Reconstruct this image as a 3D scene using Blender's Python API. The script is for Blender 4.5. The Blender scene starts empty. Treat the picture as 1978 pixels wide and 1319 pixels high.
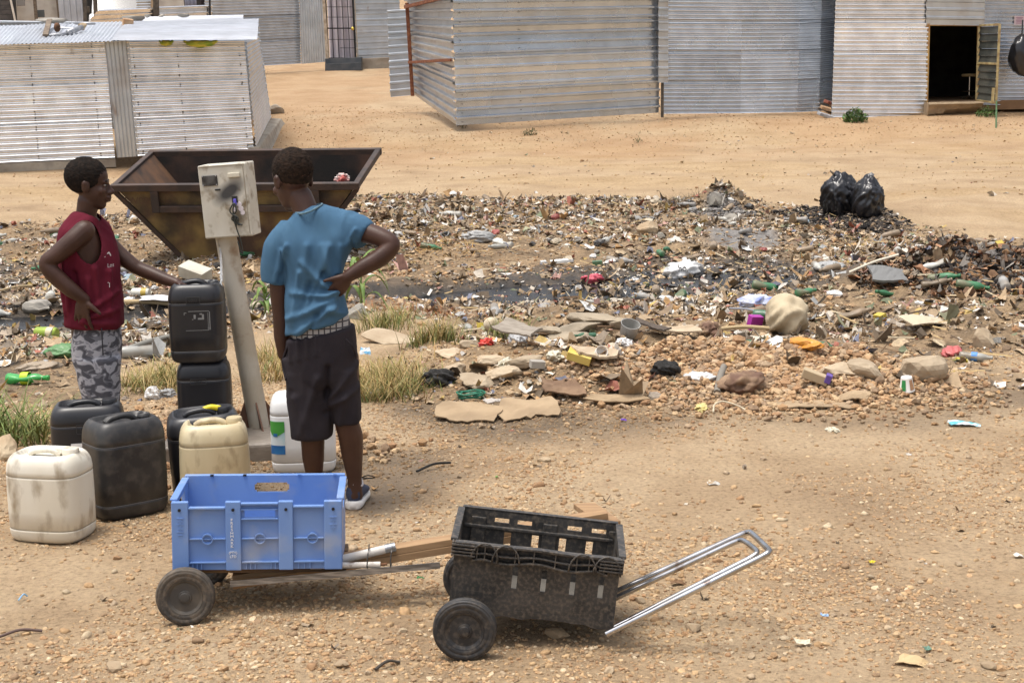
import bpy, bmesh, math, random
import numpy as np
from mathutils import Vector, Matrix, Euler
from mathutils.bvhtree import BVHTree
random.seed(7); RNG = np.random.default_rng(7)
R = math.radians
scene = bpy.context.scene
COL = scene.collection

# ---------------------------------------------------------------- camera, sky, sun, exposure
CAM_H, PITCH, ROLL, FPX = 1.92, R(9.9), R(1.0), 3150.0
cam_data = bpy.data.cameras.new('camera')
cam = bpy.data.objects.new('camera', cam_data); COL.objects.link(cam)
cam_data.sensor_width = 36.0; cam_data.lens = FPX / 1978 * 36.0
cam_data.clip_start = 0.05; cam_data.clip_end = 2000
CAM_M = Matrix.Rotation(R(90) - PITCH, 3, 'X') @ Matrix.Rotation(-ROLL, 3, 'Z')
cam.matrix_world = Matrix.Translation((0, 0, CAM_H)) @ CAM_M.to_4x4()
scene.camera = cam

SUN_EL, SUN_AZ = R(77), R(-112)      # azimuth from +Y towards +X: the sun stands almost overhead, a little to the left
world = bpy.data.worlds.new('World'); scene.world = world; world.use_nodes = True
wn = world.node_tree.nodes; bgn = wn['Background']
sky = wn.new('ShaderNodeTexSky'); sky.sky_type = 'NISHITA'; sky.sun_disc = False
sky.sun_elevation = SUN_EL; sky.sun_rotation = SUN_AZ; sky.dust_density = 6.0; sky.air_density = 1.0; sky.ozone_density = 0.6
hsv = wn.new('ShaderNodeHueSaturation'); hsv.inputs['Saturation'].default_value = 0.45     # thin white haze over the whole sky
world.node_tree.links.new(sky.outputs[0], hsv.inputs['Color']); world.node_tree.links.new(hsv.outputs[0], bgn.inputs[0]); bgn.inputs[1].default_value = 0.15
sun_d = bpy.data.lights.new('sun', 'SUN'); sun_d.energy = 1.2; sun_d.angle = R(12.0); sun_d.color = (1.0, 0.95, 0.87)
sun = bpy.data.objects.new('sun', sun_d); COL.objects.link(sun)
sdir = Vector((math.cos(SUN_EL)*math.sin(SUN_AZ), math.cos(SUN_EL)*math.cos(SUN_AZ), math.sin(SUN_EL)))
sun.rotation_euler = sdir.to_track_quat('Z', 'Y').to_euler(); sun.location = (0, 0, 30)
scene.view_settings.view_transform = 'Standard'; scene.view_settings.look = 'None'
scene.view_settings.exposure = 0.64; scene.view_settings.gamma = 1.0
scene.view_settings.use_curve_mapping = False
scene.cycles.max_bounces = 6; scene.cycles.use_denoising = True

# ---------------------------------------------------------------- design helpers: photograph point -> place
def ray(px, py):
    return (CAM_M @ Vector(((px - 989) / FPX, -(py - 659.5) / FPX, -1))).normalized()
def P(px, py, Y):                         # point at world depth Y
    d = ray(px, py); return Vector((0, 0, CAM_H)) + d * (Y / d.y)
def SC(Y, z=0.5):                         # source pixels per metre at that place
    zc = Y * math.cos(PITCH) + (CAM_H - z) * math.sin(PITCH); return FPX / zc

def vnoise(x, y, seed=0):
    x = np.asarray(x, float); y = np.asarray(y, float)
    xi = np.floor(x).astype(np.int64); yi = np.floor(y).astype(np.int64)
    xf = x - xi; yf = y - yi
    def h(a, b):
        n = (a * 374761393 + b * 668265263 + seed * 1442695041) & 0xFFFFFFFF
        n = ((n ^ (n >> 13)) * 1274126177) & 0xFFFFFFFF
        n = (n ^ (n >> 16)) & 0xFFFFFFFF
        return n / 4294967295.0
    u = xf*xf*(3-2*xf); v = yf*yf*(3-2*yf)
    return (h(xi,yi)*(1-u)+h(xi+1,yi)*u)*(1-v) + (h(xi,yi+1)*(1-u)+h(xi+1,yi+1)*u)*v
def fbm(x, y, seed=0, oct=4):
    s = 0; a = 0.5
    for i in range(oct):
        s = s + a * (vnoise(np.asarray(x)*2**i, np.asarray(y)*2**i, seed+i) - 0.5); a *= 0.5
    return s * 2
def smooth(a, b, t):
    t = np.clip((np.asarray(t, float) - a) / (b - a), 0, 1); return t*t*(3-2*t)

# ---------------------------------------------------------------- terrain height
_PY = [0, 9, 11, 13.2, 15, 17.5, 20, 22, 26, 30, 33, 36, 45, 53, 60, 80, 300]
_PZ = [0, 0, -.04, -.14, -.20, -.20, -.10, 0, .05, .14, .32, .55, 1.12, 1.66, 2.0, 3.6, 34.0]
def base_profile(y):
    s = 0
    for o in (-.9, -.45, 0, .45, .9): s = s + np.interp(np.asarray(y)+o, _PY, _PZ)
    return s / 5
MOUNDS = []      # (x, y, rx, ry, h)
# centre line of the black-water ditch
def ditch_d(x, y):
    cy = 14.9 + 0.35*np.sin(np.asarray(x)*0.9+0.5) + 0.06*np.asarray(x)
    cy = np.where(np.asarray(x) < -1.8, cy - 0.55*np.minimum(-1.8-np.asarray(x), 3.5), cy)
    w = 0.55 + 0.75*smooth(-.6, 1.6, x) + 0.25*smooth(-1.5, -3, x) - .95*smooth(2.7, 3.7, x)
    return np.abs(np.asarray(y)-cy)/np.maximum(w, .16)
def T(x, y):
    x = np.asarray(x, float); y = np.asarray(y, float)
    z = base_profile(y)
    z = z - 0.10*smooth(-3.5, -7, x)*smooth(26, 29, y)*smooth(40, 34, y)
    dump = smooth(10.5, 12.5, y)*smooth(23.5, 20.5, y)
    z = z + dump*(0.10*fbm(x*.9, y*.9, 11, 3) + .05*fbm(x*3.1, y*3.1, 13, 3))
    z = z - 0.13*smooth(1.25, .35, ditch_d(x, y))
    road = smooth(21, 23, y)
    z = z + road*0.10*fbm(x*.35, y*.35, 21, 3)
    near = smooth(11, 9, y)
    z = z + near*(0.018*fbm(x*1.1, y*1.1, 31, 2))
    if MOUNDS:
        mz = 0
        for (mx, my, rx, ry, h) in MOUNDS: mz = mz + h*np.exp(-1.4*(((x-mx)/rx)**2 + ((y-my)/ry)**2))
        z = z + mz*(1 + .5*fbm(x*4, y*4, 41, 2))
    return z
def Tz(x, y): return float(T(np.array([x]), np.array([y]))[0])
def G(px, py, lift=0.0):                  # where the line of sight meets the ground
    d = ray(px, py); o = Vector((0, 0, CAM_H))
    ts = np.geomspace(3.0, 120, 400); xs = d.x*ts; ys = d.y*ts; zs = CAM_H + d.z*ts
    below = np.nonzero(zs < T(xs, ys))[0]
    if len(below) == 0: return o + d*100
    i = below[0]; lo, hi = ts[max(i-1,0)], ts[i]
    for _ in range(2):
        tt = np.linspace(lo, hi, 25); bl_ = np.nonzero(CAM_H + d.z*tt < T(d.x*tt, d.y*tt))[0]; k = bl_[0] if len(bl_) else 24; lo, hi = tt[max(k-1,0)], tt[k]
    p = o + d*hi; p.z = Tz(p.x, p.y) + lift; return p
for (px, py, rx, ry, h) in [(1000, 735, .75, .7, .17), (1120, 650, .7, .55, .20), (1450, 730, .95, .5, .20), (1640, 735, .6, .45, .13), (1220, 720, .5, .5, .10),
                            (1880, 560, 1.5, 1.1, .42), (1975, 640, 1.0, .8, .22), (1395, 402, .42, .4, .24), (1430, 462, .8, .7, .10), (860, 690, .45, .5, .12),
                            (800, 400, 2.2, 1.2, .10), (1300, 420, 1.6, 1.2, .07), (720, 640, .7, .6, .10)]:
    g = G(px, py); MOUNDS.append((g.x, g.y, rx, ry, h))

# ---------------------------------------------------------------- materials
MATS = {}
def _new(name):
    m = bpy.data.materials.new(name); m.use_nodes = True
    nt = m.node_tree; b = nt.nodes['Principled BSDF']; return m, nt, b
def mat(name, c, rough=.6, metal=0.0, c2=None, scale=8.0, det=6, lo=.4, hi=.62, bump=0.0, bscale=60.0, spec=None, dirt=None, dirt_scale=3.0, dlo=.5, dhi=.75, trans=0.0, alpha=1.0, var=0.0, coat=0.0, stretch=None):
    if name in MATS: return MATS[name]
    m, nt, b = _new(name); L = nt.links
    tc = nt.nodes.new('ShaderNodeTexCoord'); src = tc.outputs['Object']
    if stretch:
        mp = nt.nodes.new('ShaderNodeMapping'); mp.inputs['Scale'].default_value = stretch; L.new(src, mp.inputs[0]); src = mp.outputs[0]
    col = None
    def rgb(cc):
        n = nt.nodes.new('ShaderNodeRGB'); n.outputs[0].default_value = (*cc, 1); return n.outputs[0]
    col = rgb(c)
    def mixn(a, bb, fac):
        n = nt.nodes.new('ShaderNodeMix'); n.data_type = 'RGBA'; L.new(fac, n.inputs[0]); L.new(a, n.inputs[6]); L.new(bb, n.inputs[7]); return n.outputs[2]
    def noisefac(sc, a, z, d=6):
        n = nt.nodes.new('ShaderNodeTexNoise'); n.inputs['Scale'].default_value = sc; n.inputs['Detail'].default_value = d; L.new(src, n.inputs['Vector'])
        r = nt.nodes.new('ShaderNodeMapRange'); r.inputs[1].default_value = a; r.inputs[2].default_value = z; L.new(n.outputs[0], r.inputs[0]); return r.outputs[0]
    if c2: col = mixn(col, rgb(c2), noisefac(scale, lo, hi, det))
    if dirt: col = mixn(col, rgb(dirt), noisefac(dirt_scale, dlo, dhi, 8))
    if var:
        oi = nt.nodes.new('ShaderNodeObjectInfo'); hs = nt.nodes.new('ShaderNodeHueSaturation')
        r = nt.nodes.new('ShaderNodeMapRange'); r.inputs[3].default_value = 1-var; r.inputs[4].default_value = 1+var
        L.new(oi.outputs['Random'], r.inputs[0]); L.new(r.outputs[0], hs.inputs['Value']); L.new(col, hs.inputs['Color']); col = hs.outputs[0]
    L.new(col, b.inputs['Base Color'])
    b.inputs['Roughness'].default_value = rough; b.inputs['Metallic'].default_value = metal
    if spec is not None: b.inputs['Specular IOR Level'].default_value = spec
    if trans: b.inputs['Transmission Weight'].default_value = trans
    if alpha < 1: b.inputs['Alpha'].default_value = alpha
    if coat: b.inputs['Coat Weight'].default_value = coat
    if bump:
        n = nt.nodes.new('ShaderNodeTexNoise'); n.inputs['Scale'].default_value = bscale; n.inputs['Detail'].default_value = 5; L.new(src, n.inputs['Vector'])
        bp = nt.nodes.new('ShaderNodeBump'); bp.inputs['Strength'].default_value = bump; bp.inputs['Distance'].default_value = .01; L.new(n.outputs[0], bp.inputs['Height']); L.new(bp.outputs[0], b.inputs['Normal'])
    MATS[name] = m; return m
def srgb(r, g, b): return tuple(((v/255)/12.92 if v/255 <= .04045 else ((v/255+.055)/1.055)**2.4) for v in (r, g, b))
def attr_mat(name, rough=.8, bump=0.0, bscale=80, nz=.25, nscale=25, metal=0, spec=.3):
    m, nt, b = _new(name); L = nt.links
    a = nt.nodes.new('ShaderNodeAttribute'); a.attribute_name = 'col'
    n = nt.nodes.new('ShaderNodeTexNoise'); n.inputs['Scale'].default_value = nscale; n.inputs['Detail'].default_value = 6
    tc = nt.nodes.new('ShaderNodeTexCoord'); L.new(tc.outputs['Object'], n.inputs['Vector'])
    r = nt.nodes.new('ShaderNodeMapRange'); r.inputs[1].default_value = .3; r.inputs[2].default_value = .7; r.inputs[3].default_value = 1-nz; r.inputs[4].default_value = 1+nz
    hs = nt.nodes.new('ShaderNodeHueSaturation'); L.new(n.outputs[0], r.inputs[0]); L.new(r.outputs[0], hs.inputs['Value']); L.new(a.outputs['Color'], hs.inputs['Color'])
    L.new(hs.outputs[0], b.inputs['Base Color']); b.inputs['Roughness'].default_value = rough; b.inputs['Metallic'].default_value = metal; b.inputs['Specular IOR Level'].default_value = spec
    if bump:
        bp = nt.nodes.new('ShaderNodeBump'); bp.inputs['Strength'].default_value = bump; bp.inputs['Distance'].default_value = .008
        n2 = nt.nodes.new('ShaderNodeTexNoise'); n2.inputs['Scale'].default_value = bscale; n2.inputs['Detail'].default_value = 6; L.new(tc.outputs['Object'], n2.inputs['Vector'])
        L.new(n2.outputs[0], bp.inputs['Height']); L.new(bp.outputs[0], b.inputs['Normal'])
    MATS[name] = m; return m

# ---------------------------------------------------------------- mesh helpers
def tag(o, label=None, cat=None, group=None, kind=None):
    if label: o['label'] = label
    if cat: o['category'] = cat
    if group: o['group'] = group
    if kind: o['kind'] = kind
    return o
def empty(name, loc=(0,0,0), rz=0, label=None, cat=None, group=None):
    o = bpy.data.objects.new(name, None); COL.objects.link(o); o.location = loc; o.rotation_euler = (0, 0, rz); o.empty_display_size = .1
    return tag(o, label, cat, group)
def link(name, me, material=None, parent=None, smooth_=False):
    o = bpy.data.objects.new(name, me); COL.objects.link(o)
    if material is not None:
        me.materials.clear(); me.materials.append(material)
    if parent is not None: o.parent = parent
    if smooth_: me.polygons.foreach_set('use_smooth', [True]*len(me.polygons))
    return o
class MB:
    def __init__(s): s.v = []; s.f = []
    def add(s, vs, fs):
        b = len(s.v); s.v.extend([tuple(v) for v in vs]); s.f.extend([tuple(i+b for i in f) for f in fs]); return s
    def box(s, c, d, rot=None):
        hx, hy, hz = d[0]/2, d[1]/2, d[2]/2; M = rot.to_matrix() if isinstance(rot, Euler) else (rot if rot is not None else Matrix.Identity(3))
        vs = [Vector(c) + M @ Vector((x*hx, y*hy, z*hz)) for z in (-1,1) for y in (-1,1) for x in (-1,1)]
        return s.add(vs, [(0,2,3,1),(4,5,7,6),(0,1,5,4),(2,6,7,3),(0,4,6,2),(1,3,7,5)])
    def bar(s, a, b, w, h, up=(0,0,1)):
        a = Vector(a); b = Vector(b); d = (b-a); x = d.normalized(); u = Vector(up); y = u.cross(x)
        if y.length < 1e-5: y = Vector((1,0,0)).cross(x)
        y.normalize(); z = x.cross(y); M = Matrix((x, y, z)).transposed()
        return s.box((a+b)/2, (d.length, w, h), M)
    def hexa(s, p):   # 8 corner points, bottom 4 ccw then top 4
        return s.add(p, [(3,2,1,0),(4,5,6,7),(0,1,5,4),(1,2,6,5),(2,3,7,6),(3,0,4,7)])
    def tube(s, pts, r, n=10, cap=True):
        pts = [Vector(p) for p in pts]; rs = r if isinstance(r, (list, tuple)) else [r]*len(pts)
        b = len(s.v); T0 = (pts[1]-pts[0]).normalized(); N = T0.orthogonal().normalized()
        for i, p in enumerate(pts):
            t = (pts[min(i+1, len(pts)-1)] - pts[max(i-1, 0)]).normalized(); N = (N - t*N.dot(t)).normalized(); B = t.cross(N)
            for k in range(n):
                a = 2*math.pi*k/n; s.v.append(tuple(p + (N*math.cos(a)+B*math.sin(a))*rs[i]))
        for i in range(len(pts)-1):
            for k in range(n):
                k2 = (k+1) % n; s.f.append((b+i*n+k, b+i*n+k2, b+(i+1)*n+k2, b+(i+1)*n+k))
        if cap:
            s.f.append(tuple(b+k for k in reversed(range(n)))); e = b+(len(pts)-1)*n; s.f.append(tuple(e+k for k in range(n)))
        return s
    def rings(s, rings, cap0=True, cap1=True):     # list of equal length closed rings
        b = len(s.v); n = len(rings[0])
        for r in rings: s.v.extend([tuple(p) for p in r])
        for i in range(len(rings)-1):
            for k in range(n):
                k2 = (k+1) % n; s.f.append((b+i*n+k, b+i*n+k2, b+(i+1)*n+k2, b+(i+1)*n+k))
        if cap0: s.f.append(tuple(b+k for k in reversed(range(n))))
        if cap1: e = b+(len(rings)-1)*n; s.f.append(tuple(e+k for k in range(n)))
        return s
    def lathe(s, prof, n=32, M=None, cap0=True, cap1=True):   # profile of (r, z) about z
        M = M or Matrix.Identity(4); rs = []
        for (r, z) in prof: rs.append([M @ Vector((r*math.cos(2*math.pi*k/n), r*math.sin(2*math.pi*k/n), z)) for k in range(n)])
        return s.rings(rs, cap0, cap1)
    def prism(s, poly, h0, h1, M=None):      # polygon in xy, extruded in z
        M = M or Matrix.Identity(4); n = len(poly)
        vs = [M @ Vector((x, y, h0)) for x, y in poly] + [M @ Vector((x, y, h1)) for x, y in poly]
        return s.add(vs, [tuple(reversed(range(n))), tuple(range(n, 2*n))] + [(k, (k+1) % n, n+(k+1) % n, n+k) for k in range(n)])
    def ell(s, c, r, M=None, n=16, m=10):
        M = M or Matrix.Identity(3); rings = []
        for i in range(1, m):
            a = math.pi*i/m; rings.append([Vector(c) + M @ Vector((r[0]*math.sin(a)*math.cos(2*math.pi*k/n), r[1]*math.sin(a)*math.sin(2*math.pi*k/n), -r[2]*math.cos(a))) for k in range(n)])
        return s.rings(rings)
    def build(s, name, material, parent=None, smooth_=False, bevel=0, seg=2, auto=None):
        me = bpy.data.meshes.new(name); me.from_pydata(s.v, [], s.f)
        o = link(name, me, material, parent, smooth_)
        if bevel:
            m = o.modifiers.new('bevel', 'BEVEL'); m.width = bevel; m.segments = seg; m.limit_method = 'ANGLE'; m.angle_limit = R(35)
        if auto: me.set_sharp_from_angle(angle=R(auto))
        return o
def np_mesh(name, V, F, cols=None, material=None, smooth_=True, parent=None):   # F: (n, k) array
    me = bpy.data.meshes.new(name); V = np.asarray(V, np.float32); F = np.asarray(F, np.int32); k = F.shape[1]
    me.vertices.add(len(V)); me.vertices.foreach_set('co', V.ravel())
    me.loops.add(F.size); me.loops.foreach_set('vertex_index', F.ravel())
    me.polygons.add(len(F)); me.polygons.foreach_set('loop_start', np.arange(0, F.size, k, dtype=np.int32)); me.polygons.foreach_set('loop_total', np.full(len(F), k, np.int32))
    me.polygons.foreach_set('use_smooth', np.full(len(F), smooth_, bool))
    if cols is not None:
        a = me.attributes.new('col', 'FLOAT_COLOR', 'POINT'); c = np.ones((len(V), 4), np.float32); c[:, :3] = cols[:, :3]; a.data.foreach_set('color', c.ravel())
    me.update(); me.validate()
    o = bpy.data.objects.new(name, me); COL.objects.link(o)
    if material: me.materials.append(material)
    if parent: o.parent = parent
    return o
def copy_tree(o, parent=None):
    c = o.copy(); COL.objects.link(c); c.parent = parent
    for ch in list(o.children): copy_tree(ch, c)
    return c
def spline(pts, n=6):
    pts = [Vector(p) for p in pts]; out = []
    q = [pts[0]*2-pts[1]] + pts + [pts[-1]*2-pts[-2]]
    for i in range(len(pts)-1):
        p0, p1, p2, p3 = q[i:i+4]
        for k in range(n):
            t = k/n; out.append(.5*((2*p1)+(p2-p0)*t+(2*p0-5*p1+4*p2-p3)*t*t+(3*p1-p0-3*p2+p3)*t**3))
    out.append(pts[-1]); return out
def text_mesh(txt, size, extrude=.0005):
    cu = bpy.data.curves.new('lettering', 'FONT'); cu.body = txt; cu.size = size; cu.extrude = extrude; cu.align_x = 'CENTER'; cu.align_y = 'CENTER'; cu.resolution_u = 3
    o = bpy.data.objects.new('lettering', cu); COL.objects.link(o)
    dg = bpy.context.evaluated_depsgraph_get(); me = bpy.data.meshes.new_from_object(o.evaluated_get(dg)); bpy.data.objects.remove(o); bpy.data.curves.remove(cu)
    return me
def frame_M(o, x, y):     # matrix with given origin and x, y axes
    x = Vector(x).normalized(); y = Vector(y); z = x.cross(y).normalized(); y = z.cross(x)
    M = Matrix((x, y, z)).transposed().to_4x4(); M.translation = Vector(o); return M
# ================================================================ GROUND
def poly_px(pts): return np.array([[*G(px, py).xy] for px, py in pts])
def in_poly(x, y, poly):
    x = np.asarray(x, float); y = np.asarray(y, float); c = np.zeros(x.shape, bool); n = len(poly); j = n-1
    for i in range(n):
        xi, yi = poly[i]; xj, yj = poly[j]
        c ^= ((yi > y) != (yj > y)) & (x < (xj-xi)*(y-yi)/(yj-yi+1e-12)+xi); j = i
    return c
def poly_dist(x, y, poly):   # signed: positive inside
    x = np.asarray(x, float); y = np.asarray(y, float); d = np.full(x.shape, 1e9); n = len(poly)
    for i in range(n):
        a = poly[i]; b = poly[(i+1) % n]; e = b-a; t = np.clip(((x-a[0])*e[0]+(y-a[1])*e[1])/(e@e+1e-12), 0, 1)
        d = np.minimum(d, np.hypot(x-a[0]-t*e[0], y-a[1]-t*e[1]))
    return np.where(in_poly(x, y, poly), d, -d)
TRASH = poly_px([(-500, 470), (-200, 450), (0, 438), (100, 430), (240, 415), (420, 392), (600, 382), (760, 374), (900, 381), (1100, 380), (1300, 386), (1500, 396), (1640, 408), (1740, 425), (1840, 448), (1978, 478), (2200, 500),
                 (2400, 640), (1978, 700), (1900, 745), (1700, 780), (1500, 785), (1250, 795), (1100, 832), (860, 832), (795, 770), (840, 650), (760, 590), (600, 640), (480, 640), (300, 720), (250, 800), (100, 800), (-200, 800), (-600, 700)])
DAMP = poly_px([(760, 700), (830, 770), (1250, 790), (1700, 790), (1978, 720), (2200, 700), (2200, 780), (1978, 800), (1900, 840), (1700, 840), (1450, 830), (1250, 850), (1000, 860), (800, 850), (700, 800)])
TAPWET = poly_px([(300, 940), (420, 985), (560, 965), (720, 1000), (880, 920), (860, 870), (700, 850), (560, 880), (420, 880), (330, 900)])
MUD = poly_px([(-250,520),(0,490),(130,505),(345,560),(360,650),(230,700),(190,760),(60,780),(-250,800)])
BURN = poly_px([(1490, 412), (1560, 400), (1640, 398), (1720, 415), (1800, 445), (1700, 455), (1560, 440)])
BURN2 = poly_px([(1800, 520), (1860, 495), (1978, 490), (2050, 540), (1978, 560), (1850, 570)])
ASH = poly_px([(1355, 450), (1400, 435), (1480, 440), (1520, 470), (1440, 490), (1370, 480)])
ASH2 = poly_px([(1340, 412), (1370, 385), (1405, 375), (1440, 400), (1450, 415), (1390, 420)])
ys = np.concatenate([-np.geomspace(1, 320, 26)[::-1], np.linspace(0, 3.2, 12, endpoint=False), 3.2*np.exp(np.arange(0, 560)*0.0050), np.geomspace(54, 400, 40)])
xd = np.arange(-3.3, 3.3, 0.03); ext = 3.3 + np.cumsum(0.035*1.045**np.arange(0, 112)); ext = ext[ext < 300]
xs = np.concatenate([-ext[::-1], xd, ext])
GX, GY = np.meshgrid(xs, ys); GZ = T(GX, GY)
fine = smooth(26, 8, GY)
GZ += fine*(0.010*fbm(GX*6, GY*6, 51, 3) + .006*fbm(GX*20, GY*20, 57, 2))
dtr = poly_dist(GX, GY, TRASH)
GZ += smooth(-.1, .5, dtr)*(.035*fbm(GX*5, GY*5, 61, 3))
nr, nc = GX.shape
idx = np.arange(nr*nc).reshape(nr, nc)
F = np.stack([idx[:-1,:-1], idx[:-1,1:], idx[1:,1:], idx[1:,:-1]], -1).reshape(-1, 4)
V = np.stack([GX, GY, GZ], -1).reshape(-1, 3)
# masks in the colour attribute: r = litter ground, g = wet, b = pale trodden road ; second attribute: burnt, ash, gravelly
wob = fbm(GX*1.7, GY*1.7, 71, 4)
trash_m = smooth(-.25, .45, dtr + .5*wob)
wet_m = np.maximum.reduce([.80*smooth(-.1,.5,poly_dist(GX,GY,MUD)+.5*wob)*smooth(-.12,.12,fbm(GX*1.1,GY*1.6,73,3)+.04), smooth(1.75, 1.0, ditch_d(GX, GY)+.45*wob), .42*smooth(-.15, .45, poly_dist(GX, GY, DAMP)+.25*wob), .55*smooth(-.1, .2, poly_dist(GX, GY, TAPWET)+.2*wob)])
road_m = smooth(-.5, -2.2, dtr)*smooth(15, 19, GY)*smooth(0, .25, .12+fbm(GX*.5, GY*1.2, 81, 3))*smooth(36, 30, GY)
burn_m = np.maximum(smooth(-.15, .3, poly_dist(GX, GY, BURN)+.3*wob), smooth(-.15, .3, poly_dist(GX, GY, BURN2)+.4*wob))
ash_m = np.maximum(smooth(-.1, .2, poly_dist(GX, GY, ASH)+.25*wob), smooth(-.1, .15, poly_dist(GX, GY, ASH2)+.1*wob))
grav_m = .55*smooth(25, 32, GY + 4*fbm(GX*.3, GY*.3, 91, 3))*smooth(-.35, .25, fbm(GX*.45, GY*.45, 93, 4)+.12)
cols = np.stack([trash_m, wet_m, road_m], -1).reshape(-1, 3)
def ground_mat():
    m, nt, b = _new('earth'); L = nt.links; N = nt.nodes
    def attr(nm):
        a = N.new('ShaderNodeAttribute'); a.attribute_name = nm; s = N.new('ShaderNodeSeparateColor'); L.new(a.outputs['Color'], s.inputs[0]); return s.outputs
    A = attr('col'); B = attr('col2')
    tc = N.new('ShaderNodeTexCoord'); src = tc.outputs['Object']
    def noise(sc, d=8, st=None, rough=.6):
        n = N.new('ShaderNodeTexNoise'); n.inputs['Scale'].default_value = sc; n.inputs['Detail'].default_value = d; n.inputs['Roughness'].default_value = rough
        if st:
            mp = N.new('ShaderNodeMapping'); mp.inputs['Scale'].default_value = st; L.new(src, mp.inputs[0]); L.new(mp.outputs[0], n.inputs['Vector'])
        else: L.new(src, n.inputs['Vector'])
        return n.outputs[0]
    def ramp(f, stops):
        r = N.new('ShaderNodeValToRGB'); L.new(f, r.inputs[0]); e = r.color_ramp.elements
        while len(e) < len(stops): e.new(.5)
        for i, (p, c) in enumerate(stops): e[i].position = p; e[i].color = (*c, 1)
        return r.outputs[0]
    def mix(f, a, c, mode='MIX'):
        n = N.new('ShaderNodeMix'); n.data_type = 'RGBA'; n.blend_type = mode
        if isinstance(f, float): n.inputs[0].default_value = f
        else: L.new(f, n.inputs[0])
        L.new(a, n.inputs[6]); L.new(c, n.inputs[7]); return n.outputs[2]
    base = ramp(noise(1.1, 10), [(.30, (.285, .198, .118)), (.47, (.365, .262, .158)), (.60, (.42, .312, .195)), (.75, (.31, .216, .128))])
    spk = ramp(noise(42, 8, None, .75), [(.32, (.40, .36, .32)), (.50, (1, 1, 1)), (.68, (1.28, 1.25, 1.2))])
    base = mix(.75, base, spk, 'MULTIPLY')
    trash = ramp(noise(3.3, 10, None, .7), [(.30, (.10, .074, .048)), (.45, (.215, .152, .092)), (.58, (.31, .218, .128)), (.72, (.36, .268, .172))])
    trash = mix(.8, trash, ramp(noise(30, 8, None, .8), [(.34, (.35, .32, .30)), (.52, (1, 1, 1)), (.66, (1.3, 1.27, 1.2))]), 'MULTIPLY')
    road = ramp(noise(1.3, 10, (.8, 1.3, 1), .62), [(.32, (.315, .215, .115)), (.5, (.385, .274, .155)), (.66, (.435, .318, .19))])
    road = mix(1.0, road, ramp(noise(22, 8, None, .75), [(.34, (.55, .5, .45)), (.5, (1, 1, 1)), (.7, (1.15, 1.13, 1.1))]), 'MULTIPLY')
    c = mix(A[2], base, road); c = mix(A[0], c, trash)
    og = ramp(noise(.55, 6, None, .6), [(.42, (.34, .205, .105)), (.62, (.40, .26, .145))]); og = mix(.7, og, spk, 'MULTIPLY')
    c = mix(B[2], c, og)
    wetc = ramp(noise(5, 8), [(.35, (.030, .026, .022)), (.55, (.075, .06, .045)), (.7, (.14, .10, .065))])
    c = mix(A[1], c, wetc)
    c = mix(B[0], c, ramp(noise(9, 8), [(.4, (.012, .011, .010)), (.6, (.05, .042, .036)), (.72, (.16, .12, .09))]))
    c = mix(B[1], c, ramp(noise(9, 8), [(.35, (.13, .12, .11)), (.6, (.24, .225, .21))]))
    L.new(c, b.inputs['Base Color'])
    rr = N.new('ShaderNodeMapRange'); rr.inputs[3].default_value = .95; rr.inputs[4].default_value = .42; L.new(A[1], rr.inputs[0]); L.new(rr.outputs[0], b.inputs['Roughness'])
    b.inputs['Specular IOR Level'].default_value = .25
    bp = N.new('ShaderNodeBump'); bp.inputs['Strength'].default_value = .9; bp.inputs['Distance'].default_value = .02; L.new(noise(26, 9, None, .7), bp.inputs['Height'])
    bp2 = N.new('ShaderNodeBump'); bp2.inputs['Strength'].default_value = .8; bp2.inputs['Distance'].default_value = .006; L.new(noise(120, 5, None, .7), bp2.inputs['Height']); L.new(bp.outputs[0], bp2.inputs['Normal'])
    L.new(bp2.outputs[0], b.inputs['Normal']); return m
ground = np_mesh('ground', V, F, cols, ground_mat(), True); tag(ground, kind='structure')
a2 = ground.data.attributes.new('col2', 'FLOAT_COLOR', 'POINT'); c2 = np.ones((nr*nc, 4), np.float32); c2[:, 0] = burn_m.ravel(); c2[:, 1] = ash_m.ravel(); c2[:, 2] = grav_m.ravel(); a2.data.foreach_set('color', c2.ravel())
# black water standing in the ditch
wm, nt, b = _new('ditch_water'); b.inputs['Base Color'].default_value = (.020, .020, .021, 1); b.inputs['Roughness'].default_value = .26; b.inputs['IOR'].default_value = 1.25
n = nt.nodes.new('ShaderNodeTexNoise'); n.inputs['Scale'].default_value = 7; bp = nt.nodes.new('ShaderNodeBump'); bp.inputs['Strength'].default_value = .4; bp.inputs['Distance'].default_value = .012
tcw = nt.nodes.new('ShaderNodeTexCoord'); nt.links.new(tcw.outputs['Object'], n.inputs['Vector']); nt.links.new(n.outputs[0], bp.inputs['Height']); nt.links.new(bp.outputs[0], b.inputs['Normal'])
wx = np.linspace(-9, 9, 90); wy = np.linspace(-2.6, 2.6, 20); WV = []
for x in wx:
    cy = 14.9 + 0.35*math.sin(x*0.9+0.5) + 0.06*x - (0.55*min(-1.8-x, 3.5) if x < -1.8 else 0)
    for d in wy: WV.append((x, cy+d, -.268 + .035*smooth(-1.5, -4, x)))
WF = [[i*20+j, (i+1)*20+j, (i+1)*20+j+1, i*20+j+1] for i in range(89) for j in range(19)]
water = np_mesh('water', WV, WF, None, wm); tag(water, kind='structure')
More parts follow.
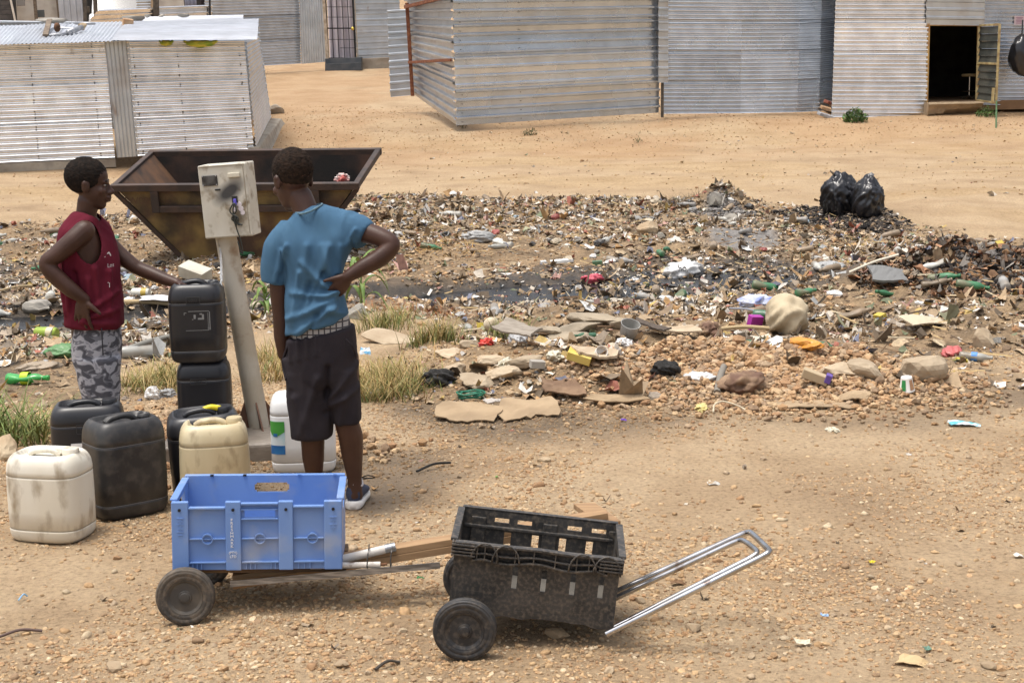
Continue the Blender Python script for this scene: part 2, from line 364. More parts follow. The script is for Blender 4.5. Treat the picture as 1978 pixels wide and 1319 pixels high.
# ================================================================ CORRUGATED IRON HUTS
def galv(name, c=(.66,.67,.68), rough=.34, metal=.85, stain=(.42,.36,.30), sl=.58, sh=.78, blue=None):
    m, nt, b = _new(name); L = nt.links; N = nt.nodes
    tc = N.new('ShaderNodeTexCoord'); oi = N.new('ShaderNodeObjectInfo')
    add = N.new('ShaderNodeVectorMath'); add.operation = 'ADD'; L.new(tc.outputs['Object'], add.inputs[0])
    ml = N.new('ShaderNodeVectorMath'); ml.operation = 'SCALE'; ml.inputs[0].default_value = (37, 19, 53); L.new(oi.outputs['Random'], ml.inputs['Scale']); L.new(ml.outputs[0], add.inputs[1])
    def nz(s, d=6, st=None):
        n = N.new('ShaderNodeTexNoise'); n.inputs['Scale'].default_value = s; n.inputs['Detail'].default_value = d
        if st:
            mp = N.new('ShaderNodeMapping'); mp.inputs['Scale'].default_value = st; L.new(add.outputs[0], mp.inputs[0]); L.new(mp.outputs[0], n.inputs['Vector'])
        else: L.new(add.outputs[0], n.inputs['Vector'])
        return n.outputs[0]
    def mr(x, a, z, c_, d):
        r = N.new('ShaderNodeMapRange'); r.inputs[1].default_value = a; r.inputs[2].default_value = z; r.inputs[3].default_value = c_; r.inputs[4].default_value = d; L.new(x, r.inputs[0]); return r.outputs[0]
    m0 = N.new('ShaderNodeMix'); m0.data_type = 'RGBA'; m0.inputs[6].default_value = (*c, 1); m0.inputs[7].default_value = (*stain, 1); L.new(mr(nz(1.6, 3), sl, sh, 0, .7), m0.inputs[0])
    mx = N.new('ShaderNodeMix'); mx.data_type = 'RGBA'; mx.inputs[7].default_value = (.26, .14, .075, 1); L.new(m0.outputs[2], mx.inputs[6]); rust = mr(nz(4.2, 8, (1, 1, .45)), .70, .80, 0, .7); L.new(rust, mx.inputs[0])
    mt = N.new('ShaderNodeMath'); mt.operation = 'MULTIPLY_ADD'; mt.inputs[1].default_value = -metal*.8; mt.inputs[2].default_value = metal; L.new(rust, mt.inputs[0]); L.new(mt.outputs[0], b.inputs['Metallic'])
    hs = N.new('ShaderNodeHueSaturation'); L.new(mx.outputs[2], hs.inputs['Color']); 
    v1 = mr(nz(3, 3), .35, .65, .90, 1.05); mm = N.new('ShaderNodeMath'); mm.operation = 'MULTIPLY'; L.new(v1, mm.inputs[0]); L.new(mr(oi.outputs['Random'], 0, 1, .86, 1.08), mm.inputs[1])
    L.new(mm.outputs[0], hs.inputs['Value']); L.new(hs.outputs[0], b.inputs['Base Color'])
    L.new(mr(nz(1.2, 2), .35, .7, rough-.04, rough+.08), b.inputs['Roughness'])
    
    return m
GALV = galv('galvanised_iron', (.64,.69,.75), .25, .84, (.70,.68,.66), .60, .85); GALV_OLD = galv('weathered_iron', (.60,.63,.66), .32, .86, (.42,.36,.31), .58, .8); GALV_NEW = galv('bright_iron', (.93,.95,.97), .20, .93, (.64,.60,.55), .64, .85)
ROOFW = galv('pale_roof_iron', (.50,.52,.56), .42, .45, (.42,.42,.44), .55, .75); CREAMIRON = galv('cream_iron', (.62,.55,.44), .5, .1, (.5,.42,.33))
RUST = mat('rusty_frame', (.17,.055,.028), .8, .2, (.28,.11,.05), 14, bump=.3)
NAIL = mat('nail_iron', (.05,.045,.04), .6, .5)
CONC = mat('rough_concrete', (.30,.265,.215), .95, 0, (.40,.35,.28), 5, bump=.6, bscale=30, dirt=(.16,.12,.085), dirt_scale=2.5)
def up(p, h, lean=(0,0)): return Vector(p) + Vector((lean[0], lean[1], h))
def patch(name, bl, br, tr, tl, d, pitch, amp, prof, m, parent, off=0.0, nlen=10, dent=.012, seed=0, ragged=0.0):
    bl, br, tr, tl = map(Vector, (bl, br, tr, tl))
    W = ((br-bl).length+(tr-tl).length)/2; H = ((tl-bl).length+(tr-br).length)/2
    Nn = (br-bl).cross(tl-bl).normalized()
    if Nn.y > 0 and abs(Nn.y) > abs(Nn.z): Nn = -Nn
    if abs(Nn.z) >= abs(Nn.y) and Nn.z < 0: Nn = -Nn
    L_ = H if d == 'h' else W
    if prof == 'sine':
        k = max(2, int(round(L_/pitch))); tt = np.linspace(0, 1, k*7+1); pr = amp*np.cos(tt*k*2*math.pi)
    else:
        k = max(1, int(round(L_/pitch))); tt = []; pr = []
        for i in range(k):
            j1, j2 = random.uniform(-.16,.16), random.uniform(-.16,.16)
            for (a, h) in ((0,-1),(.03,-1+j1),(.60,-1+j2),(.70,1),(.90,1),(1.0,-1)): tt.append((i+a)/k); pr.append(h*amp)
        tt = np.array(tt); pr = np.array(pr)
    ll = np.linspace(0, 1, nlen+1)
    A, B = np.meshgrid(ll, tt)           # A along the ridges, B across
    u, v = (A, B) if d == 'h' else (B, A)
    P4 = [np.array(p)[None, None, :] for p in (bl, br, tr, tl)]
    u_, v_ = u[..., None], v[..., None]
    pts = P4[0]*(1-u_)*(1-v_) + P4[1]*u_*(1-v_) + P4[2]*u_*v_ + P4[3]*(1-u_)*v_
    h = pr[:, None]*np.ones_like(A) + off + dent*.5*(fbm(u*W*.55+seed*7.7, v*H*1.1+seed*3.1, 5+seed, 2) if d == 'h' else fbm(u*W*1.1+seed*7.7, v*H*.55+seed*3.1, 5+seed, 2))
    loc = 0*u #fbm(u*W*3+seed, v*H*5, 17+seed, 2); h = h*(1-.55*smooth(.35, .6, loc)*smooth(.05,.0,np.minimum(u,1-u)*W*.15)) 
    pts = pts + h[..., None]*np.array(Nn)
    n1, n2 = A.shape; ix = np.arange(n1*n2).reshape(n1, n2)
    Fq = np.stack([ix[:-1,:-1], ix[:-1,1:], ix[1:,1:], ix[1:,:-1]], -1).reshape(-1, 4)
    o = np_mesh(name, pts.reshape(-1, 3), Fq, None, m, prof == 'sine', parent)
    return o
_ws = [0]
def wall(parent, bl, br, tr, tl, d='h', pitch=.076, amp=.009, prof='sine', cover=.66, m=None, name='wall_sheet', nlen=10, dent=.012):
    bl, br, tr, tl = map(Vector, (bl, br, tr, tl))
    L_ = ((tl-bl).length if d == 'h' else (br-bl).length); n = max(1, int(round(L_/cover))); out = []
    for i in range(n):
        a = i/n; z = (i+1)/n + (.02 if i < n-1 else 0); _ws[0] += 1
        j = [random.uniform(-.012, .012) for _ in range(4)]
        if d == 'h': q = [bl.lerp(tl, a), br.lerp(tr, a), br.lerp(tr, z), bl.lerp(tl, z)]
        else: q = [bl.lerp(br, a), bl.lerp(br, z), tl.lerp(tr, z), tl.lerp(tr, a)]
        out.append(patch(name, *q, d, pitch, amp, prof, m or GALV, parent, .006*(i % 2), nlen, dent, _ws[0]))
    return out
def nails(parent, pts, nrm, r=.014):
    mb = MB()
    for p in pts: mb.ell(Vector(p)+nrm*.012, (r, r, r), None, 6, 4)
    o = mb.build('nail_heads', NAIL, parent); o['kind'] = 'stuff'; return o

# ---- the low hut on the left
hut = empty('corrugated_hut', (0,0,0), 0, 'low hut of horizontal corrugated iron sheets with pale roof, behind the skip', 'hut')
b0 = P(-170, 322, 28.9); b1 = P(222, 304, 29.6); t0 = P(-190, 92, 28.9); t1 = P(203, 82, 29.6)
wall(hut, b0, b1, t1, t0, 'h', .098, .024, m=GALV_NEW, cover=.70, nlen=14, dent=.02)
c0 = P(266, 301, 29.75); c1 = P(490, 287, 30.3); d0 = P(244, 82, 29.75); d1 = P(472, 80, 30.3)
wall(hut, c0, c1, d1, d0, 'h', .098, .024, m=GALV_NEW, cover=.70, nlen=16, dent=.035)
e0 = P(226, 305, 29.55); e1 = P(269, 302, 29.75); f0 = P(201, 80, 29.55); f1 = P(249, 79, 29.75)
wall(hut, e0, e1, f1, f0, 'v', .076, .010, m=GALV_OLD, cover=.45, name='door_sheet', nlen=8)
g1 = P(524, 228, 36.5); h1 = P(500, 70, 36.5)
wall(hut, c1+Vector((.03,.05,0)), g1, h1, d1+Vector((.03,.05,0)), 'h', .076, .009, m=GALV_OLD, cover=.7, nlen=6)
r0 = P(-200, 93, 28.5); r1 = P(232, 80, 29.3); r2 = P(262, 42, 33.6); r3 = P(-160, 55, 32.6)
wall(hut, r0, r1, r2, r3, 'v', .076, .011, m=ROOFW, cover=.68, name='roof_sheet', nlen=5, dent=.02)
q0 = P(216, 81, 29.3); q1 = P(497, 79, 29.9); q2 = P(500, 42, 34.6); q3 = P(246, 46, 33.4)
wall(hut, q0+Vector((0,0,.035)), q1+Vector((0,0,.035)), q2+Vector((0,0,.035)), q3+Vector((0,0,.035)), 'h', .17, .012, 'ibr', .70, ROOFW, 'roof_sheet', 12, .05)
s0 = P(365, 41, 35.6); s1 = P(470, 40, 36.2); s2 = P(470, 30, 38.4); s3 = P(240, 36, 38.0)
wall(hut, P(250,46,35.2), s1, s2, s3, 'h', .17, .012, 'ibr', .9, ROOFW, 'roof_sheet', 8, .04)
nn = (b1-b0).cross(t0-b0).normalized(); nn = -nn if nn.y > 0 else nn
nails(hut, [b0.lerp(b1, u).lerp(t0.lerp(t1, u), (k+.5)/13) for u in (.32, .62, .93) for k in range(13)] + [c0.lerp(c1, u).lerp(d0.lerp(d1, u), (k+.4)/12) for u in (.05, .42, .95) for k in range(12)], nn)
mb = MB(); mb.bar(b0+Vector((0,.05,-.10)), b1+Vector((0,.05,-.10)), .12, .16); mb.build('footing', CONC, hut, bevel=.01)
mb = MB(); mb.hexa([c1+Vector((-.1,-.12,-.3)), c1+Vector((.20,-.1,-.3)), g1+Vector((.45,0,-.35)), g1+Vector((-.1,0,-.35)), c1+Vector((-.1,-.05,.03)), c1+Vector((.10,-.02,.03)), g1+Vector((.22,0,-.02)), g1+Vector((-.1,0,.0))]); mb.build('footing', CONC, hut, bevel=.02)
# back wall so that the hut is closed
wall(hut, b0+Vector((.3,4.4,.3)), g1+Vector((0,.02,0)), h1+Vector((0,.02,.25)), t0+Vector((.3,4.4,.55)), 'h', .17, .01, 'ibr', 1.2, GALV_OLD, 'wall_sheet', 3)
# green and yellow cloth pushed out under the eave
CLOTH_GY = mat('green_yellow_cloth', (.20,.30,.03), .9, 0, (.50,.46,.06), 6, stretch=(1, 1, 6), lo=.45, hi=.55)
def drape(name, px0, px1, py, Y, sag, label):
    nx, nyy = 22, 6; V = []; 
    for i in range(nx):
        u = i/(nx-1); px = px0+(px1-px0)*u
        for j in range(nyy):
            v = j/(nyy-1); p = P(px, py + v*sag*math.sin(math.pi*u)**.6, Y - .03 - .06*math.sin(math.pi*v)*math.sin(math.pi*u) - .02*math.sin(u*19+v*7)); V.append(p)
    Fq = [[i*nyy+j, (i+1)*nyy+j, (i+1)*nyy+j+1, i*nyy+j+1] for i in range(nx-1) for j in range(nyy-1)]
    o = np_mesh(name, V, Fq, None, CLOTH_GY); so = o.modifiers.new('thick', 'SOLIDIFY'); so.thickness = .02
    tag(o, label, 'cloth')
drape('hanging_cloth', 355, 420, 80, 29.85, 11, 'longer green and yellow cloth sagging from under the pale roof')
drape('hanging_cloth', 308, 334, 80, 29.75, 8, 'shorter green and yellow cloth end under the pale roof')
# things lying on the roofs
STONE = mat('tan_stone', (.36,.26,.16), .95, 0, (.46,.37,.25), 4, bump=.7, bscale=18, var=.2); STONE_G = mat('grey_stone', (.27,.25,.22), .95, 0, (.36,.33,.28), 4, bump=.7, bscale=18, var=.2)
BRICK = mat('dusty_brick', (.36,.20,.10), .95, 0, (.45,.30,.18), 7, bump=.5, var=.15); WOODD = mat('weathered_wood', (.13,.095,.07), .9, 0, (.22,.17,.12), 9, stretch=(1,1,6), bump=.3)
STEEL = mat('dull_steel', (.30,.31,.33), .45, .8, (.40,.40,.41), 10); DARKPL = mat('dark_fittings', (.10,.075,.05), .7)
def rock_mesh(name, r, seed, sub=2, rough=.28):
    bm = bmesh.new(); bmesh.ops.create_icosphere(bm, subdivisions=sub, radius=1)
    rr = random.Random(seed); o1 = rr.uniform(0, 50)
    planes = [(Vector((rr.gauss(0,1), rr.gauss(0,1), rr.gauss(0,1))).normalized(), rr.uniform(.45, .85)) for _ in range(11)]
    for v in bm.verts:
        p = v.co.copy()
        for n_, d_ in planes:
            e = p.dot(n_) - d_
            if e > 0: p -= n_*e*.9
        p *= 1 + rough*float(fbm(np.array([p.x*2.3+o1]), np.array([p.y*2.3+p.z*1.9]), seed, 4)[0])
        v.co = Vector((p.x*r[0], p.y*r[1], p.z*r[2]))
    me = bpy.data.meshes.new(name); bm.to_mesh(me); bm.free(); return me
def stone(name, loc, r, seed, m, label, cat='stone', group=None, rz=0, sub=2, rot=None):
    o = link(name, rock_mesh(name, r, seed, sub), m); o.location = loc; o.rotation_euler = rot or (0, 0, rz); return tag(o, label, cat, group)
stone('roof_stone', P(100, 43, 32.2)+Vector((0,-.1,.02)), (.34,.18,.08), 3, STONE_G, 'long flat stone weighing down the back edge of the pale roof')
mb = MB(); mb.box((0,0,0), (.2,.11,.16)); o = mb.build('brick', BRICK, None, bevel=.012); o.location = P(247, 45, 32.8); o.rotation_euler = (.2,.1,.5); tag(o, 'orange brick on the seam between the two roofs', 'brick')
stone('roof_stone', P(255, 36, 33.6), (.26,.14,.09), 5, STONE_G, 'grey stone slab behind the orange brick on the roof')
stone('roof_stone', P(160, 52, 31.3), (.10,.08,.07), 6, STONE, 'small tan stone beside the steel rods on the roof')
for i, (px, w) in enumerate([(285, .07), (312, .08), (355, .17)]):
    stone('roof_stone', P(px, 33, 37.2)+Vector((0,0,.03)), (w, .07, .05), 8+i, STONE_G, ['leftmost of three small stones along the back roof ridge', 'middle one of three small stones along the back roof ridge', 'largest grey stone along the back roof ridge'][i])
mb = MB(); mb.bar(P(88,74,30.2)+Vector((0,0,.05)), P(96,44,32.0)+Vector((0,0,.05)), .1, .04); tag(mb.build('plank', WOODD, bevel=.004), 'short dark wooden batten lying across the pale roof', 'plank')
for k, (a, bb, r) in enumerate([((95,75,30.3),(140,70,30.7),.03),((132,72,30.6),(158,62,31.2),.05),((145,57,31.5),(184,58,31.4),.025)]):
    mb = MB(); mb.tube([P(*a)+Vector((0,0,.05+.03*k)), P(*bb)+Vector((0,0,.05+.03*k))], r, 8)
    tag(mb.build('steel_rod', STEEL, smooth_=True), ['thin grey steel rod lying nearest the eave of the pale roof', 'thicker steel bar lying crosswise between two rods on the roof', 'grey steel rod pointing at the small tan stone on the roof'][k], 'rod')
mop = empty('castor_fitting', P(111, 62, 31.0)+Vector((0,0,.05)), 0, 'rusty round fitting with thin spokes lying on the pale roof', 'fitting')
mb = MB(); mb.ell((0,0,.03), (.06,.09,.09)); mb.build('disc', mat('rust_brown', (.16,.075,.035), .85, .2, (.08,.04,.02), 9), mop, True)
for a in ((.25,.3,.02), (.42,.02,.0)):
    mb = MB(); mb.tube([(0,0,.03), a], .012, 6); mb.build('spoke', STEEL, mop)

# ---- tall iron fence and yard hut in the middle
yard = empty('iron_yard_wall', (0,0,0), 0, 'tall wall of wide ribbed iron sheets with a corner, at the top middle', 'wall')
A = P(882, 243, 34.2); B = P(1274, 218, 35.5); At = P(872, -75, 34.2); Bt = P(1275, -75, 35.5)
wall(yard, A, B, Bt, At, 'h', .171, .036, 'ibr', .686, GALV, nlen=18, dent=.03)
Cc = P(797, 183, 38.0); Ct = P(780, -45, 38.0)
wall(yard, Cc, A+Vector((-.02,.03,0)), At+Vector((-.02,.03,0)), Ct, 'h', .171, .034, 'ibr', .686, GALV_OLD, nlen=8, dent=.03)
S0 = P(754, 188, 37.9); S1 = P(797, 184, 37.7); St0 = P(748, 20, 37.9); St1 = P(788, 18, 37.7)
wall(yard, S0, S1, St1, St0, 'h', .171, .016, 'ibr', .686, GALV_OLD, name='end_sheet', nlen=4)
O_ = P(1270, 182, 35.2); O2 = P(1290, 182, 35.2)
wall(yard, P(1272, 160, 35.30), P(1291, 160, 35.32), P(1291, -70, 35.32), P(1272, -70, 35.30), 'h', .171, .014, 'ibr', .686, GALV_OLD, name='cover_sheet', nlen=2, dent=.01)
mb = MB(); mb.bar(P(797, 186, 37.55), P(786, 6, 37.55), .08, .08); mb.build('frame_post', RUST, yard, bevel=.004)
mb = MB(); mb.bar(P(790, 121, 37.5), P(879, 116, 34.25)+Vector((-.08,0,0)), .06, .06); mb.build('frame_rail', RUST, yard, bevel=.004)
mb = MB(); mb.bar(P(783, 14, 37.5), P(872, -6, 34.25)+Vector((-.08,0,0)), .07, .07); mb.build('frame_rail', RUST, yard, bevel=.004)
mb = MB(); mb.bar(B+Vector((.05,-.08,-.1)), Bt+Vector((.05,-.08,0)), .06, .06); mb.build('corner_post', mat('old_timber', (.11,.09,.07), .9, 0, (.06,.05,.04), 8), yard, bevel=.004)
for (bp_, tp_) in ((B, Bt),):
    pass
nb = (B-A).cross(At-A).normalized(); nb = -nb if nb.y > 0 else nb
nails(yard, [A.lerp(B, u).lerp(At.lerp(Bt, u), (k+.35)/18) for u in (.03, .31, .95) for k in range(18)], nb, .012)

# ---- hut of fine corrugated iron right of it; its far edge curls away
hut2 = empty('corrugated_hut', (0,0,0), 0, 'hut wall of fine corrugated iron curling away into shade, between yard wall and doorway', 'hut')
pts = [(1279,220,35.45),(1430,219,35.9),(1540,217,36.2),(1582,215,36.35),(1616,210,36.7)]
for i in range(len(pts)-1):
    a = P(*pts[i]); bb = P(*pts[i+1]); H2 = 3.2
    wall(hut2, a, bb, up(bb, H2, (.03,0)), up(a, H2, (.03,0)), 'h', .088, .021, 'sine', .7, GALV, nlen=10 if i < 2 else 4, dent=.012)

# ---- hut with the open doorway
shop = empty('corrugated_hut', (0,0,0), 0, 'corrugated hut with dark open doorway and crumpled lower sheet', 'hut')
a = P(1606, 226, 35.3); bb = P(1789, 227, 35.5); at = P(1617, -80, 35.3); bt = P(1796, -80, 35.5)
wall(shop, a, bb, bt, at, 'h', .088, .021, 'sine', .72, GALV_NEW, nlen=16, dent=.05)
wall(shop, P(1789,48,35.46), P(1902,50,35.62), P(1904,-80,35.62), P(1791,-80,35.46), 'h', .171, .013, 'ibr', .686, GALV_OLD, nlen=4, name='lintel_sheet', dent=.012)
wall(shop, P(1893,203,35.75), P(2080,202,36.1), P(2086,-80,36.1), P(1899,-80,35.75), 'h', .088, .021, 'sine', .72, GALV, nlen=10, dent=.02)
wall(shop, a+Vector((0,.05,0)), P(1640,205,40.2), up(P(1640,205,40.2), 3.2), at+Vector((0,.05,0)), 'h', .076, .01, 'sine', 1.4, GALV_OLD, nlen=4)
DARKIN = mat('shaded_interior', (.05,.045,.04), .9, 0, (.03,.028,.026), 4)  # interior shade put into the near-black wall colour
x0, x1 = bb.x-1.9, bb.x+3.2; zf = P(1840,196,35.7).z
mb = MB(); mb.box(((x0+x1)/2, 39.6, zf+1.3), (x1-x0, .06, 3.2)); mb.build('back_wall', DARKIN, shop)
mb = MB(); mb.box((x1, 37.7, zf+1.3), (.06, 3.8, 3.2)); mb.build('side_wall', DARKIN, shop)
mb = MB(); mb.box(((x0+x1)/2, 37.6, zf+2.75), (x1-x0+.3, 4.4, .05), Euler((.06,0,0))); mb.build('roof', GALV_OLD, shop)
mb = MB(); mb.box(((x0+x1)/2, 37.75, zf-.1), (x1-x0, 3.9, .2)); mb.build('floor', mat('beaten_earth_floor', (.30,.18,.09), .95, 0, (.22,.13,.07), 3), shop)
mb = MB(); mb.bar(P(1794,50,35.52), P(1790,198,35.52), .05, .05); mb.bar(P(1890,50,35.72), P(1888,198,35.72), .05, .05); mb.bar(P(1790,48,35.5), P(1893,49,35.7), .05, .05); mb.build('door_frame', mat('yellowed_frame', (.50,.33,.12), .7, 0, (.36,.20,.08), 9), shop, bevel=.004)
# step
st = MB(); s0 = P(1792,224,35.15); s1 = P(1898,214,35.4); zz = zf-.02
pl = []; n = 18
for i in range(n+1):
    u = i/n; p = s0.lerp(s1, u); dz = .05*float(fbm(np.array([u*6]), np.array([3.]), 3, 3)[0])
    pl.append([Vector((p.x, p.y+.45, p.z-.15)), Vector((p.x, p.y+.02+dz, p.z+.02+abs(dz)+ (.06 if u>.3 else 0))), Vector((p.x, p.y-.02+dz, p.z+.14)), Vector((p.x, p.y-.08, zz-.02+.3*dz)), Vector((p.x, p.y-.05, zz+.01+.2*dz)), Vector((p.x, p.y+.45, zz+.012))])
st.rings(pl); st.build('doorstep', mat('crumbled_mortar', (.27,.20,.125), .95, 0, (.36,.27,.17), 5, bump=.8, bscale=16), shop)
# door leaf standing open
leaf = MB(); FR = mat('cream_door_steel', (.48,.40,.20), .6, .1, (.30,.21,.10), 8); PANE = mat('dusty_glass', (.055,.06,.055), .25, 0, (.10,.10,.085), 3)
ha, hb = P(1891,50,35.66), P(1886,194,35.66); fa, fb = P(1931,48,35.0), P(1924,199,35.0)
door = empty('door_guard', (0,0,0)); door.name = 'door'; door.parent = shop; door['label'] = 'cream steel door with louvred dark panes, standing open'
def dbar(u0, v0, u1, v1, w):
    q = lambda u, v: ha.lerp(fa, u).lerp(hb.lerp(fb, u), v); leaf.bar(q(u0, v0), q(u1, v1), w, w)
for a_ in ((0,0,1,0),(0,1,1,1),(0,0,0,1),(1,0,1,1),(0,.5,1,.5)): dbar(*a_, .045)
fo = leaf.build('frame', FR, shop, bevel=.004)
bpy.data.objects.remove(door); door = fo; door.name = 'door'; door['label'] = 'cream steel door with louvred dark panes, standing open'
for k in range(10):
    q = lambda u, v: ha.lerp(fa, u).lerp(hb.lerp(fb, u), v)
    v0 = .02+k*.096; 
    if k >= 5: v0 += .012
    mb = MB(); a0, a1, a2, a3 = q(.06, v0), q(.94, v0), q(.94, v0+.092), q(.06, v0+.092); off = Vector((.02, -.02, 0))
    mb.add([a0+off, a1+off, a2-off, a3-off, a0+off*1.4, a1+off*1.4, a2-off*.6, a3-off*.6], [(0,1,2,3),(7,6,5,4),(0,4,5,1),(2,6,7,3),(1,5,6,2),(3,7,4,0)]); mb.build('pane', PANE, door)
mb = MB(); mb.bar(P(1919,170,34.93), P(1917,200,34.93), .05, .05); mb.build('bolt', FR, door)
# green stick planted before it
mb = MB(); mb.tube([G(1924,249)+Vector((0,0,-.05)), P(1925,196,34.8)], .018, 6); tag(mb.build('stake', mat('green_pole', (.06,.12,.05), .7)), 'thin green stake in the ground before the open door', 'stake')
# stool inside
stl = empty('stool', P(1872,190,37.0), 0, 'round stool with tan seat standing inside the dark doorway', 'stool'); stl.location.z = zf
CH = mat('chrome', (.6,.6,.6), .2, 1.0); TAN = mat('tan_vinyl', (.50,.36,.18), .6)
mb = MB(); mb.lathe([(.0,.50),(.17,.50),(.185,.53),(.17,.56),(0,.57)], 20); mb.build('seat', TAN, stl, True)
mb = MB(); mb.tube([(0,0,.08),(0,0,.5)], .02, 8); mb.build('column', CH, stl)
mb = MB(); mb.tube([(.17*math.cos(t*math.pi/8), .17*math.sin(t*math.pi/8), .18) for t in range(17)], .012, 6, False); mb.build('foot_ring', CH, stl)
for k in range(5):
    mb = MB(); mb.bar((0,0,.08), (.2*math.cos(k*1.257), .2*math.sin(k*1.257), .03), .03, .02); mb.build('leg', DARKPL, stl)
# pieces of bent iron and bricks where the two huts meet
for i, (px, py, rz) in enumerate([(1594, 226, .3), (1600, 214, .1), (1606, 203, .5)]):
    mb = MB(); mb.box((0,0,.03), (.36,.16,.07)); o = mb.build('broken_brick', mat('red_brick_%d' % i, [(.30,.31,.33),(.36,.22,.12),(.22,.07,.045)][i], .9, 0, [(.42,.43,.45),(.48,.33,.2),(.3,.12,.08)][i], 9, bump=.4), None, bevel=.012)
    o.location = P(px, py, 35.2+.25*i); o.rotation_euler = (.2, .3, rz); tag(o, ['bent grey iron scrap at the foot of the corner gap', 'tan broken brick in the corner gap between the huts', 'dark red broken brick highest in the corner gap'][i], 'brick' if i else 'scrap')
# poster on the far right wall
mb = MB(); a = P(1969, 40, 35.85); mb.box(a, (.22,.008,.19)); po = mb.build('notice', mat('pale_pink_paper', (.72,.58,.60), .8), None); tag(po, 'small pale pink notice on the wall by the hanging bag', 'notice')
for k in range(5):
    mb = MB(); mb.box(a+Vector((.0,-.008,.06-.03*k)), (.15-.02*(k%2),.004,.010)); mb.build('print_line', mat('purple_print', (.30,.10,.22), .8), po)

# ---- huts further up the slope
back = empty('corrugated_hut', (0,0,0), 0, 'far hut of dull corrugated iron with barred door and curtain, up the slope', 'hut')
wall(back, P(395,134,49.5), P(582,123,52.0), P(577,-60,52.0), P(395,-60,49.5), 'h', .088, .021, 'sine', .7, GALV_OLD, nlen=8, dent=.02)
wall(back, P(582,124,51.9), P(629,120,52.4), P(619,-60,52.4), P(576,-60,51.9), 'v', .088, .021, 'sine', .6, GALV_OLD, nlen=4)
wall(back, P(690,116,52.8), P(775,112,53.4), P(770,-60,53.4), P(678,-60,52.8), 'h', .171, .015, 'ibr', .686, GALV_OLD, nlen=8, dent=.03)
mb = MB(); mb.bar(P(692,114,52.7), P(682,-50,52.7), .16, .02); mb.build('trim_board', CREAMIRON, back)
mb = MB(); mb.bar(P(633,120,52.4), P(622,-50,52.4), .09, .09); mb.build('door_post', mat('cream_post', (.55,.46,.36), .8, 0, (.35,.28,.2), 8), back, bevel=.006)
mb = MB(); mb.bar(P(692,121,52.75)+Vector((0,0,-.1)), P(772,118,53.2)+Vector((0,0,-.1)), .2, .45); mb.build('footing', CONC, back, bevel=.02)
CURT = mat('white_curtain', (.62,.58,.62), .9, 0, (.52,.48,.54), 5, stretch=(4,4,.6))
V = []; 
for i in range(40):
    u = i/39
    for j in range(8):
        v = j/7; p = P(637+48*u - 8*v, 112-165*v, 52.95 - .04*math.sin(u*23)); V.append(p)
np_mesh('curtain', V, [[i*8+j, (i+1)*8+j, (i+1)*8+j+1, i*8+j+1] for i in range(39) for j in range(7)], None, CURT, True, back)
BLK = mat('black_bars', (.015,.015,.017), .5, .3)
gate = MB(); 
def gp(u, v): return P(634+53*u - 8*v, 113-165*v, 52.6)
for u in (0, 1): gate.bar(gp(u,0), gp(u,1), .06, .06)
for v in (0, .35, .7, 1): gate.bar(gp(0,v), gp(1,v), .04, .04)
go = gate.build('barred_gate', BLK, back)
for k in range(1, 5):
    mb = MB(); mb.bar(gp(k/5,0), gp(k/5,1), .025, .025); mb.build('bar', BLK, go)
for v in (.12,.22,.48,.6,.85):
    mb = MB(); mb.bar(gp(0 if v != .12 else .45,v), gp(1,v), .018, .018); mb.build('bar', BLK, go)
mb = MB(); mb.ell(P(681,56,52.5), (.05,.05,.06)); mb.build('padlock', mat('brass', (.7,.5,.1), .35, .8), go)
stp = empty('doorstep', (0,0,0), 0, 'black painted double step below the barred door', 'step')
DBL = mat('black_step_paint', (.025,.03,.035), .55, 0, (.05,.05,.052), 4)
for (y0, y1, Y) in ((114,124,52.3),(124,139,51.9)):
    mb = MB(); p0, p1 = P(628,y1,Y), P(698,y1-3,Y); h = (y1-y0)/SC(Y,1.6); mb.hexa([p0, p1, p1+Vector((0,.5,0)), p0+Vector((0,.5,0)), p0+Vector((0,.04,h)), p1+Vector((0,.04,h)), p1+Vector((0,.5,h)), p0+Vector((0,.5,h))]); mb.build('tread', DBL, stp, bevel=.01)
# low fence of ribbed iron behind the left hut
fen = empty('iron_fence', (0,0,0), 0, 'low fence of shiny ribbed iron behind the pale roofs', 'fence')
wall(fen, P(160,58,44.5), P(298,50,46.0), P(298,16,46.0), P(190,20,44.5), 'h', .16, .02, 'ibr', .7, GALV_NEW, nlen=10, dent=.05)
wall(fen, P(300,50,46.1), P(410,46,47.3), P(410,10,47.3), P(300,14,46.1), 'h', .16, .02, 'ibr', .7, GALV_NEW, nlen=8, dent=.03)
mb = MB(); mb.bar(P(303,50,46.0), P(301,-4,46.0), .14, .14); mb.build('fence_post', mat('old_timber', (.16,.13,.10)), fen)
mb = MB(); mb.bar(P(406,46,47.2), P(405,-10,47.2), .05, .05); mb.build('fence_post', BLK, fen)
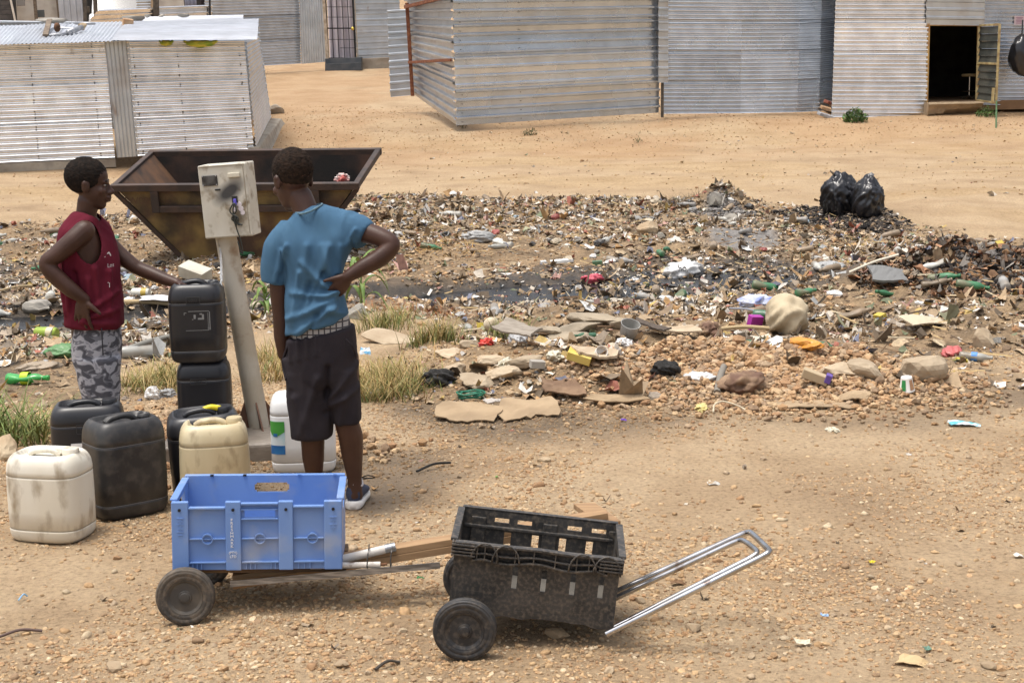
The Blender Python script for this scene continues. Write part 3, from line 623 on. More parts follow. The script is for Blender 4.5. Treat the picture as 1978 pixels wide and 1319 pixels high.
# buildings at the very top left
WHT = mat('stained_whitewash', (.66,.61,.53), .9, 0, (.56,.50,.43), 3, dirt=(.38,.31,.26), dirt_scale=1.4, dlo=.58, dhi=.8)
wh = empty('whitewashed_house', (0,0,0), 0, 'stained whitewashed house with a dark post and small vent, at the top left', 'house')
mb = MB(); p = [P(18,75,50), P(118,75,51), P(118,75,51)+Vector((0,3,0)), P(18,75,50)+Vector((0,3,0))]; q = [P(12,-60,50), P(104,-60,51), P(104,-60,51)+Vector((0,3,0)), P(12,-60,50)+Vector((0,3,0))]; mb.hexa(p+q); mb.build('wall', WHT, wh)
mb = MB(); mb.bar(P(72,60,49.9), P(62,-60,49.9), .10, .08); mb.build('timber_post', WOODD, wh)
mb = MB(); mb.bar(P(117,60,50.9), P(106,-60,50.9), .08, .08); mb.build('timber_post', WOODD, wh)
mb = MB(); mb.box(P(78,27,50.2), (.24,.08,.22)); mb.build('window', mat('grey_window', (.10,.11,.11), .4), wh, bevel=.01)
mb = MB(); mb.box(P(40,3,49.95), (.24,.06,.28)); mb.build('vent', mat('grey_panel', (.30,.28,.26), .8), wh, bevel=.01)
sh = empty('slatted_shed', (0,0,0), 0, 'dark slatted shed side in the top left corner', 'shed')
for k in range(9):
    mb = MB(); mb.bar(P(-40,62-9*k,48.5), P(31-2.1*k,60-9*k,48.7), .04, .12); mb.build('slat', mat('dark_slat', (.055,.05,.048), .8, 0, (.09,.08,.075), 8), sh, bevel=.004)
mb = MB(); mb.bar(P(31,48,48.6), P(12,-40,48.6), .05, .05); mb.build('edge_board', WHT, sh)
mb = MB(); mb.box(P(-5,20,49.2), (1.1,.1,2.6)); mb.build('wall', DARKIN, sh)
bs = empty('corrugated_shed', (0,0,0), 0, 'shed of pale bluish vertical iron sheets beside the white house', 'shed')
wall(bs, P(118,70,50.5), P(163,62,50.6), P(154,-60,50.6), P(106,-60,50.5), 'v', .16, .02, 'ibr', .7, ROOFW, nlen=4)
dh = empty('timber_shack', (0,0,0), 0, 'brown shack with black open doorway beside the white van', 'shack')
mb = MB(); mb.bar(P(186,60,50), P(182,-60,50), .14, .1); mb.build('door_post', mat('old_timber', (.16,.13,.10)), dh)
mb = MB(); mb.bar(P(165,60,50), P(163,-60,50), .1, .1); mb.build('door_post', mat('old_timber', (.16,.13,.10)), dh)
mb = MB(); mb.box(P(175,10,52.5), (1.2,.1,2.8)); mb.build('back_wall', DARKIN, dh)
wall(dh, P(265,60,50), P(306,58,50.2), P(305,-60,50.2), P(262,-60,50), 'h', .076, .01, 'sine', .7, GALV_OLD, nlen=3)
mb = MB(); mb.bar(P(293,58,49.9), P(297,-60,49.9), .09, .09); mb.build('timber_post', mat('pale_timber', (.35,.26,.17), .9), dh)
ww = empty('white_shack', (0,0,0), 0, 'plain white wall panel of a shack above the shiny fence', 'shack')
mb = MB(); p0, p1 = P(308,60,50.5), P(357,56,50.7); mb.hexa([p0,p1,p1+Vector((0,.1,0)),p0+Vector((0,.1,0)),up(p0,2.6),up(p1,2.6),up(p1,2.6)+Vector((0,.1,0)),up(p0,2.6)+Vector((0,.1,0))]); mb.build('wall', WHT, ww)
mb = MB(); mb.box(P(384,10,52), (1.3,.1,2.6)); mb.build('wall', DARKIN, ww)
for k, (px, c, w) in enumerate([(369,(.30,.33,.45),22),(392,(.07,.06,.07),8)]):
    V = [P(px-w/2+w*i/9, 16-50*j/3, 49.6+.05*math.sin(i*2.1)) for i in range(10) for j in range(4)]
    o = np_mesh('hanging_garment', V, [[i*4+j,(i+1)*4+j,(i+1)*4+j+1,i*4+j+1] for i in range(9) for j in range(3)], None, mat('garment_%d' % k, c, .9)); o.modifiers.new('thick','SOLIDIFY').thickness = .02
    tag(o, ['pale blue garment hanging beside the white shack wall', 'black garment hanging beside the pale blue one'][k], 'garment')
# white van
van = empty('parked_van', P(228, 60, 51.5), .12, 'white van seen from the front behind the shiny fence, dark windscreen', 'van'); van.location.z = float(Tz(van.location.x, 51.5))
VW = mat('white_van_paint', (.72,.72,.72), .3, 0, coat=.5); GL = mat('dark_windscreen', (.012,.014,.02), .08)
vz = P(228, 24, 51.3).z - van.location.z     # sill of the windscreen
mb = MB(); w = .80
prof = [(-.55,.25),(-.6,vz-.25),(-.45,vz-.05),(.15,vz),(.62,vz+.52),(.8,vz+.6),(3.4,vz+.58),(3.5,.3)]
M = Matrix(((0,0,1,0),(1,0,0,0),(0,1,0,0),(0,0,0,1))); mb.prism(prof, -w, w, M); mb.build('body', VW, van, bevel=.06, seg=3)
mb = MB(); mb.add([(-.68,.17,vz+.03),(.68,.17,vz+.03),(.6,.58,vz+.47),(-.6,.58,vz+.47)], [(0,1,2,3)]); o = mb.build('windscreen', GL, van); o.location = (0,-.018,.016)
for s in (-1,1):
    mb = MB(); mb.add([(s*.805,.35,vz+.03),(s*.805,1.2,vz+.03),(s*.805,1.2,vz+.48),(s*.805,.75,vz+.48)], [(0,1,2,3)]); mb.build('side_window', GL, van)
    mb = MB(); mb.box((s*.9,.15,vz+.1), (.12,.06,.2)); mb.build('mirror', DARKPL, van, bevel=.02)
    mb = MB(); mb.box((s*.55,-.6,vz-.4), (.3,.06,.18)); mb.build('headlight', mat('lamp_glass', (.8,.8,.8), .1), van, bevel=.02)
    for yy in (.0, 2.5):
        mb = MB(); mb.lathe([(.0,-.1),(.2,-.1),(.32,-.09),(.33,0),(.32,.09),(.2,.1),(0,.1)], 20, Matrix.Translation((s*.72,yy,.32)) @ Matrix.Rotation(R(90),4,'Y')); mb.build('wheel', mat('van_tyre', (.03,.03,.03), .8), van, True)
# bag hanging on the far right wall
# ================================================================ SKIP
SKIPY = mat('burnt_yellow_paint', (.29,.195,.065), .75, .1, (.10,.055,.032), 2.6, lo=.38, hi=.62, dirt=(.025,.020,.018), dirt_scale=1.6, dlo=.44, dhi=.64, bump=.15)
SKIPR = mat('burnt_rust', (.095,.05,.033), .8, .15, (.05,.032,.026), 3.5, dirt=(.02,.017,.015), dirt_scale=2.2, dlo=.40, dhi=.60, bump=.2)
SKIPRIM = mat('sooty_rim_steel', (.055,.042,.036), .6, .4, (.085,.055,.042), 6, bump=.15)
skip = empty('rubbish_skip', (0,0,0), 0, 'large rusty yellow trapezoid rubbish skip, burnt inside, behind the water point', 'skip')
sk0 = P(217, 362, 17.3); sk1 = P(693, 358, 17.02); L_ = (sk1-sk0).length; ex = (sk1-sk0).normalized()
W_, Hh = 1.30, .86; tilt = R(12)
ey0 = Vector((-ex.y, ex.x, 0)).normalized(); ez0 = ex.cross(ey0)
ey = ey0*math.cos(tilt) + ez0*math.sin(tilt); ez = ex.cross(ey)
MS = Matrix((ex, ey, ez)).transposed().to_4x4(); MS.translation = sk0; skip.matrix_world = MS      # local: x along, y away, z up; rim at z=0
ins, bot = .70, -Hh
def plate(a, b, c, d, t=.012):          # thick plate from 4 pts
    n = (Vector(b)-Vector(a)).cross(Vector(d)-Vector(a)).normalized()*t; q = [Vector(p) for p in (a,b,c,d)]
    return [p-n for p in q]+[p for p in q]
x0, x1 = 0.04, L_-.04; bx0, bx1 = ins, L_-ins
mb = MB(); mb.hexa(plate((x0,0,0),(x1,0,0),(bx1,.10,bot),(bx0,.10,bot))); mb.build('front_panel', SKIPY, skip)
mb = MB(); mb.hexa(plate((x0,W_,0),(x1,W_,0),(bx1,W_-.10,bot),(bx0,W_-.10,bot))); mb.build('back_panel', SKIPR, skip)
mb = MB(); mb.hexa(plate((x0,0,0),(x0,W_,0),(bx0,W_-.1,bot),(bx0,.1,bot))); mb.build('end_panel', mat('scorched_orange', (.14,.072,.038), .8, .1, (.05,.034,.026), 4), skip)
mb = MB(); mb.hexa(plate((x1,0,0),(x1,W_,0),(bx1,W_-.1,bot),(bx1,.1,bot))); mb.build('end_panel', SKIPR, skip)
mb = MB(); mb.box((L_/2, W_/2, bot), (bx1-bx0, W_-.2, .02)); mb.build('floor', SKIPR, skip)
rim = .075
mb = MB(); mb.box((L_/2,-.02,0), (L_+.02,.07,rim)); mb.build('rim', SKIPRIM, skip, bevel=.006)
mb = MB(); mb.box((L_/2,W_+.02,0), (L_+.02,.07,rim)); mb.build('rim', SKIPRIM, skip, bevel=.006)
for x in (.025, L_-.025):
    mb = MB(); mb.box((x,W_/2,.0), (.06,W_-.034,rim-.006)); mb.build('rim', SKIPRIM, skip, bevel=.006)
for x in (.46, L_-.46):
    mb = MB(); mb.box((x,-.028,-.155), (.085,.055,.235)); mb.build('upright', SKIPRIM, skip, bevel=.006)
mb = MB(); mb.box((L_/2,-.025,-.235), (L_-.92-.087,.06,.07)); mb.build('side_rail', SKIPRIM, skip, bevel=.006)
for xa, xb in ((.02, bx0-.02), (L_-.02, bx1+.02)):
    mb = MB(); mb.bar((xa,-.008,-.04), (xb,.088,bot), .03, .05, (1,0,0)); mb.build('edge_strip', SKIPRIM, skip)
mb = MB(); mb.box((L_/2,.085,bot+.015), (bx1-bx0,.03,.03)); mb.build('bottom_strip', SKIPR, skip)
for i, s in ((0, 'BW002'),):
    me = text_mesh(s, .115, .001); o = link('lettering', me, mat('faded_stencil', (.10,.055,.03), .8), skip); o.matrix_local = frame_M((.26,.006,-.155), (1,0,0), (0,-.115,1)) 
me = text_mesh('002', .10, .001); o = link('lettering', me, mat('faded_stencil2', (.30,.15,.06), .8), skip); o.matrix_local = frame_M((L_*.76,.006,-.14), (1,0,0), (0,-.115,1))
# scrap of paper caught in the skip
# ================================================================ WATER POINT
PAINTED = mat('stained_cream_paint', (.58,.555,.48), .55, 0, (.50,.465,.385), 5, dirt=(.20,.145,.08), dirt_scale=14, dlo=.53, dhi=.70, bump=.08)
POLEM = mat('flaking_cream_pole', (.52,.48,.40), .6, 0, (.42,.36,.27), 4, dirt=(.24,.15,.08), dirt_scale=9, dlo=.53, dhi=.70, bump=.15)
RUSTW = mat('wet_rust', (.14,.06,.03), .5, .2, (.07,.04,.028), 7)
slab_z = Tz(-1.3, 8.0)+.10
tap = empty('water_dispenser', (0,0,0), 0, 'leaning cream water dispenser box on a round steel post', 'water point')
Yt = 8.12
pb = P(503, 838, Yt); pt = P(436, 455, Yt)
mb = MB(); mb.tube([pb, pt], .053, 24); mb.build('post', POLEM, tap, True, auto=40)
mb = MB(); mb.box(pb+Vector((0,0,-.004)), (.30,.24,.014), Euler((0,0,.15))); mb.build('base_plate', RUSTW, tap, bevel=.003)
axis = (pt-pb).normalized()
for a in (.3, 1.9, 3.5, 5.0):
    d = Vector((math.cos(a), math.sin(a), 0)); side = d.cross(Vector((0,0,1)))*.004
    q = [pb+d*.045, pb+d*.13, pb+d*.13+Vector((0,0,.03)), pb+d*.045+axis*.19]
    mb = MB(); mb.add([p-side for p in q]+[p+side for p in q], [(3,2,1,0),(4,5,6,7),(0,1,5,4),(1,2,6,5),(2,3,7,6),(3,0,4,7)]); mb.build('gusset', RUSTW, tap)
fl = [P(380,322,Yt-.09), P(473,314,Yt-.12), P(489,455,Yt-.12), P(396,463,Yt-.09)]
bxx = (fl[1]-fl[0]).normalized(); byy = (fl[0]-fl[3]).normalized(); bw = .5*((fl[1]-fl[0]).length+(fl[2]-fl[3]).length); bh = .5*((fl[0]-fl[3]).length+(fl[1]-fl[2]).length)
# the box is yawed a little so that its side shows
yaw = Matrix.Rotation(R(-2.5), 3, 'Z'); bxx = yaw @ bxx; bxx = (bxx - byy*bxx.dot(byy)).normalized()
MBX = frame_M((fl[0]+fl[1]+fl[2]+fl[3])/4, bxx, byy)     # local z points to the viewer
box = MB(); box.box((0,0,-.07), (bw,bh,.14)); bo = box.build('box', PAINTED, tap, bevel=.006); bo.matrix_local = MBX
def onbox(name, c, d, m, bev=.0, par=None):
    mb = MB(); mb.box(c, d); o = mb.build(name, m, par or bo, bevel=bev); return o
mb = MB()
for (cx, cy, sx, sy) in ((0,bh/2-.006,bw-.01,.004),(0,-bh/2+.006,bw-.01,.004),(bw/2-.012,0,.003,bh-.03)):
    mb.box((cx,cy,.001),(sx,sy,.004))
mb.build('door_seam', mat('seam_shadow', (.30,.26,.20), .7), bo)
onbox('display', (-.065,.105,.002), (.078,.05,.012), mat('black_display', (.02,.02,.022), .3, 0, (.09,.09,.09), 20), .002)
for s in ((-.1,.127),(-.03,.127),(-.1,.083),(-.03,.083)):
    mb = MB(); mb.ell((s[0],s[1],.009), (.004,.004,.003), None, 8, 4); mb.build('screw', STEEL, bo)
onbox('plate', (.062,.125,.006), (.062,.022,.016), mat('cream_plate', (.60,.56,.45), .5), .003)
onbox('card_slot', (-.03,.058,.001), (.028,.007,.006), mat('slot_black', (.015,.015,.015), .6))
onbox('key_socket', (.052,.005,.001), (.028,.032,.008), mat('slot_black', (.015,.015,.015), .6))
onbox('key_tag', (.055,-.006,.012), (.014,.030,.012), mat('purple_plastic', (.13,.11,.62), .4), .003)
for k, (x, y, r) in enumerate([(.072,-.02,.013),(.078,-.042,.014),(.085,-.062,.012),(.045,-.045,.01)]):
    mb = MB(); mb.lathe([(0,.001),(r,.001),(r*.9,.003),(0,.003)], 12); o = mb.build('paint_dab', mat('white_dab', (.66,.60,.62), .7), bo); o.location = (x,y,0)
# black scorch / spray mark on the front: a mark with its own shape, part of the paint
nt = PAINTED.node_tree; N = nt.nodes; L = nt.links; bb_ = N['Principled BSDF']; old = bb_.inputs['Base Color'].links[0].from_socket
tcp = N.new('ShaderNodeTexCoord'); mp = N.new('ShaderNodeMapping'); mp.vector_type = 'TEXTURE'; mp.inputs['Location'].default_value = (.028,.045,0); mp.inputs['Rotation'].default_value = (0,0,R(33)); mp.inputs['Scale'].default_value = (.092,.046,.3)
L.new(tcp.outputs['Object'], mp.inputs[0]); ln = N.new('ShaderNodeVectorMath'); ln.operation = 'LENGTH'; L.new(mp.outputs[0], ln.inputs[0])
mr = N.new('ShaderNodeMapRange'); mr.inputs[1].default_value = 1.25; mr.inputs[2].default_value = .45; mr.inputs[3].default_value = 0; mr.inputs[4].default_value = .98; L.new(ln.outputs['Value'], mr.inputs[0])
mx = N.new('ShaderNodeMix'); mx.data_type = 'RGBA'; L.new(mr.outputs[0], mx.inputs[0]); L.new(old, mx.inputs[6]); mx.inputs[7].default_value = (.035,.035,.037,1)
mp2 = N.new('ShaderNodeMapping'); mp2.vector_type = 'TEXTURE'; mp2.inputs['Location'].default_value = (.06,-.075,0); mp2.inputs['Scale'].default_value = (.06,.085,.3); L.new(tcp.outputs['Object'], mp2.inputs[0])
ln2 = N.new('ShaderNodeVectorMath'); ln2.operation = 'LENGTH'; L.new(mp2.outputs[0], ln2.inputs[0]); nz = N.new('ShaderNodeTexNoise'); nz.inputs['Scale'].default_value = 45; nz.inputs['Detail'].default_value = 6; L.new(tcp.outputs['Object'], nz.inputs['Vector'])
m3 = N.new('ShaderNodeMath'); m3.operation = 'ADD'; L.new(ln2.outputs['Value'], m3.inputs[0]); L.new(nz.outputs[0], m3.inputs[1]); mr2 = N.new('ShaderNodeMapRange'); mr2.inputs[1].default_value = 1.5; mr2.inputs[2].default_value = .7; mr2.inputs[4].default_value = .8; L.new(m3.outputs[0], mr2.inputs[0])
mx2 = N.new('ShaderNodeMix'); mx2.data_type = 'RGBA'; L.new(mr2.outputs[0], mx2.inputs[0]); L.new(mx.outputs[2], mx2.inputs[6]); mx2.inputs[7].default_value = (.13,.085,.035,1); L.new(mx2.outputs[2], bb_.inputs['Base Color'])
CABLE = mat('black_cable', (.022,.026,.022), .5)
for k in range(3):
    o = (k-1)*.008
    pts = spline([(.053+o*.4,-.01,.02),(.045+o*2,-.05,.026),(.05-o*2,-.09,.024),(.068+o*2,-.12,.024),(.06-o,-.085-k*.01,.03),(.05+o,-.07,.028),(.052,-.13,.024),(.066+o,-bh/2-.01,.024),(.07+o*2,-bh/2-.07,.02),(.062+o*2,-bh/2-.075,.018),(.05,-bh/2-.02,.02)][:(11 if k == 1 else 7)], 5)
    mb = MB(); mb.tube(pts, .0035, 6); mb.build('cable', CABLE, bo, True)
sp = MBX @ Vector((-.073,-bh/2-.012,-.06)); mb = MB(); mb.tube([sp+Vector((0,0,.02)), sp+Vector((.003,0,-.035))], .009, 10); mb.build('spout', STEEL, tap, True)
slab = MB(); sc_ = [P(225,905,7.60), P(565,888,7.58)]
sl0 = Vector((-1.68, 7.72, 0)); sl1 = Vector((-1.05, 7.80, 0))
cnt = [(-1.72,7.70),(-1.4,7.72),(-1.03,7.78),(-1.02,8.4),(-1.75,8.42)]
zb = Tz(-1.4,8.0)
slab.prism(cnt, zb-.15, zb+.09); so = slab.build('concrete_slab', mat('wet_concrete', (.15,.125,.10), .5, 0, (.25,.215,.175), 4, bump=.5, bscale=25), None, bevel=.02, seg=3); tag(so, 'damp concrete slab under the water post and stacked cans', 'slab')
# falling water
g0 = sp+Vector((.003,0,-.035)); g1 = P(426, 566, Yt-.13)
pts = []; rs = []
for k in range(25):
    t = k/24; p = g0.lerp(g1, t); p.x += .010*t*(1-t)*2 + .0022*math.sin(k*1.9)*t; pts.append(p); rs.append(.0055+.0025*abs(math.sin(k*2.3+.5*k*k%3))*t)
mb = MB(); mb.tube(pts, rs, 8)
wmat, nt_, b_ = _new('falling_water'); b_.inputs['Base Color'].default_value = (.85,.88,.9,1); b_.inputs['Roughness'].default_value = .12; b_.inputs['IOR'].default_value = 1.33; b_.inputs['Transmission Weight'].default_value = .55
tag(mb.build('water_stream', wmat, None, True), 'thin stream of water falling from the spout into the top black can', 'water')

# ================================================================ JERRYCANS
def se(a, b, n, t):
    c, s = math.cos(t), math.sin(t); return (a*math.copysign(abs(c)**(2/n), c), b*math.copysign(abs(s)**(2/n), s))
BODY_PROF = [(0,.70),(.006,.80),(.02,.88),(.05,.95),(.09,.985),(.135,1.0),(.148,1.0),(.154,.978),(.162,.978),(.168,1.0),(.35,1.008),(.55,1.008),(.72,1.0),(.735,1.0),(.742,.98),(.75,.98),(.757,1.0),(.80,.995),(.86,.97),(.905,.925),(.94,.86),(.965,.78),(.975,.71),(.968,.66),(.94,.62),(.92,.58),(.915,.50)]
BLACKP = mat('scuffed_black_plastic', (.016,.016,.018), .42, 0, (.035,.034,.033), 5, dirt=(.075,.066,.058), dirt_scale=22, dlo=.46, dhi=.80, bump=.05, bscale=40, spec=.5)
BLACKN = mat('clean_black_plastic', (.014,.014,.017), .36, 0, (.022,.022,.025), 5, spec=.5, dirt=(.075,.065,.055), dirt_scale=4, dlo=.54, dhi=.82)
WHITEP = mat('dirty_white_plastic', (.74,.71,.62), .42, 0, (.64,.59,.48), 3, dirt=(.24,.175,.10), dirt_scale=15, dlo=.53, dhi=.78, stretch=(1,1,.45))
CREAMP = mat('yellowed_plastic', (.60,.52,.34), .45, 0, (.48,.38,.22), 3, dirt=(.20,.135,.07), dirt_scale=18, dlo=.53, dhi=.80, stretch=(1,1,.5))
WHITEN = mat('clean_white_plastic', (.80,.80,.79), .35, 0, (.74,.73,.70), 2, dirt=(.40,.33,.24), dirt_scale=4, dlo=.66, dhi=.9)
YELL = mat('yellow_plastic', (.75,.60,.02), .4); PRINTW = mat('white_print', (.80,.80,.79), .7); EMB = mat('moulded_black', (.035,.035,.037), .5); PRINTG = mat('worn_print', (.22,.22,.215), .7)
def can_rings(w, d, h, n=4.2, seg=48, prof=BODY_PROF, taper=0.0):
    rings = []
    for (zf, s) in prof:
        pw = n if s > .6 else 3.0; inset = (1-s)*min(w, d)*.5
        rings.append([Vector((*se((w/2-inset)*(1-taper*zf), (d/2-inset)*(1-taper*zf), pw, 2*math.pi*k/seg+.001), zf*h)) for k in range(seg)])
    return rings
def jerrycan(loc, rz, w, d, h, m, label, cap='open', rot=None, flat=1.0, taper=0, handle_m=None, n=4.2):
    c = empty('jerrycan', loc, rz, label, 'jerrycan', 'jerrycans around the water point')
    if rot: c.rotation_euler = (rot[0], rot[1], rz)
    mb = MB(); mb.rings(can_rings(w, d, h, n, taper=taper)); mb.build('body', m, c, True)
    sc = 1-taper
    for zf in (.158, .746):
        mb = MB(); mb.tube([Vector((*se((w/2)*.99*(1-taper*zf), (d/2)*.988*(1-taper*zf), n, 2*math.pi*k/48+.001), zf*h)) for k in range(49)], .0013, 5, False); mb.build('seam', mat('pale_seam', (.20,.19,.18), .6) if m in (BLACKP, BLACKN) else mat('dirty_seam', (.33,.26,.16), .7), c, True)
    # seam line round the middle and moulded handle bridging the sunk top
    hx = w*.20; mb = MB(); pts = spline([(-hx*1.25,.0,h*.935),(-hx*.85,0,h*.972),(0,0,h*.988),(hx*.55,0,h*.972),(hx*.9,0,h*.935)], 6)
    for q in range(2):
        mb.tube([p+Vector((0,(q-.5)*.016,0)) for p in pts], .0125, 8)
    mb.build('handle', handle_m or m, c, True)
    nx, ny = w*.31*sc, -d*.0
    M = Matrix.Translation((nx, ny, h*.912))
    mb = MB(); mb.lathe([(.026,-.01),(.026,.004),(.029,.006),(.029,.010),(.026,.012),(.029,.016),(.029,.02),(.026,.022),(.026,.030),(.020,.031),(.019,.0),(0,-.005)], 24, M); mb.build('neck', m, c, True)
    if cap and cap != 'open':
        mb = MB(); mb.lathe([(.034,.004),(.035,.008),(.035,.034),(.031,.039),(0,.040)], 28, M); mb.build('cap', cap, c, True, auto=40)
    return c
def badge(c, w, d, h, zc, bw_, bh_, m, xo=0, line=.004, txt=None):       # raised rectangle outline on the front face
    y = -d/2*1.005
    mb = MB()
    for (x, z, a, b) in ((0,bh_/2,bw_,line),(0,-bh_/2,bw_,line),(-bw_/2,0,line,bh_-line),(bw_/2,0,line,bh_-line)): mb.box((xo+x,y,zc+z),(a,.004,b))
    o = mb.build('moulded_mark', m, c)
    if txt:
        me = text_mesh(txt, bh_*.62, .001); t = link('lettering', me, m, c); t.matrix_local = frame_M((xo,y-.0015,zc-bh_*.03), (1,0,0), (0,0,1))
    return o
def patch_label(c, w, d, h, t0, t1, z0, z1, m, off=.0015, n=4.2, name='label', wave=0):
    V = []; nu, nv = 14, 8
    for i in range(nu+1):
        t = t0+(t1-t0)*i/nu
        for j in range(nv+1):
            zz = z0+(z1-z0)*j/nv + (wave*math.sin(i/nu*math.pi) if j == 0 else 0)
            x, y = se(w/2*1.006+off, d/2*1.006+off, n, t); V.append((x, y, zz*h))
    return np_mesh(name, V, [[i*(nv+1)+j,(i+1)*(nv+1)+j,(i+1)*(nv+1)+j+1,i*(nv+1)+j+1] for i in range(nu) for j in range(nv)], None, m, True, c)
# stacked pair on the slab
zt = zb+.092
p = P(397, 852, 7.93); H1 = .385
lc = jerrycan((p.x, 7.98, zt), R(6), .262, .235, H1, BLACKN, 'lower black jerrycan standing on the slab with another on top', BLACKN, n=5)
badge(lc, .262, .235, H1, .285, .075, .026, EMB, -.02, .003, 'HDPE')
uc = jerrycan((p.x-.015, 7.97, zt+H1*.972), R(4), .268, .24, .40, BLACKN, 'upper black jerrycan under the spout, worn square print on its front', 'open', n=5)
badge(uc, .268, .24, .40, .315, .066, .032, EMB, -.005, .003, '0000')
mb = MB(); y_ = -.24/2*1.006
for (x, z, a, b) in ((.02,.262,.10,.0025),(.072,.215,.004,.09),(.064,.215,.002,.08),(-.045,.255,.012,.003),(-.05,.25,.003,.012),(.01,.168,.11,.002),(.068,.18,.014,.003),(.068,.172,.014,.003)): mb.box((x,y_,z),(a,.0015,b))
for (x, z, a, b) in ((.0,.235,.010,.02),(.03,.248,.012,.006),(.03,.225,.03,.008),(.04,.238,.010,.018),(-.01,.222,.006,.004)): mb.box((x,y_,z),(a,.0015,b))
mb.build('worn_print', PRINTG, uc)
def gcan(px, py, rz, w, d, h, m, label, cap='open', **k):       # bottom-front of the can at that point
    g = G(px, py); g.y += d*.42; g.z = Tz(g.x, g.y)-.004; return jerrycan(g, rz, w, d, h, m, label, cap, **k)
wc = gcan(91, 1049, R(-14), .325, .25, .375, WHITEP, 'dirty white jerrycan nearest the viewer at the left edge', WHITEP, n=3.6)
bc = gcan(236, 1001, R(38), .32, .25, .435, BLACKP, 'scuffed black jerrycan with open threaded neck, beside the dirty white one', 'open', n=4.4)
bc2 = gcan(166, 938, R(10), .33, .25, .385, BLACKN, 'black jerrycan with white print, behind the scuffed black one', BLACKN, n=4.6)
badge(bc2, .33, .25, .385, .275, .085, .042, EMB, 0, .003, 'OPC')
mb = MB(); mb.box((-.04,-.1268,.185), (.062,.0015,.052)); lb = mb.build('label', PRINTW, bc2)
me = text_mesh('5', .045, .0006); t = link('lettering', me, mat('print_black', (.02,.02,.02), .7), bc2); t.matrix_local = frame_M((-.03,-.1285,.185), (0,0,1), (-1,0,0))
for k, s in enumerate(('CLEANING','& DEGREASER','CLEANING','use in well','ventilated','areas only')):
    me = text_mesh(s, .017 if k < 3 else .012, .0005); t = link('lettering', me, PRINTW, bc2); t.matrix_local = frame_M((.05,-.1278,.197-.017*k), (1,0,0), (0,0,1))
mb = MB(); mb.box((.01,0,.385*.995), (.035,.02,.008)); mb.build('tag', YELL, bc2, bevel=.003)
rc = gcan(398, 965, R(12), .325, .26, .40, BLACKN, 'black jerrycan with yellow handle end, behind the cream one', BLACKN, n=4.4, rot=(R(3), R(-3)))
mb = MB(); pts = spline([(.0,-.004,.392),(.04,-.004,.404),(.085,-.004,.392)], 5); mb.tube(pts, .013, 8); mb.build('yellow_grip', YELL, rc, True)
cc = gcan(411, 985, R(10), .31, .25, .385, CREAMP, 'yellowed cream jerrycan behind the blue crate', CREAMP, n=3.8, taper=.05)
tc_ = gcan(584, 914, R(6), .305, .22, .385, WHITEN, 'clean white jerrycan with green and blue label, behind the boy in blue', None, n=4.6)
LG = mat('label_green', (.05,.28,.04), .5, 0, (.10,.36,.06), 4); LWh = mat('label_white', (.62,.68,.70), .5, 0, (.45,.62,.66), 9); LB = mat('label_blue', (.012,.10,.30), .5, 0, (.03,.18,.42), 8)
ta, tb = R(202), R(256)
patch_label(tc_, .305, .22, .385, ta, tb, .27, .68, LWh, .0015, 4.6, 'label'); patch_label(tc_, .305, .22, .385, ta, tb, .55, .68, LG, .0025, 4.6, 'label_band', -.06); patch_label(tc_, .305, .22, .385, ta, tb, .27, .38, LB, .0025, 4.6, 'label_band')
patch_label(tc_, .305, .22, .385, R(222), R(238), .49, .53, LB, .0028, 4.6, 'label_band')

# ================================================================ CARTS
BLUEP = mat('faded_blue_plastic', (.125,.235,.52), .5, 0, (.16,.275,.55), 4, dirt=(.34,.36,.40), dirt_scale=6, dlo=.54, dhi=.82, bump=.03)
BLKC = mat('dusty_black_crate', (.022,.021,.020), .55, 0, (.05,.046,.042), 9, dirt=(.15,.12,.09), dirt_scale=75, dlo=.46, dhi=.80, bump=.12, bscale=70)
TYRE = mat('dusty_rubber', (.04,.036,.032), .8, 0, (.085,.072,.058), 7, dirt=(.16,.125,.09), dirt_scale=60, dlo=.44, dhi=.80, bump=.15, bscale=90); TYRE2 = mat('black_rubber', (.018,.018,.019), .6, 0, (.035,.034,.034), 8, dirt=(.11,.09,.07), dirt_scale=60, dlo=.46, dhi=.85)
RIMM = mat('dusty_rim', (.05,.046,.042), .6, 0, (.11,.092,.07), 12)
CHROME = mat('worn_chrome', (.55,.55,.56), .22, 1.0, (.38,.36,.34), 9, dirt=(.16,.09,.05), dirt_scale=14, dlo=.60, dhi=.74)
PINE = mat('pale_pine', (.36,.225,.115), .8, 0, (.27,.16,.078), 3, stretch=(1,14,14), bump=.1, dirt=(.2,.14,.085), dirt_scale=3, dlo=.6, dhi=.85)
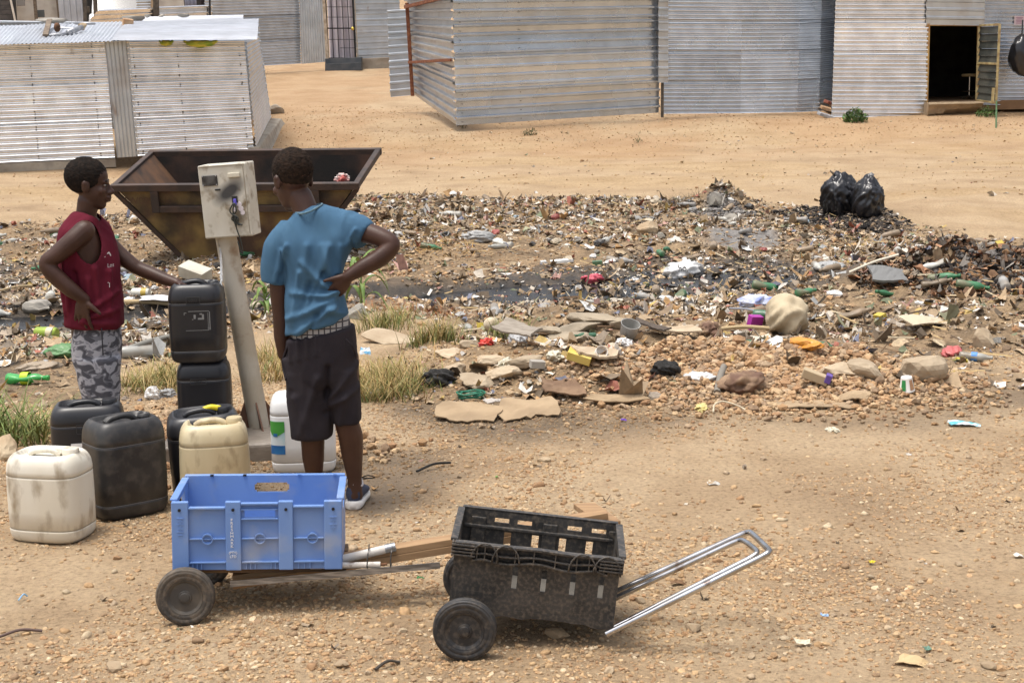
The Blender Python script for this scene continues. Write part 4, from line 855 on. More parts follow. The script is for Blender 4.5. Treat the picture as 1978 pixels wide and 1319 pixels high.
def wheel(parent, loc, r, w, tm, rm, rz=0):
    t = MB(); R_ = Matrix.Translation(loc) @ Matrix.Rotation(rz,4,'Z') @ Matrix.Rotation(R(90),4,'X')
    t.lathe([(r*.58,-w*.36),(r*.64,-w*.46),(r*.86,-w*.5),(r*.965,-w*.40),(r,-w*.18),(r*.985,-w*.14),(r*.985,-w*.06),(r,-w*.02),(r,w*.10),(r*.985,w*.12),(r*.985,w*.18),(r*.998,w*.2),(r*.965,w*.40),(r*.93,w*.44),(r*.915,w*.42),(r*.89,w*.49),(r*.86,w*.5),(r*.78,w*.48),(r*.765,w*.455),(r*.74,w*.475),(r*.64,w*.46),(r*.58,w*.36)], 48, R_, False, False)
    o = t.build('wheel', tm, parent, True)
    t = MB(); t.lathe([(0,-w*.34),(r*.5,-w*.34),(r*.56,-w*.40),(r*.60,-w*.42),(r*.62,-w*.36),(r*.62,w*.36),(r*.60,w*.44),(r*.56,w*.40),(r*.50,w*.30),(r*.24,w*.30),(r*.22,w*.38),(r*.17,w*.40),(r*.15,w*.48),(r*.09,w*.50),(0,w*.50)], 40, R_); t.build('rim', rm, o, True, auto=30)
    return o
def gridpanel(xs_, zs_, hole, y, t, mb=None):     # wall of cells with real holes; hole(i,j)->bool
    mb = mb or MB(); nx, nz = len(xs_)-1, len(zs_)-1; sol = lambda i, j: 0 <= i < nx and 0 <= j < nz and not hole(i, j)
    for i in range(nx):
        for j in range(nz):
            if not sol(i, j): continue
            a, b, c, d = xs_[i], xs_[i+1], zs_[j], zs_[j+1]
            mb.add([(a,y,c),(b,y,c),(b,y,d),(a,y,d)], [(0,1,2,3)]); mb.add([(a,y+t,c),(b,y+t,c),(b,y+t,d),(a,y+t,d)], [(3,2,1,0)])
            if not sol(i-1, j): mb.add([(a,y,c),(a,y,d),(a,y+t,d),(a,y+t,c)], [(0,1,2,3)])
            if not sol(i+1, j): mb.add([(b,y,c),(b,y+t,c),(b,y+t,d),(b,y,d)], [(0,1,2,3)])
            if not sol(i, j-1): mb.add([(a,y,c),(a,y+t,c),(b,y+t,c),(b,y,c)], [(0,1,2,3)])
            if not sol(i, j+1): mb.add([(a,y,d),(b,y,d),(b,y+t,d),(a,y+t,d)], [(0,1,2,3)])
    return mb
# ---- blue crate cart
o0 = P(333, 1103, 5.45); o1 = P(661, 1099, 5.49); CL = (o1-o0).length
cart = empty('crate_cart', o0, math.atan2(o1.y-o0.y, o1.x-o0.x), 'homemade cart with blue plastic crate and wooden drawbar', 'cart'); cart.rotation_euler[1] = -math.asin((o1.z-o0.z)/CL); cart.rotation_euler[0] = R(-1.6)
CH_, CD = .245, .385
fx = [0,.058,.185,.245,.395,.452,CL-.058,CL]
mb = MB()
Z0 = .028
# front wall: posts full height, recessed panels, slot in the middle panel
mb.box((CL/2,.0175,.014),(CL-.008,.004,.024)); f1 = mb.build('front_wall', BLUEP, cart)
for a, b in ((0,.058),(.185,.238),(.368,.418),(CL-.062,CL)):
    mb = MB(); mb.box(((a+b)/2,.011,CH_/2), (b-a,.022,CH_)); mb.build('post', BLUEP, f1, bevel=.003)
def sub(mbx, nm, bev=.0015, m=BLUEP, par=None): return mbx.build(nm, m, par or f1, bevel=bev)
for (a, b, top) in ((.058,.185,.222),(.418,CL-.062,.225)):
    mb = MB(); mb.box(((a+b)/2,.017,(Z0+top)/2), (b-a,.006,top-Z0)); sub(mb, 'panel', 0)
    for z_, d_, t_ in ((top,.022,.007),(.112,.014,.005),(Z0,.016,.006)):
        mb = MB(); mb.box(((a+b)/2,.0095,z_), (b-a-.002,d_,t_)); sub(mb, 'rib')
a, b = .238,.368
sub(gridpanel([a,a+.012,b-.012,b],[Z0,.186,.212,.236],lambda i,j: i==1 and j==1,.014,.006), 'panel', 0)
for z_, d_, t_ in ((.236,.020,.007),(.182,.016,.005),(.112,.014,.005),(Z0,.016,.006),(.216,.014,.004)):
    mb = MB(); mb.box(((a+b)/2,.0095,z_), (b-a-.002,d_,t_)); sub(mb, 'rib')
for x in (.122, .303, .485):
    mb = MB(); mb.lathe([(.0175,-.004),(.019,-.004),(.019,.012),(.0155,.012),(.015,.004),(0,.004)], 24, Matrix.Translation((x,.012,.112)) @ Matrix.Rotation(R(90),4,'X')); mb.build('boss', BLUEP, f1, True, auto=35)
    mb = MB(); mb.box((x,.0095,.1075),(.028,.003,.010)); sub(mb, 'boss_fill', 0, mat('pale_boss', (.33,.42,.60), .6))
for k, x in enumerate((.028,.212,.394,CL-.03)):
    mb = MB(); mb.lathe([(0,.0),(.0055,.0),(.0055,.003),(0,.003)], 12, Matrix.Translation((x,-.0005,.217)) @ Matrix.Rotation(R(90),4,'X')); mb.build('bolt_hole', mat('hole_black', (.01,.01,.012), .8), f1)
for x, kk in ((.03,6),(CL-.03,4)):
    mb = MB()
    for k in range(kk): mb.box((x,-.001,.188-k*.011-(0 if k < kk/2 else .004)),(.024 if k%2==0 else .016,.003,.003))
    mb.box((x,-.001,.163),(.004,.003,.04)); sub(mb, 'moulded_mark', 0)
mb = MB()
for x in [.07,.085,.10,.255,.27,.285,.34,.355,.435,.455,.475]: mb.box((x,.010,.014),(.003,.012,.022))
for x0_, x1_ in ((.058,.185),(.238,.368),(.418,CL-.062)): mb.box(((x0_+x1_)/2,.017,.013),(x1_-x0_,.006,.026))
sub(mb, 'foot_rib', 0)
for k, ch in enumerate('FRESHMARK'):
    me = text_mesh(ch, .0155, .0006); t = link('lettering', me, PRINTW, f1); t.matrix_local = frame_M((.207,-.0012,.181-.0118*k), (1.05,0,0), (0,0,1)); t.scale = (1.05, .82, 1)
for k, ch in enumerate(('(PTY)','LTD')):
    me = text_mesh(ch, .0125, .0006); t = link('lettering', me, PRINTW, f1); t.matrix_local = frame_M((.210,-.0012,.064-.014*k), (1,0,0), (0,0,1))
# other walls
bwm = gridpanel([.0,.255,.262,.375,.382,CL],[0,.190,.196,.220,.226,CH_+.008],lambda i,j: 1<=i<=3 and 1<=j<=3 and not ((i in (1,3)) and (j in (1,3))),CD-.012,.012); bw_ = bwm.build('back_wall', BLUEP, cart)
mb = MB(); mb.box((CL/2,CD+.004,CH_+.004),(CL,.026,.010)); mb.build('rim', BLUEP, bw_, bevel=.003)
for k, x in enumerate((.10,.22,.42,.55)):
    mb = MB(); mb.box((x,CD-.013,CH_+.0095),(.012,.012,.006)); mb.build('notch', mat('hole_black', (.01,.01,.012)) if k < 2 else BLUEP, bw_)
def sidewall(x):
    M = Matrix(((0,1,0,0),(1,0,0,0),(0,0,1,0),(0,0,0,1))); g = gridpanel([.02,.12,.28,CD-.013],[0,.18,.222,CH_],lambda i,j: i==1 and j==1, 0,.012)
    g.v = [(x+v[1], v[0], v[2]) for v in g.v]; g.f = [tuple(reversed(f)) for f in g.f]
    o = g.build('side_wall', BLUEP, cart); mb = MB(); mb.box((x+.006,CD/2-.002,CH_+.003),(.026,CD-.05,.008)); mb.build('rim', BLUEP, o, bevel=.003); return o
sidewall(.0); sidewall(CL-.012)
mb = MB(); mb.box((CL/2,CD/2,.008),(CL-.026,CD-.03,.012)); mb.build('floor', BLUEP, cart)
# undercarriage
wz = -(o0.z - Tz(o0.x+.03, 5.4)) + .102
wheel(cart, (.048,-.035,wz), .102, .048, TYRE, RIMM); wheel(cart, (.06,CD+.03,wz), .102, .048, TYRE, RIMM)
mb = MB(); mb.tube([(.05,-.03,wz),(.06,CD+.03,wz)], .010, 10); mb.build('axle', STEEL, cart)
WOODB = mat('dark_board', (.20,.12,.06), .85, 0, (.12,.075,.045), 4, stretch=(1,12,12))
mb = MB(); mb.box((.34,.10,-.013),(.52,.09,.022)); mb.build('board', WOODB, cart, bevel=.002); mb = MB(); mb.box((.34,.30,-.013),(.52,.09,.022)); mb.build('board', WOODB, cart, bevel=.002)
inv = cart.matrix_world.inverted() if False else None
bpy.context.view_layer.update(); CI = cart.matrix_world.inverted()
d0, d1 = CI @ P(640,1081,5.62), CI @ P(1172,992,5.72)
mb = MB(); mb.bar(d0-(d1-d0)*.35, d1, .070, .024); pk = mb.build('drawbar', PINE, cart, bevel=.002)
mb = MB(); mb.bar(d0-(d1-d0)*.35+Vector((0,-.004,-.026)), d0.lerp(d1,.72)+Vector((0,-.004,-.026)), .064, .026); mb.build('drawbar', PINE, cart, bevel=.002)
c0_, c1_ = CI @ P(1178,1012,5.70), CI @ P(1128,976,5.98); mb = MB(); mb.bar(c0_, c1_, .085, .022); mb.build('cross_handle', PINE, cart, bevel=.003)
r0, r1 = CI @ P(446,1128,5.52), CI @ P(850,1092,5.56)
mb = MB(); mb.bar(r0, r1, .045, .006); mb.bar(r0+Vector((0,-.022,.008)), r1+Vector((0,-.022,.008)), .005, .022); mb.build('steel_rail', mat('worn_angle_iron', (.20,.195,.19), .45, .8, (.42,.41,.40), 14, stretch=(1,8,8)), cart)
for (a_, b_, r_) in (((640,1085,5.585),(757,1057,5.60),.0155),((600,1093,5.54),(735,1090,5.54),.011)):
    mb = MB(); mb.tube([CI @ P(*a_), CI @ P(*b_)], r_, 14); wt = mb.build('white_pipe', mat('chipped_white_pipe', (.66,.63,.58), .6, 0, (.55,.5,.44), 8, dirt=(.16,.10,.07), dirt_scale=20, dlo=.6, dhi=.7), cart, True, auto=40)
e0, e1 = CI @ P(744,1060,5.598), CI @ P(764,1055.5,5.602); mb = MB(); mb.tube([e0,e1], .0165, 14); mb.build('pipe_end', STEEL, cart, True, auto=40)
e0, e1 = CI @ P(735,1090,5.54), CI @ P(748,1089,5.54); mb = MB(); mb.tube([e0,e1], .005, 10); mb.build('pipe_end', mat('rust_brown', (.16,.075,.035)), cart)
WIRE = mat('binding_wire', (.08,.075,.07), .4, .8)
for px in (712, 757):
    ps = [P(px-3,1092,5.50), P(px-2,1075,5.51), P(px,1062 if px<750 else 1060,5.53), P(px+1,1055,5.60), P(px+1,1052,5.68), P(px,1075,5.70), P(px-2,1098,5.60), P(px-3,1092,5.50)]
    mb = MB(); mb.tube([CI @ q for q in spline(ps,4)], .0022, 6, False); mb.build('wire_tie', WIRE, cart)
# ---- black crate cart
q0 = P(866, 1176, 5.12); q1 = P(1184, 1212, 5.10)
cart2 = empty('crate_cart', q0, 0, 'homemade cart with dusty black crate and chromed tube handle', 'cart')
BL = .585; ang = math.atan2(q1.z-q0.z, (q1-q0).xy.length); yaw2 = math.atan2(q1.y-q0.y, q1.x-q0.x)
BL = (q1-q0).length
cart2.rotation_euler = (0, -ang, yaw2); BH, BD = .238, .385
slx = [0]; 
for x in (.205,.300,.395,.488): slx += [x-.0085, x+.0085]
slx += [BL]; slx = [v for v in slx]
def slot(i, j): return i in (1,3,5,7) and j in (1,)
def bulge(v, y0):      # the thin crate walls are warped and battered
    return v
fp = gridpanel(slx, [0,.095,.168,BH], slot, 0, .006)
fw = fp.build('front_wall', BLKC, cart2)
# ragged bottom flange and rim girder of the front
mb = MB(); nseg = 40; ringsb = []
for i in range(nseg+1):
    u = i/nseg; x = u*BL; dz = .012*float(fbm(np.array([u*9]), np.array([1.5]), 4, 3)[0])
    ringsb.append([Vector((x,-.001,-.004+dz-.004*math.sin(u*8))), Vector((x,.008,-.004+dz)), Vector((x,.008,.02)), Vector((x,-.001,.02))])
mb.rings(ringsb); mb.build('ragged_edge', BLKC, fw)
def girder(z, amp, yy, hh, name, x0_=.0, x1_=None):
    mb = MB(); x1_ = x1_ or BL; rr = []
    for i in range(61):
        u = i/60; x = x0_+(x1_-x0_)*u; e = min(smooth(0,.1,u), smooth(1,.9,u)); dz = amp*math.cos(u*math.pi*4.2)*e - amp*.6*(1-e)
        rr.append([Vector((x,yy,z+dz-hh/2)), Vector((x,yy+.028,z+dz-hh/2)), Vector((x,yy+.028,z+dz+hh/2)), Vector((x,yy,z+dz+hh/2))])
    mb.rings(rr); return mb.build(name, BLKC, fw, bevel=.0015)
girder(BH-.002,.0015,-.026,.008,'rim_rib'); girder(BH-.030,.004,-.026,.006,'rim_rib',.07,BL-.05); girder(BH-.052,.006,-.026,.007,'rim_rib',.06,BL-.04)
mb = MB()
for x in (.075,.10,.14,.20,.26,.33,.40,.44,.49,.515,.54): mb.box((x,-.014,BH-.03),(.004,.022,.05))
mb.build('rim_web', BLKC, fw)
for x, s in ((.03,1),(BL-.03,-1)):
    mb = MB()
    for k in range(4): mb.box((x,-.016,BH-.008-k*.011),(.078,.03,.006))
    mb.box((x-s*.036,-.012,BH-.024),(.006,.026,.05)); mb.build('corner_block', BLKC, fw, bevel=.001)
for x in (.10,.17,.42,.50):
    mb = MB(); mb.tube([(x+.045*math.cos(t), -.028, BH-.055+.062*math.sin(t)) for t in [k*math.pi/10 for k in range(11)]], .003, 6); mb.build('rim_arch', BLKC, fw, True)
bk = gridpanel([0,.115,.145,.16,.20,.21-.0,.225,.300-.011,.311,.36,.40,.41,.455,.46,.50,.53,BL] if False else sorted(set([0,BL,.15,.18,.20,.24,.37,.41,.44,.475]+[v for x in (.155,.25,.345,.44) for v in (x-.013,x+.013)])), [0,.07,.155,.222,.236,BH], lambda i,j: False, BD-.006, .006)
xsb = sorted(set([0,BL]+[v for x in (.145,.235,.395,.47) for v in (x-.022,x+.022)]+[v for x in (.185,.285,.355,.445) for v in (x-.0,)]))
slots_lo = [.165,.262,.358,.452]; top_h = [(.115,.165),(.195,.245),(.37,.42),(.455,.505)]
xs2 = sorted(set([0,BL]+[v for x in slots_lo for v in (x-.012,x+.012)]+[v for ab in top_h for v in ab]))
def hole2(i, j):
    xm = .5*(xs2[i]+xs2[i+1])
    if j == 1 and any(abs(xm-x) < .012 for x in slots_lo): return True
    return j == 3 and any(a < xm < b for a, b in top_h)
bwall = gridpanel(xs2, [0,.09,.168,.200,.216,BH+.004], hole2, BD-.006, .006).build('back_wall', BLKC, cart2)
mb = MB(); mb.box((BL/2,BD+.006,BH+.003),(BL,.024,.007)); mb.box((BL/2,BD+.004,BH-.045),(BL,.016,.005)); mb.build('rim', BLKC, bwall)
for x in (.06,.31,.54):
    mb = MB(); mb.box((x,BD-.010,.13),(.05,.010,.17)); mb.build('pilaster', BLKC, bwall, bevel=.003)
mb = MB(); mb.box((BL/2,BD-.012,.182),(BL-.02,.012,.012)); mb.build('ledge', BLKC, bwall, bevel=.003)
for x in (.0, BL-.006):
    g = gridpanel([.006,.11,.27,BD-.006],[0,.15,.205,BH],lambda i,j: i==1 and j==1, 0,.006); g.v = [(x+v[1], v[0], v[2]) for v in g.v]; g.f = [tuple(reversed(f)) for f in g.f]; sw = g.build('side_wall', BLKC, cart2)
    mb = MB(); mb.box((x+(.010 if x>0 else -.004),BD/2,BH),(.024,BD-.01,.010)); mb.build('rim', BLKC, sw, bevel=.002)
mb = MB(); mb.box((BL/2,BD/2,.012),(BL-.014,BD-.014,.008)); mb.build('floor', mat('grey_floor', (.11,.10,.085), .9, 0, (.075,.068,.058), 8), cart2)  # crate floor in a paler grey than the walls
bpy.context.view_layer.update(); CI2 = cart2.matrix_world.inverted()
wb = G(898, 1273); wc1 = P(898, 1214, wb.y); wc1.z = Tz(wb.x, wb.y)+.102
wl = CI2 @ wc1; wheel(cart2, wl, .104, .052, TYRE2, TYRE2)
wl2 = CI2 @ P(853, 1105, 5.60); wl2 = Vector((wl.x-.008, BD+.035, wl.z+.002)); wheel(cart2, wl2, .102, .05, TYRE2, TYRE2)
mb = MB(); mb.tube([wl, wl2], .01, 10); mb.build('axle', STEEL, cart2)
mb = MB(); mb.bar((.04,.07,-.008),(BL-.02,.07,-.004),.03,.014); mb.bar((.04,BD-.07,-.008),(BL-.02,BD-.07,-.004),.03,.014); mb.build('base_bar', STEEL, cart2)
def uloop(a, b, c, d, r, name, inset=0.0):
    a, b, c, d = [CI2 @ Vector(v) for v in (a, b, c, d)]
    def corner(p, q, s, rad=.045): 
        u1 = (p-q).normalized(); u2 = (s-q).normalized(); return [q+u1*rad, q+u1*rad*.35+u2*rad*.12, q+u2*rad*.35+u1*rad*.12, q+u2*rad]
    pts = [a]+corner(a,b,c)+corner(b,c,d)+[d]; pts = [pts[0]]+spline(pts[1:-1],4)+[pts[-1]]
    mb = MB(); mb.tube(pts, r, 14); return mb.build(name, CHROME, cart2, True, auto=50)
na, nb_ = P(1171,1224,5.06), P(1490,1066,5.02); nc_, nd = P(1447,1025,5.32), P(1180,1147,5.36)
uloop(na, nb_, nc_, nd, .0105, 'handle_tube')
uloop(na+Vector((.03,.030,.012)), P(1468,1068,5.08), P(1432,1040,5.27), P(1184,1157,5.32), .0095, 'handle_tube')
# ================================================================ PEOPLE
SKIN = mat('dark_skin', (.064,.030,.020), .46, 0, (.046,.021,.014), 9, lo=.4, hi=.65, spec=.32, bump=.04, bscale=90)
HAIR = mat('black_hair', (.010,.008,.007), .9, 0, (.020,.014,.011), 60, spec=.15); HAIRB = mat('brown_black_hair', (.026,.016,.011), .9, 0, (.012,.008,.006), 60, spec=.15)
def limb(mb, pts, rad, n=16, sp=5, flat=False, flat0=False):
    pts = [Vector(p) for p in pts]; P_ = spline(pts, sp); rr = []
    for i in range(len(P_)):
        t = i/(len(P_)-1)*(len(pts)-1); k = min(int(t), len(pts)-2); f = t-k; rr.append(rad[k]*(1-f)+rad[k+1]*f)
    d0 = (P_[0]-P_[1]).normalized(); d1 = (P_[-1]-P_[-2]).normalized()
    pre = [] if flat0 else [(P_[0]+d0*rr[0]*c, rr[0]*math.sqrt(max(0,1-c*c))) for c in (.97,.8,.5)]
    post = [] if flat else [(P_[-1]+d1*rr[-1]*c, rr[-1]*math.sqrt(max(0,1-c*c))) for c in (.5,.8,.97)]
    a = pre+list(zip(P_, rr))+post; mb.tube([p for p, _ in a], [r for _, r in a], n); return mb
def sec(l, r, hd, n=2.5, seg=32, dy=(0,0), inset=0.0):
    c = (l+r)/2; u = (r-l)/2; u = u*(1-inset/max(u.length,1e-4)); f = Vector((-u.y, u.x, 0)).normalized()*(hd-inset)
    return [c + u*se(1,1,n,2*math.pi*k/seg)[0] + f*se(1,1,n,2*math.pi*k/seg)[1] for k in range(seg)]
def dense(secs, k=3):       # smooth rings by spline between sections
    n = len(secs[0]); cols_ = [spline([s[i] for s in secs], k) for i in range(n)]; return [[cols_[i][j] for i in range(n)] for j in range(len(cols_[0]))]
def remesh(mb, name, m, voxel, parent, it=4, post=None, factor=.5):
    o = mb.build(name, m); md = o.modifiers.new('r', 'REMESH'); md.mode = 'VOXEL'; md.voxel_size = voxel; md.use_smooth_shade = True
    s = o.modifiers.new('s', 'SMOOTH'); s.factor = factor; s.iterations = it
    dg = bpy.context.evaluated_depsgraph_get(); me = bpy.data.meshes.new_from_object(o.evaluated_get(dg)); old = o.data; bpy.data.objects.remove(o); bpy.data.meshes.remove(old)
    n = len(me.vertices); co = np.empty(n*3, np.float32); me.vertices.foreach_get('co', co); no = np.empty(n*3, np.float32); me.vertices.foreach_get('normal', no)
    co = co.reshape(-1,3); no = no.reshape(-1,3)
    if post is not None: co = post(co, no); me.vertices.foreach_set('co', co.astype(np.float32).ravel()); me.update()
    me.name = name; o = link(name, me, m, parent, True); return o
def hand(mb, w, d, nrm, th, L=.165, curl=(.25,.3,.35,.45), spread=.10, thumb_out=.8, sc=1.0, thumb_curl=.2):
    w = Vector(w); d = Vector(d).normalized(); nrm = (Vector(nrm)-d*Vector(nrm).dot(d)).normalized(); th = (Vector(th)-d*Vector(th).dot(d)); th = (th-nrm*th.dot(nrm)).normalized()
    pl = L*.50
    rings = []
    for (t, hw, ht) in ((-.01,.020,.016),(.15,.026,.016),(.45,.034,.016),(.8,.037,.014),(1.0,.035,.011),(1.06,.028,.007)):
        c = w + d*pl*t; rings.append([c + th*hw*sc*math.cos(2*math.pi*k/14) + nrm*ht*sc*math.sin(2*math.pi*k/14) for k in range(14)])
    mb.rings(rings)
    for i, (off, ln) in enumerate(((.027,.47),(.009,.53),(-.009,.50),(-.026,.40))):
        p = w + d*pl*.9 + th*off*sc; a = curl[i]; dirn = (d + th*(off/.027)*spread).normalized(); pts = [p-dirn*.012, p]; cur = dirn
        ang = a*.35
        for j, f in enumerate((.44,.32,.24)):
            cur = (dirn*math.cos(ang) - nrm*math.sin(ang)).normalized(); pts.append(pts[-1]+cur*L*ln*f); ang += a
        limb(mb, pts, [r*sc for r in (.0092,.0090,.0080,.0074,.0062)], 10, 3)
    p = w + d*pl*.22 + th*.018*sc; td = (d*.55 + th*thumb_out).normalized(); t2 = (td - nrm*thumb_curl + d*.15).normalized()
    limb(mb, [p, p+td*L*.20, p+td*L*.20+t2*L*.17, p+td*L*.20+t2*L*.32], [r*sc for r in (.0135,.0115,.0095,.0070)], 10, 3)
def head(mb, c, F, upv=(0,0,1), s=1.0, pitch=0.0):
    F = Vector(F).normalized(); U = Vector(upv).normalized(); Rr = F.cross(U).normalized(); U = Rr.cross(F)
    Rp = Matrix.Rotation(-pitch, 3, Rr); F = Rp @ F; U = Rp @ U
    M = Matrix((Rr, F, U)).transposed(); c = Vector(c)
    def E(p, r): mb.ell(c + M @ (Vector(p)*s), tuple(x*s for x in r), M, 24, 16)
    E((0,-.018,.032), (.0725,.094,.084)); E((0,.022,.040), (.064,.064,.066)); E((0,.026,-.030), (.058,.066,.080)); E((0,.058,-.088), (.027,.026,.026)); E((0,.030,-.078), (.047,.046,.032))
    E((0,.074,.020), (.046,.018,.013))
    for q in (-1, 1):
        E((q*.036,.062,-.022), (.024,.022,.022)); E((q*.074,-.006,-.006), (.010,.020,.030)); E((q*.079,-.012,.008), (.007,.014,.016)); E((q*.012,.098,-.030), (.0105,.011,.009))
    limb(mb, [c+M@(Vector((0,.083,.014))*s), c+M@(Vector((0,.097,-.010))*s), c+M@(Vector((0,.108,-.026))*s)], [.008*s,.0095*s,.0125*s], 12, 4)
    E((0,.092,-.052), (.027,.016,.0085)); E((0,.089,-.066), (.024,.016,.0095))
    return c, M
def hair(c, M, s, m, parent, drop=.02, slope=.55, amp=.0045, name='hair', rad=(.079,.101,.088), off=(0,-.017,.040)):
    nu, nv = 150, 80; th = np.linspace(0, 2*np.pi, nu, endpoint=False); ph = np.linspace(0.02, np.pi*.80, nv)
    A, B = np.meshgrid(th, ph); x = np.sin(B)*np.cos(A); y = np.sin(B)*np.sin(A); z = np.cos(B)
    k = 14.0; nzv = .5*fbm(A*11+3*np.cos(A*3), B*18, 77, 2) + 1.1*vnoise(A*34, B*44, 79) - .5
    r = 1 + amp/.09*nzv
    pts = np.stack([x*rad[0]*r+off[0], y*rad[1]*r+off[1], z*rad[2]*r+off[2]], -1)
    edge = pts[...,2] - (drop+slope*np.minimum(pts[...,1], .08)) + .004*fbm(A*9, B*9, 3, 2)
    # below the hairline the hair sinks into the skin so that its rim is soft
    sink = np.clip(1 - edge/.030, 0, 1)[...,None]; cr = np.stack([x*.0725, y*.094-.018, z*.084+.032], -1)*(1.035-.05*np.clip(-edge/.012,0,1)[...,None]); pts = pts*(1-sink) + cr*sink
    ctr = np.array([0,-.01,.02]); V = np.array(c)[None,None,:] + ((pts*s) @ np.array(M).T)
    ix = np.arange(nu*nv).reshape(nv, nu); Fq = np.stack([ix[:-1], np.roll(ix,-1,1)[:-1], np.roll(ix,-1,1)[1:], ix[1:]], -1).reshape(-1,4)
    keep = (edge > -.012).ravel()[Fq].all(1)
    return np_mesh(name, V.reshape(-1,3), Fq[keep], None, m, True, parent)
def eyes(c, M, s, parent):
    W = mat('eye_white', (.30,.26,.23), .3); D = mat('eye_dark', (.01,.008,.007), .15)
    for q in (-1, 1):
        mb = MB(); mb.ell(c+M@(Vector((q*.030,.0765,.006))*s), (.0105*s,.0070*s,.0050*s), M, 14, 10); e = mb.build('eye', W, parent, True)
        mb = MB(); mb.ell(c+M@(Vector((q*.030,.0825,.005))*s), (.0055*s,.005*s,.0055*s), M, 12, 8); mb.build('iris', D, e, True)
        mb = MB(); mb.ell(c+M@(Vector((q*.031,.083,.027))*s), (.018*s,.006*s,.0035*s), M, 12, 6); mb.build('eyebrow', HAIR, parent, True)
def wrinkle(amp, fx=9, fz=3.2, seed=1, tilt=0.0, hem=None):
    def f(co, no):
        u = co[:,0]*math.cos(tilt)+co[:,2]*math.sin(tilt); v = co[:,2]*math.cos(tilt)-co[:,0]*math.sin(tilt); w_ = co[:,1]
        d = .8*fbm(u*fx*.6+w_*fx*.6, v*fz*.7, seed, 2) + .9*(.35-np.abs(fbm(u*fx*1.1+w_*fx*.8, v*fz*1.2, seed+9, 2))) + .35*(.3-np.abs(fbm(u*fx*2.6-w_*fx*2, v*fz*2.4, seed+19, 2)))
        return co + no*(amp*d)[:,None]
    return f
def folds(co, no, segs, Yc, near=True):     # explicit cloth folds: (point a, point b, width, height)
    d = np.zeros(len(co))
    for (a, b_, w, h) in segs:
        a = np.array([a.x, a.z]); b2 = np.array([b_.x, b_.z]); e = b2-a; q = co[:, [0,2]]-a; t = np.clip((q@e)/(e@e), 0, 1); r = np.hypot(*(q - t[:,None]*e).T); d += 1.55*h*np.exp(-(r/(w*.85))**2)*(1-.55*t)
    return co + no*(d*smooth(Yc+.04, Yc-.03, co[:,1]))[:,None]
def shell_cut(o, drop):           # remove the faces whose centre satisfies drop(co)
    me = o.data; bm = bmesh.new(); bm.from_mesh(me); cs = np.array([f.calc_center_median() for f in bm.faces]); m_ = drop(cs); bm.faces.ensure_lookup_table()
    bmesh.ops.delete(bm, geom=[f for f, k in zip(bm.faces, m_) if k], context='FACES'); bm.to_mesh(me); bm.free()

# ---------------------------------------------------------------- boy in blue, seen from behind
gB = G(690, 978); YB = gB.y - .02
def B_(px, py, dy=0.0): return P(px, py, YB+dy)
pB = empty('person', gB, 0, 'boy in blue T-shirt and dark shorts seen from behind, hand on his waist', 'person')
pB.location = (gB.x, gB.y, gB.z); bpy.context.view_layer.update()
def fix(o, par):       # parts are modelled in place
    o.parent = par; o.matrix_parent_inverse = par.matrix_world.inverted(); return o
b = MB()
tors = [(B_(566,690), B_(676,690), .10), (B_(562,640), B_(672,625), .10), (B_(572,590), B_(654,578), .075), (B_(570,540), B_(648,535), .075), (B_(566,500), B_(656,495), .085), (B_(560,465), B_(668,455), .085), (B_(560,440), B_(662,428), .075), (B_(572,420), B_(630,410), .058)]
b.rings(dense([sec(l, r, h, 2.3) for l, r, h in tors]))
limb(b, [B_(598,432), B_(590,405,.01), B_(579,380,.03)], [.060,.052,.054])
hc, hM = head(b, B_(565,349,.045), (-.60,.80,0), (-.05,.05,1), 1.06, R(18))
limb(b, [B_(556,458), B_(543,500,.0), B_(540,560,.0), B_(543,605,.01), B_(546,650,.02), B_(549,685,.03)], [.048,.046,.042,.037,.038,.028])
hand(b, B_(549,683,.03), (.02,.1,-1), (-1,-.1,0), (.1,1,0), .16, (.3,.35,.4,.5))
limb(b, [B_(672,440), B_(710,450,-.03), B_(742,462,-.06), B_(757,474,-.075), B_(735,497,-.09), B_(700,517,-.11), B_(672,534,-.125)], [.048,.045,.040,.036,.040,.035,.026])
hand(b, B_(674,532,-.125), (-.62,.10,-.75), (.30,-.92,-.25), (-.72,0,.6), .155, (.85,.95,.95,.9), .05, .5)
limb(b, [B_(600,700), B_(600,770), B_(602,818,-.01), B_(604,850,.01), B_(605,885,.03), B_(608,925,.05), B_(610,945,.05)], [.085,.075,.053,.052,.048,.033,.034])
limb(b, [B_(655,690), B_(662,760), B_(668,808,-.02), B_(677,842,-.01), B_(680,875,.0), B_(685,925,.0), B_(686,950,.0)], [.085,.072,.052,.054,.048,.031,.032])
limb(b, [B_(610,948,.05), B_(606,955,.14), B_(604,957,.20)], [.036,.036,.028]); limb(b, [B_(686,955,.0), B_(687,962,.07), B_(688,962,.13)], [.034,.030,.022])
fix(remesh(b, 'body', SKIN, .0050, None, 3), pB)
eg = empty('tmp'); 
h_ = hair(hc, hM, 1.06, HAIRB, None, .016, .48, .0045, rad=(.0765,.0985,.0880)); fix(h_, pB); bpy.data.objects.remove(eg)
SHIRT = mat('blue_jersey', (.064,.140,.226), .9, 0, (.052,.118,.198), 6, bump=.12, bscale=260, spec=.15)
b = MB()
secs = [(B_(553,646,-.01), B_(674,608,-.01), .125), (B_(552,602,-.01), B_(668,580,-.01), .122), (B_(553,550), B_(660,545), .112), (B_(551,505), B_(668,502), .120), (B_(541,472), B_(684,464), .115), (B_(541,450), B_(689,438), .096), (B_(553,432), B_(670,418), .082), (B_(564,416), B_(640,404), .070), (B_(570,409), B_(621,398), .058)]
b.rings(dense([sec(l, r, h, 2.6) for l, r, h in secs], 4))
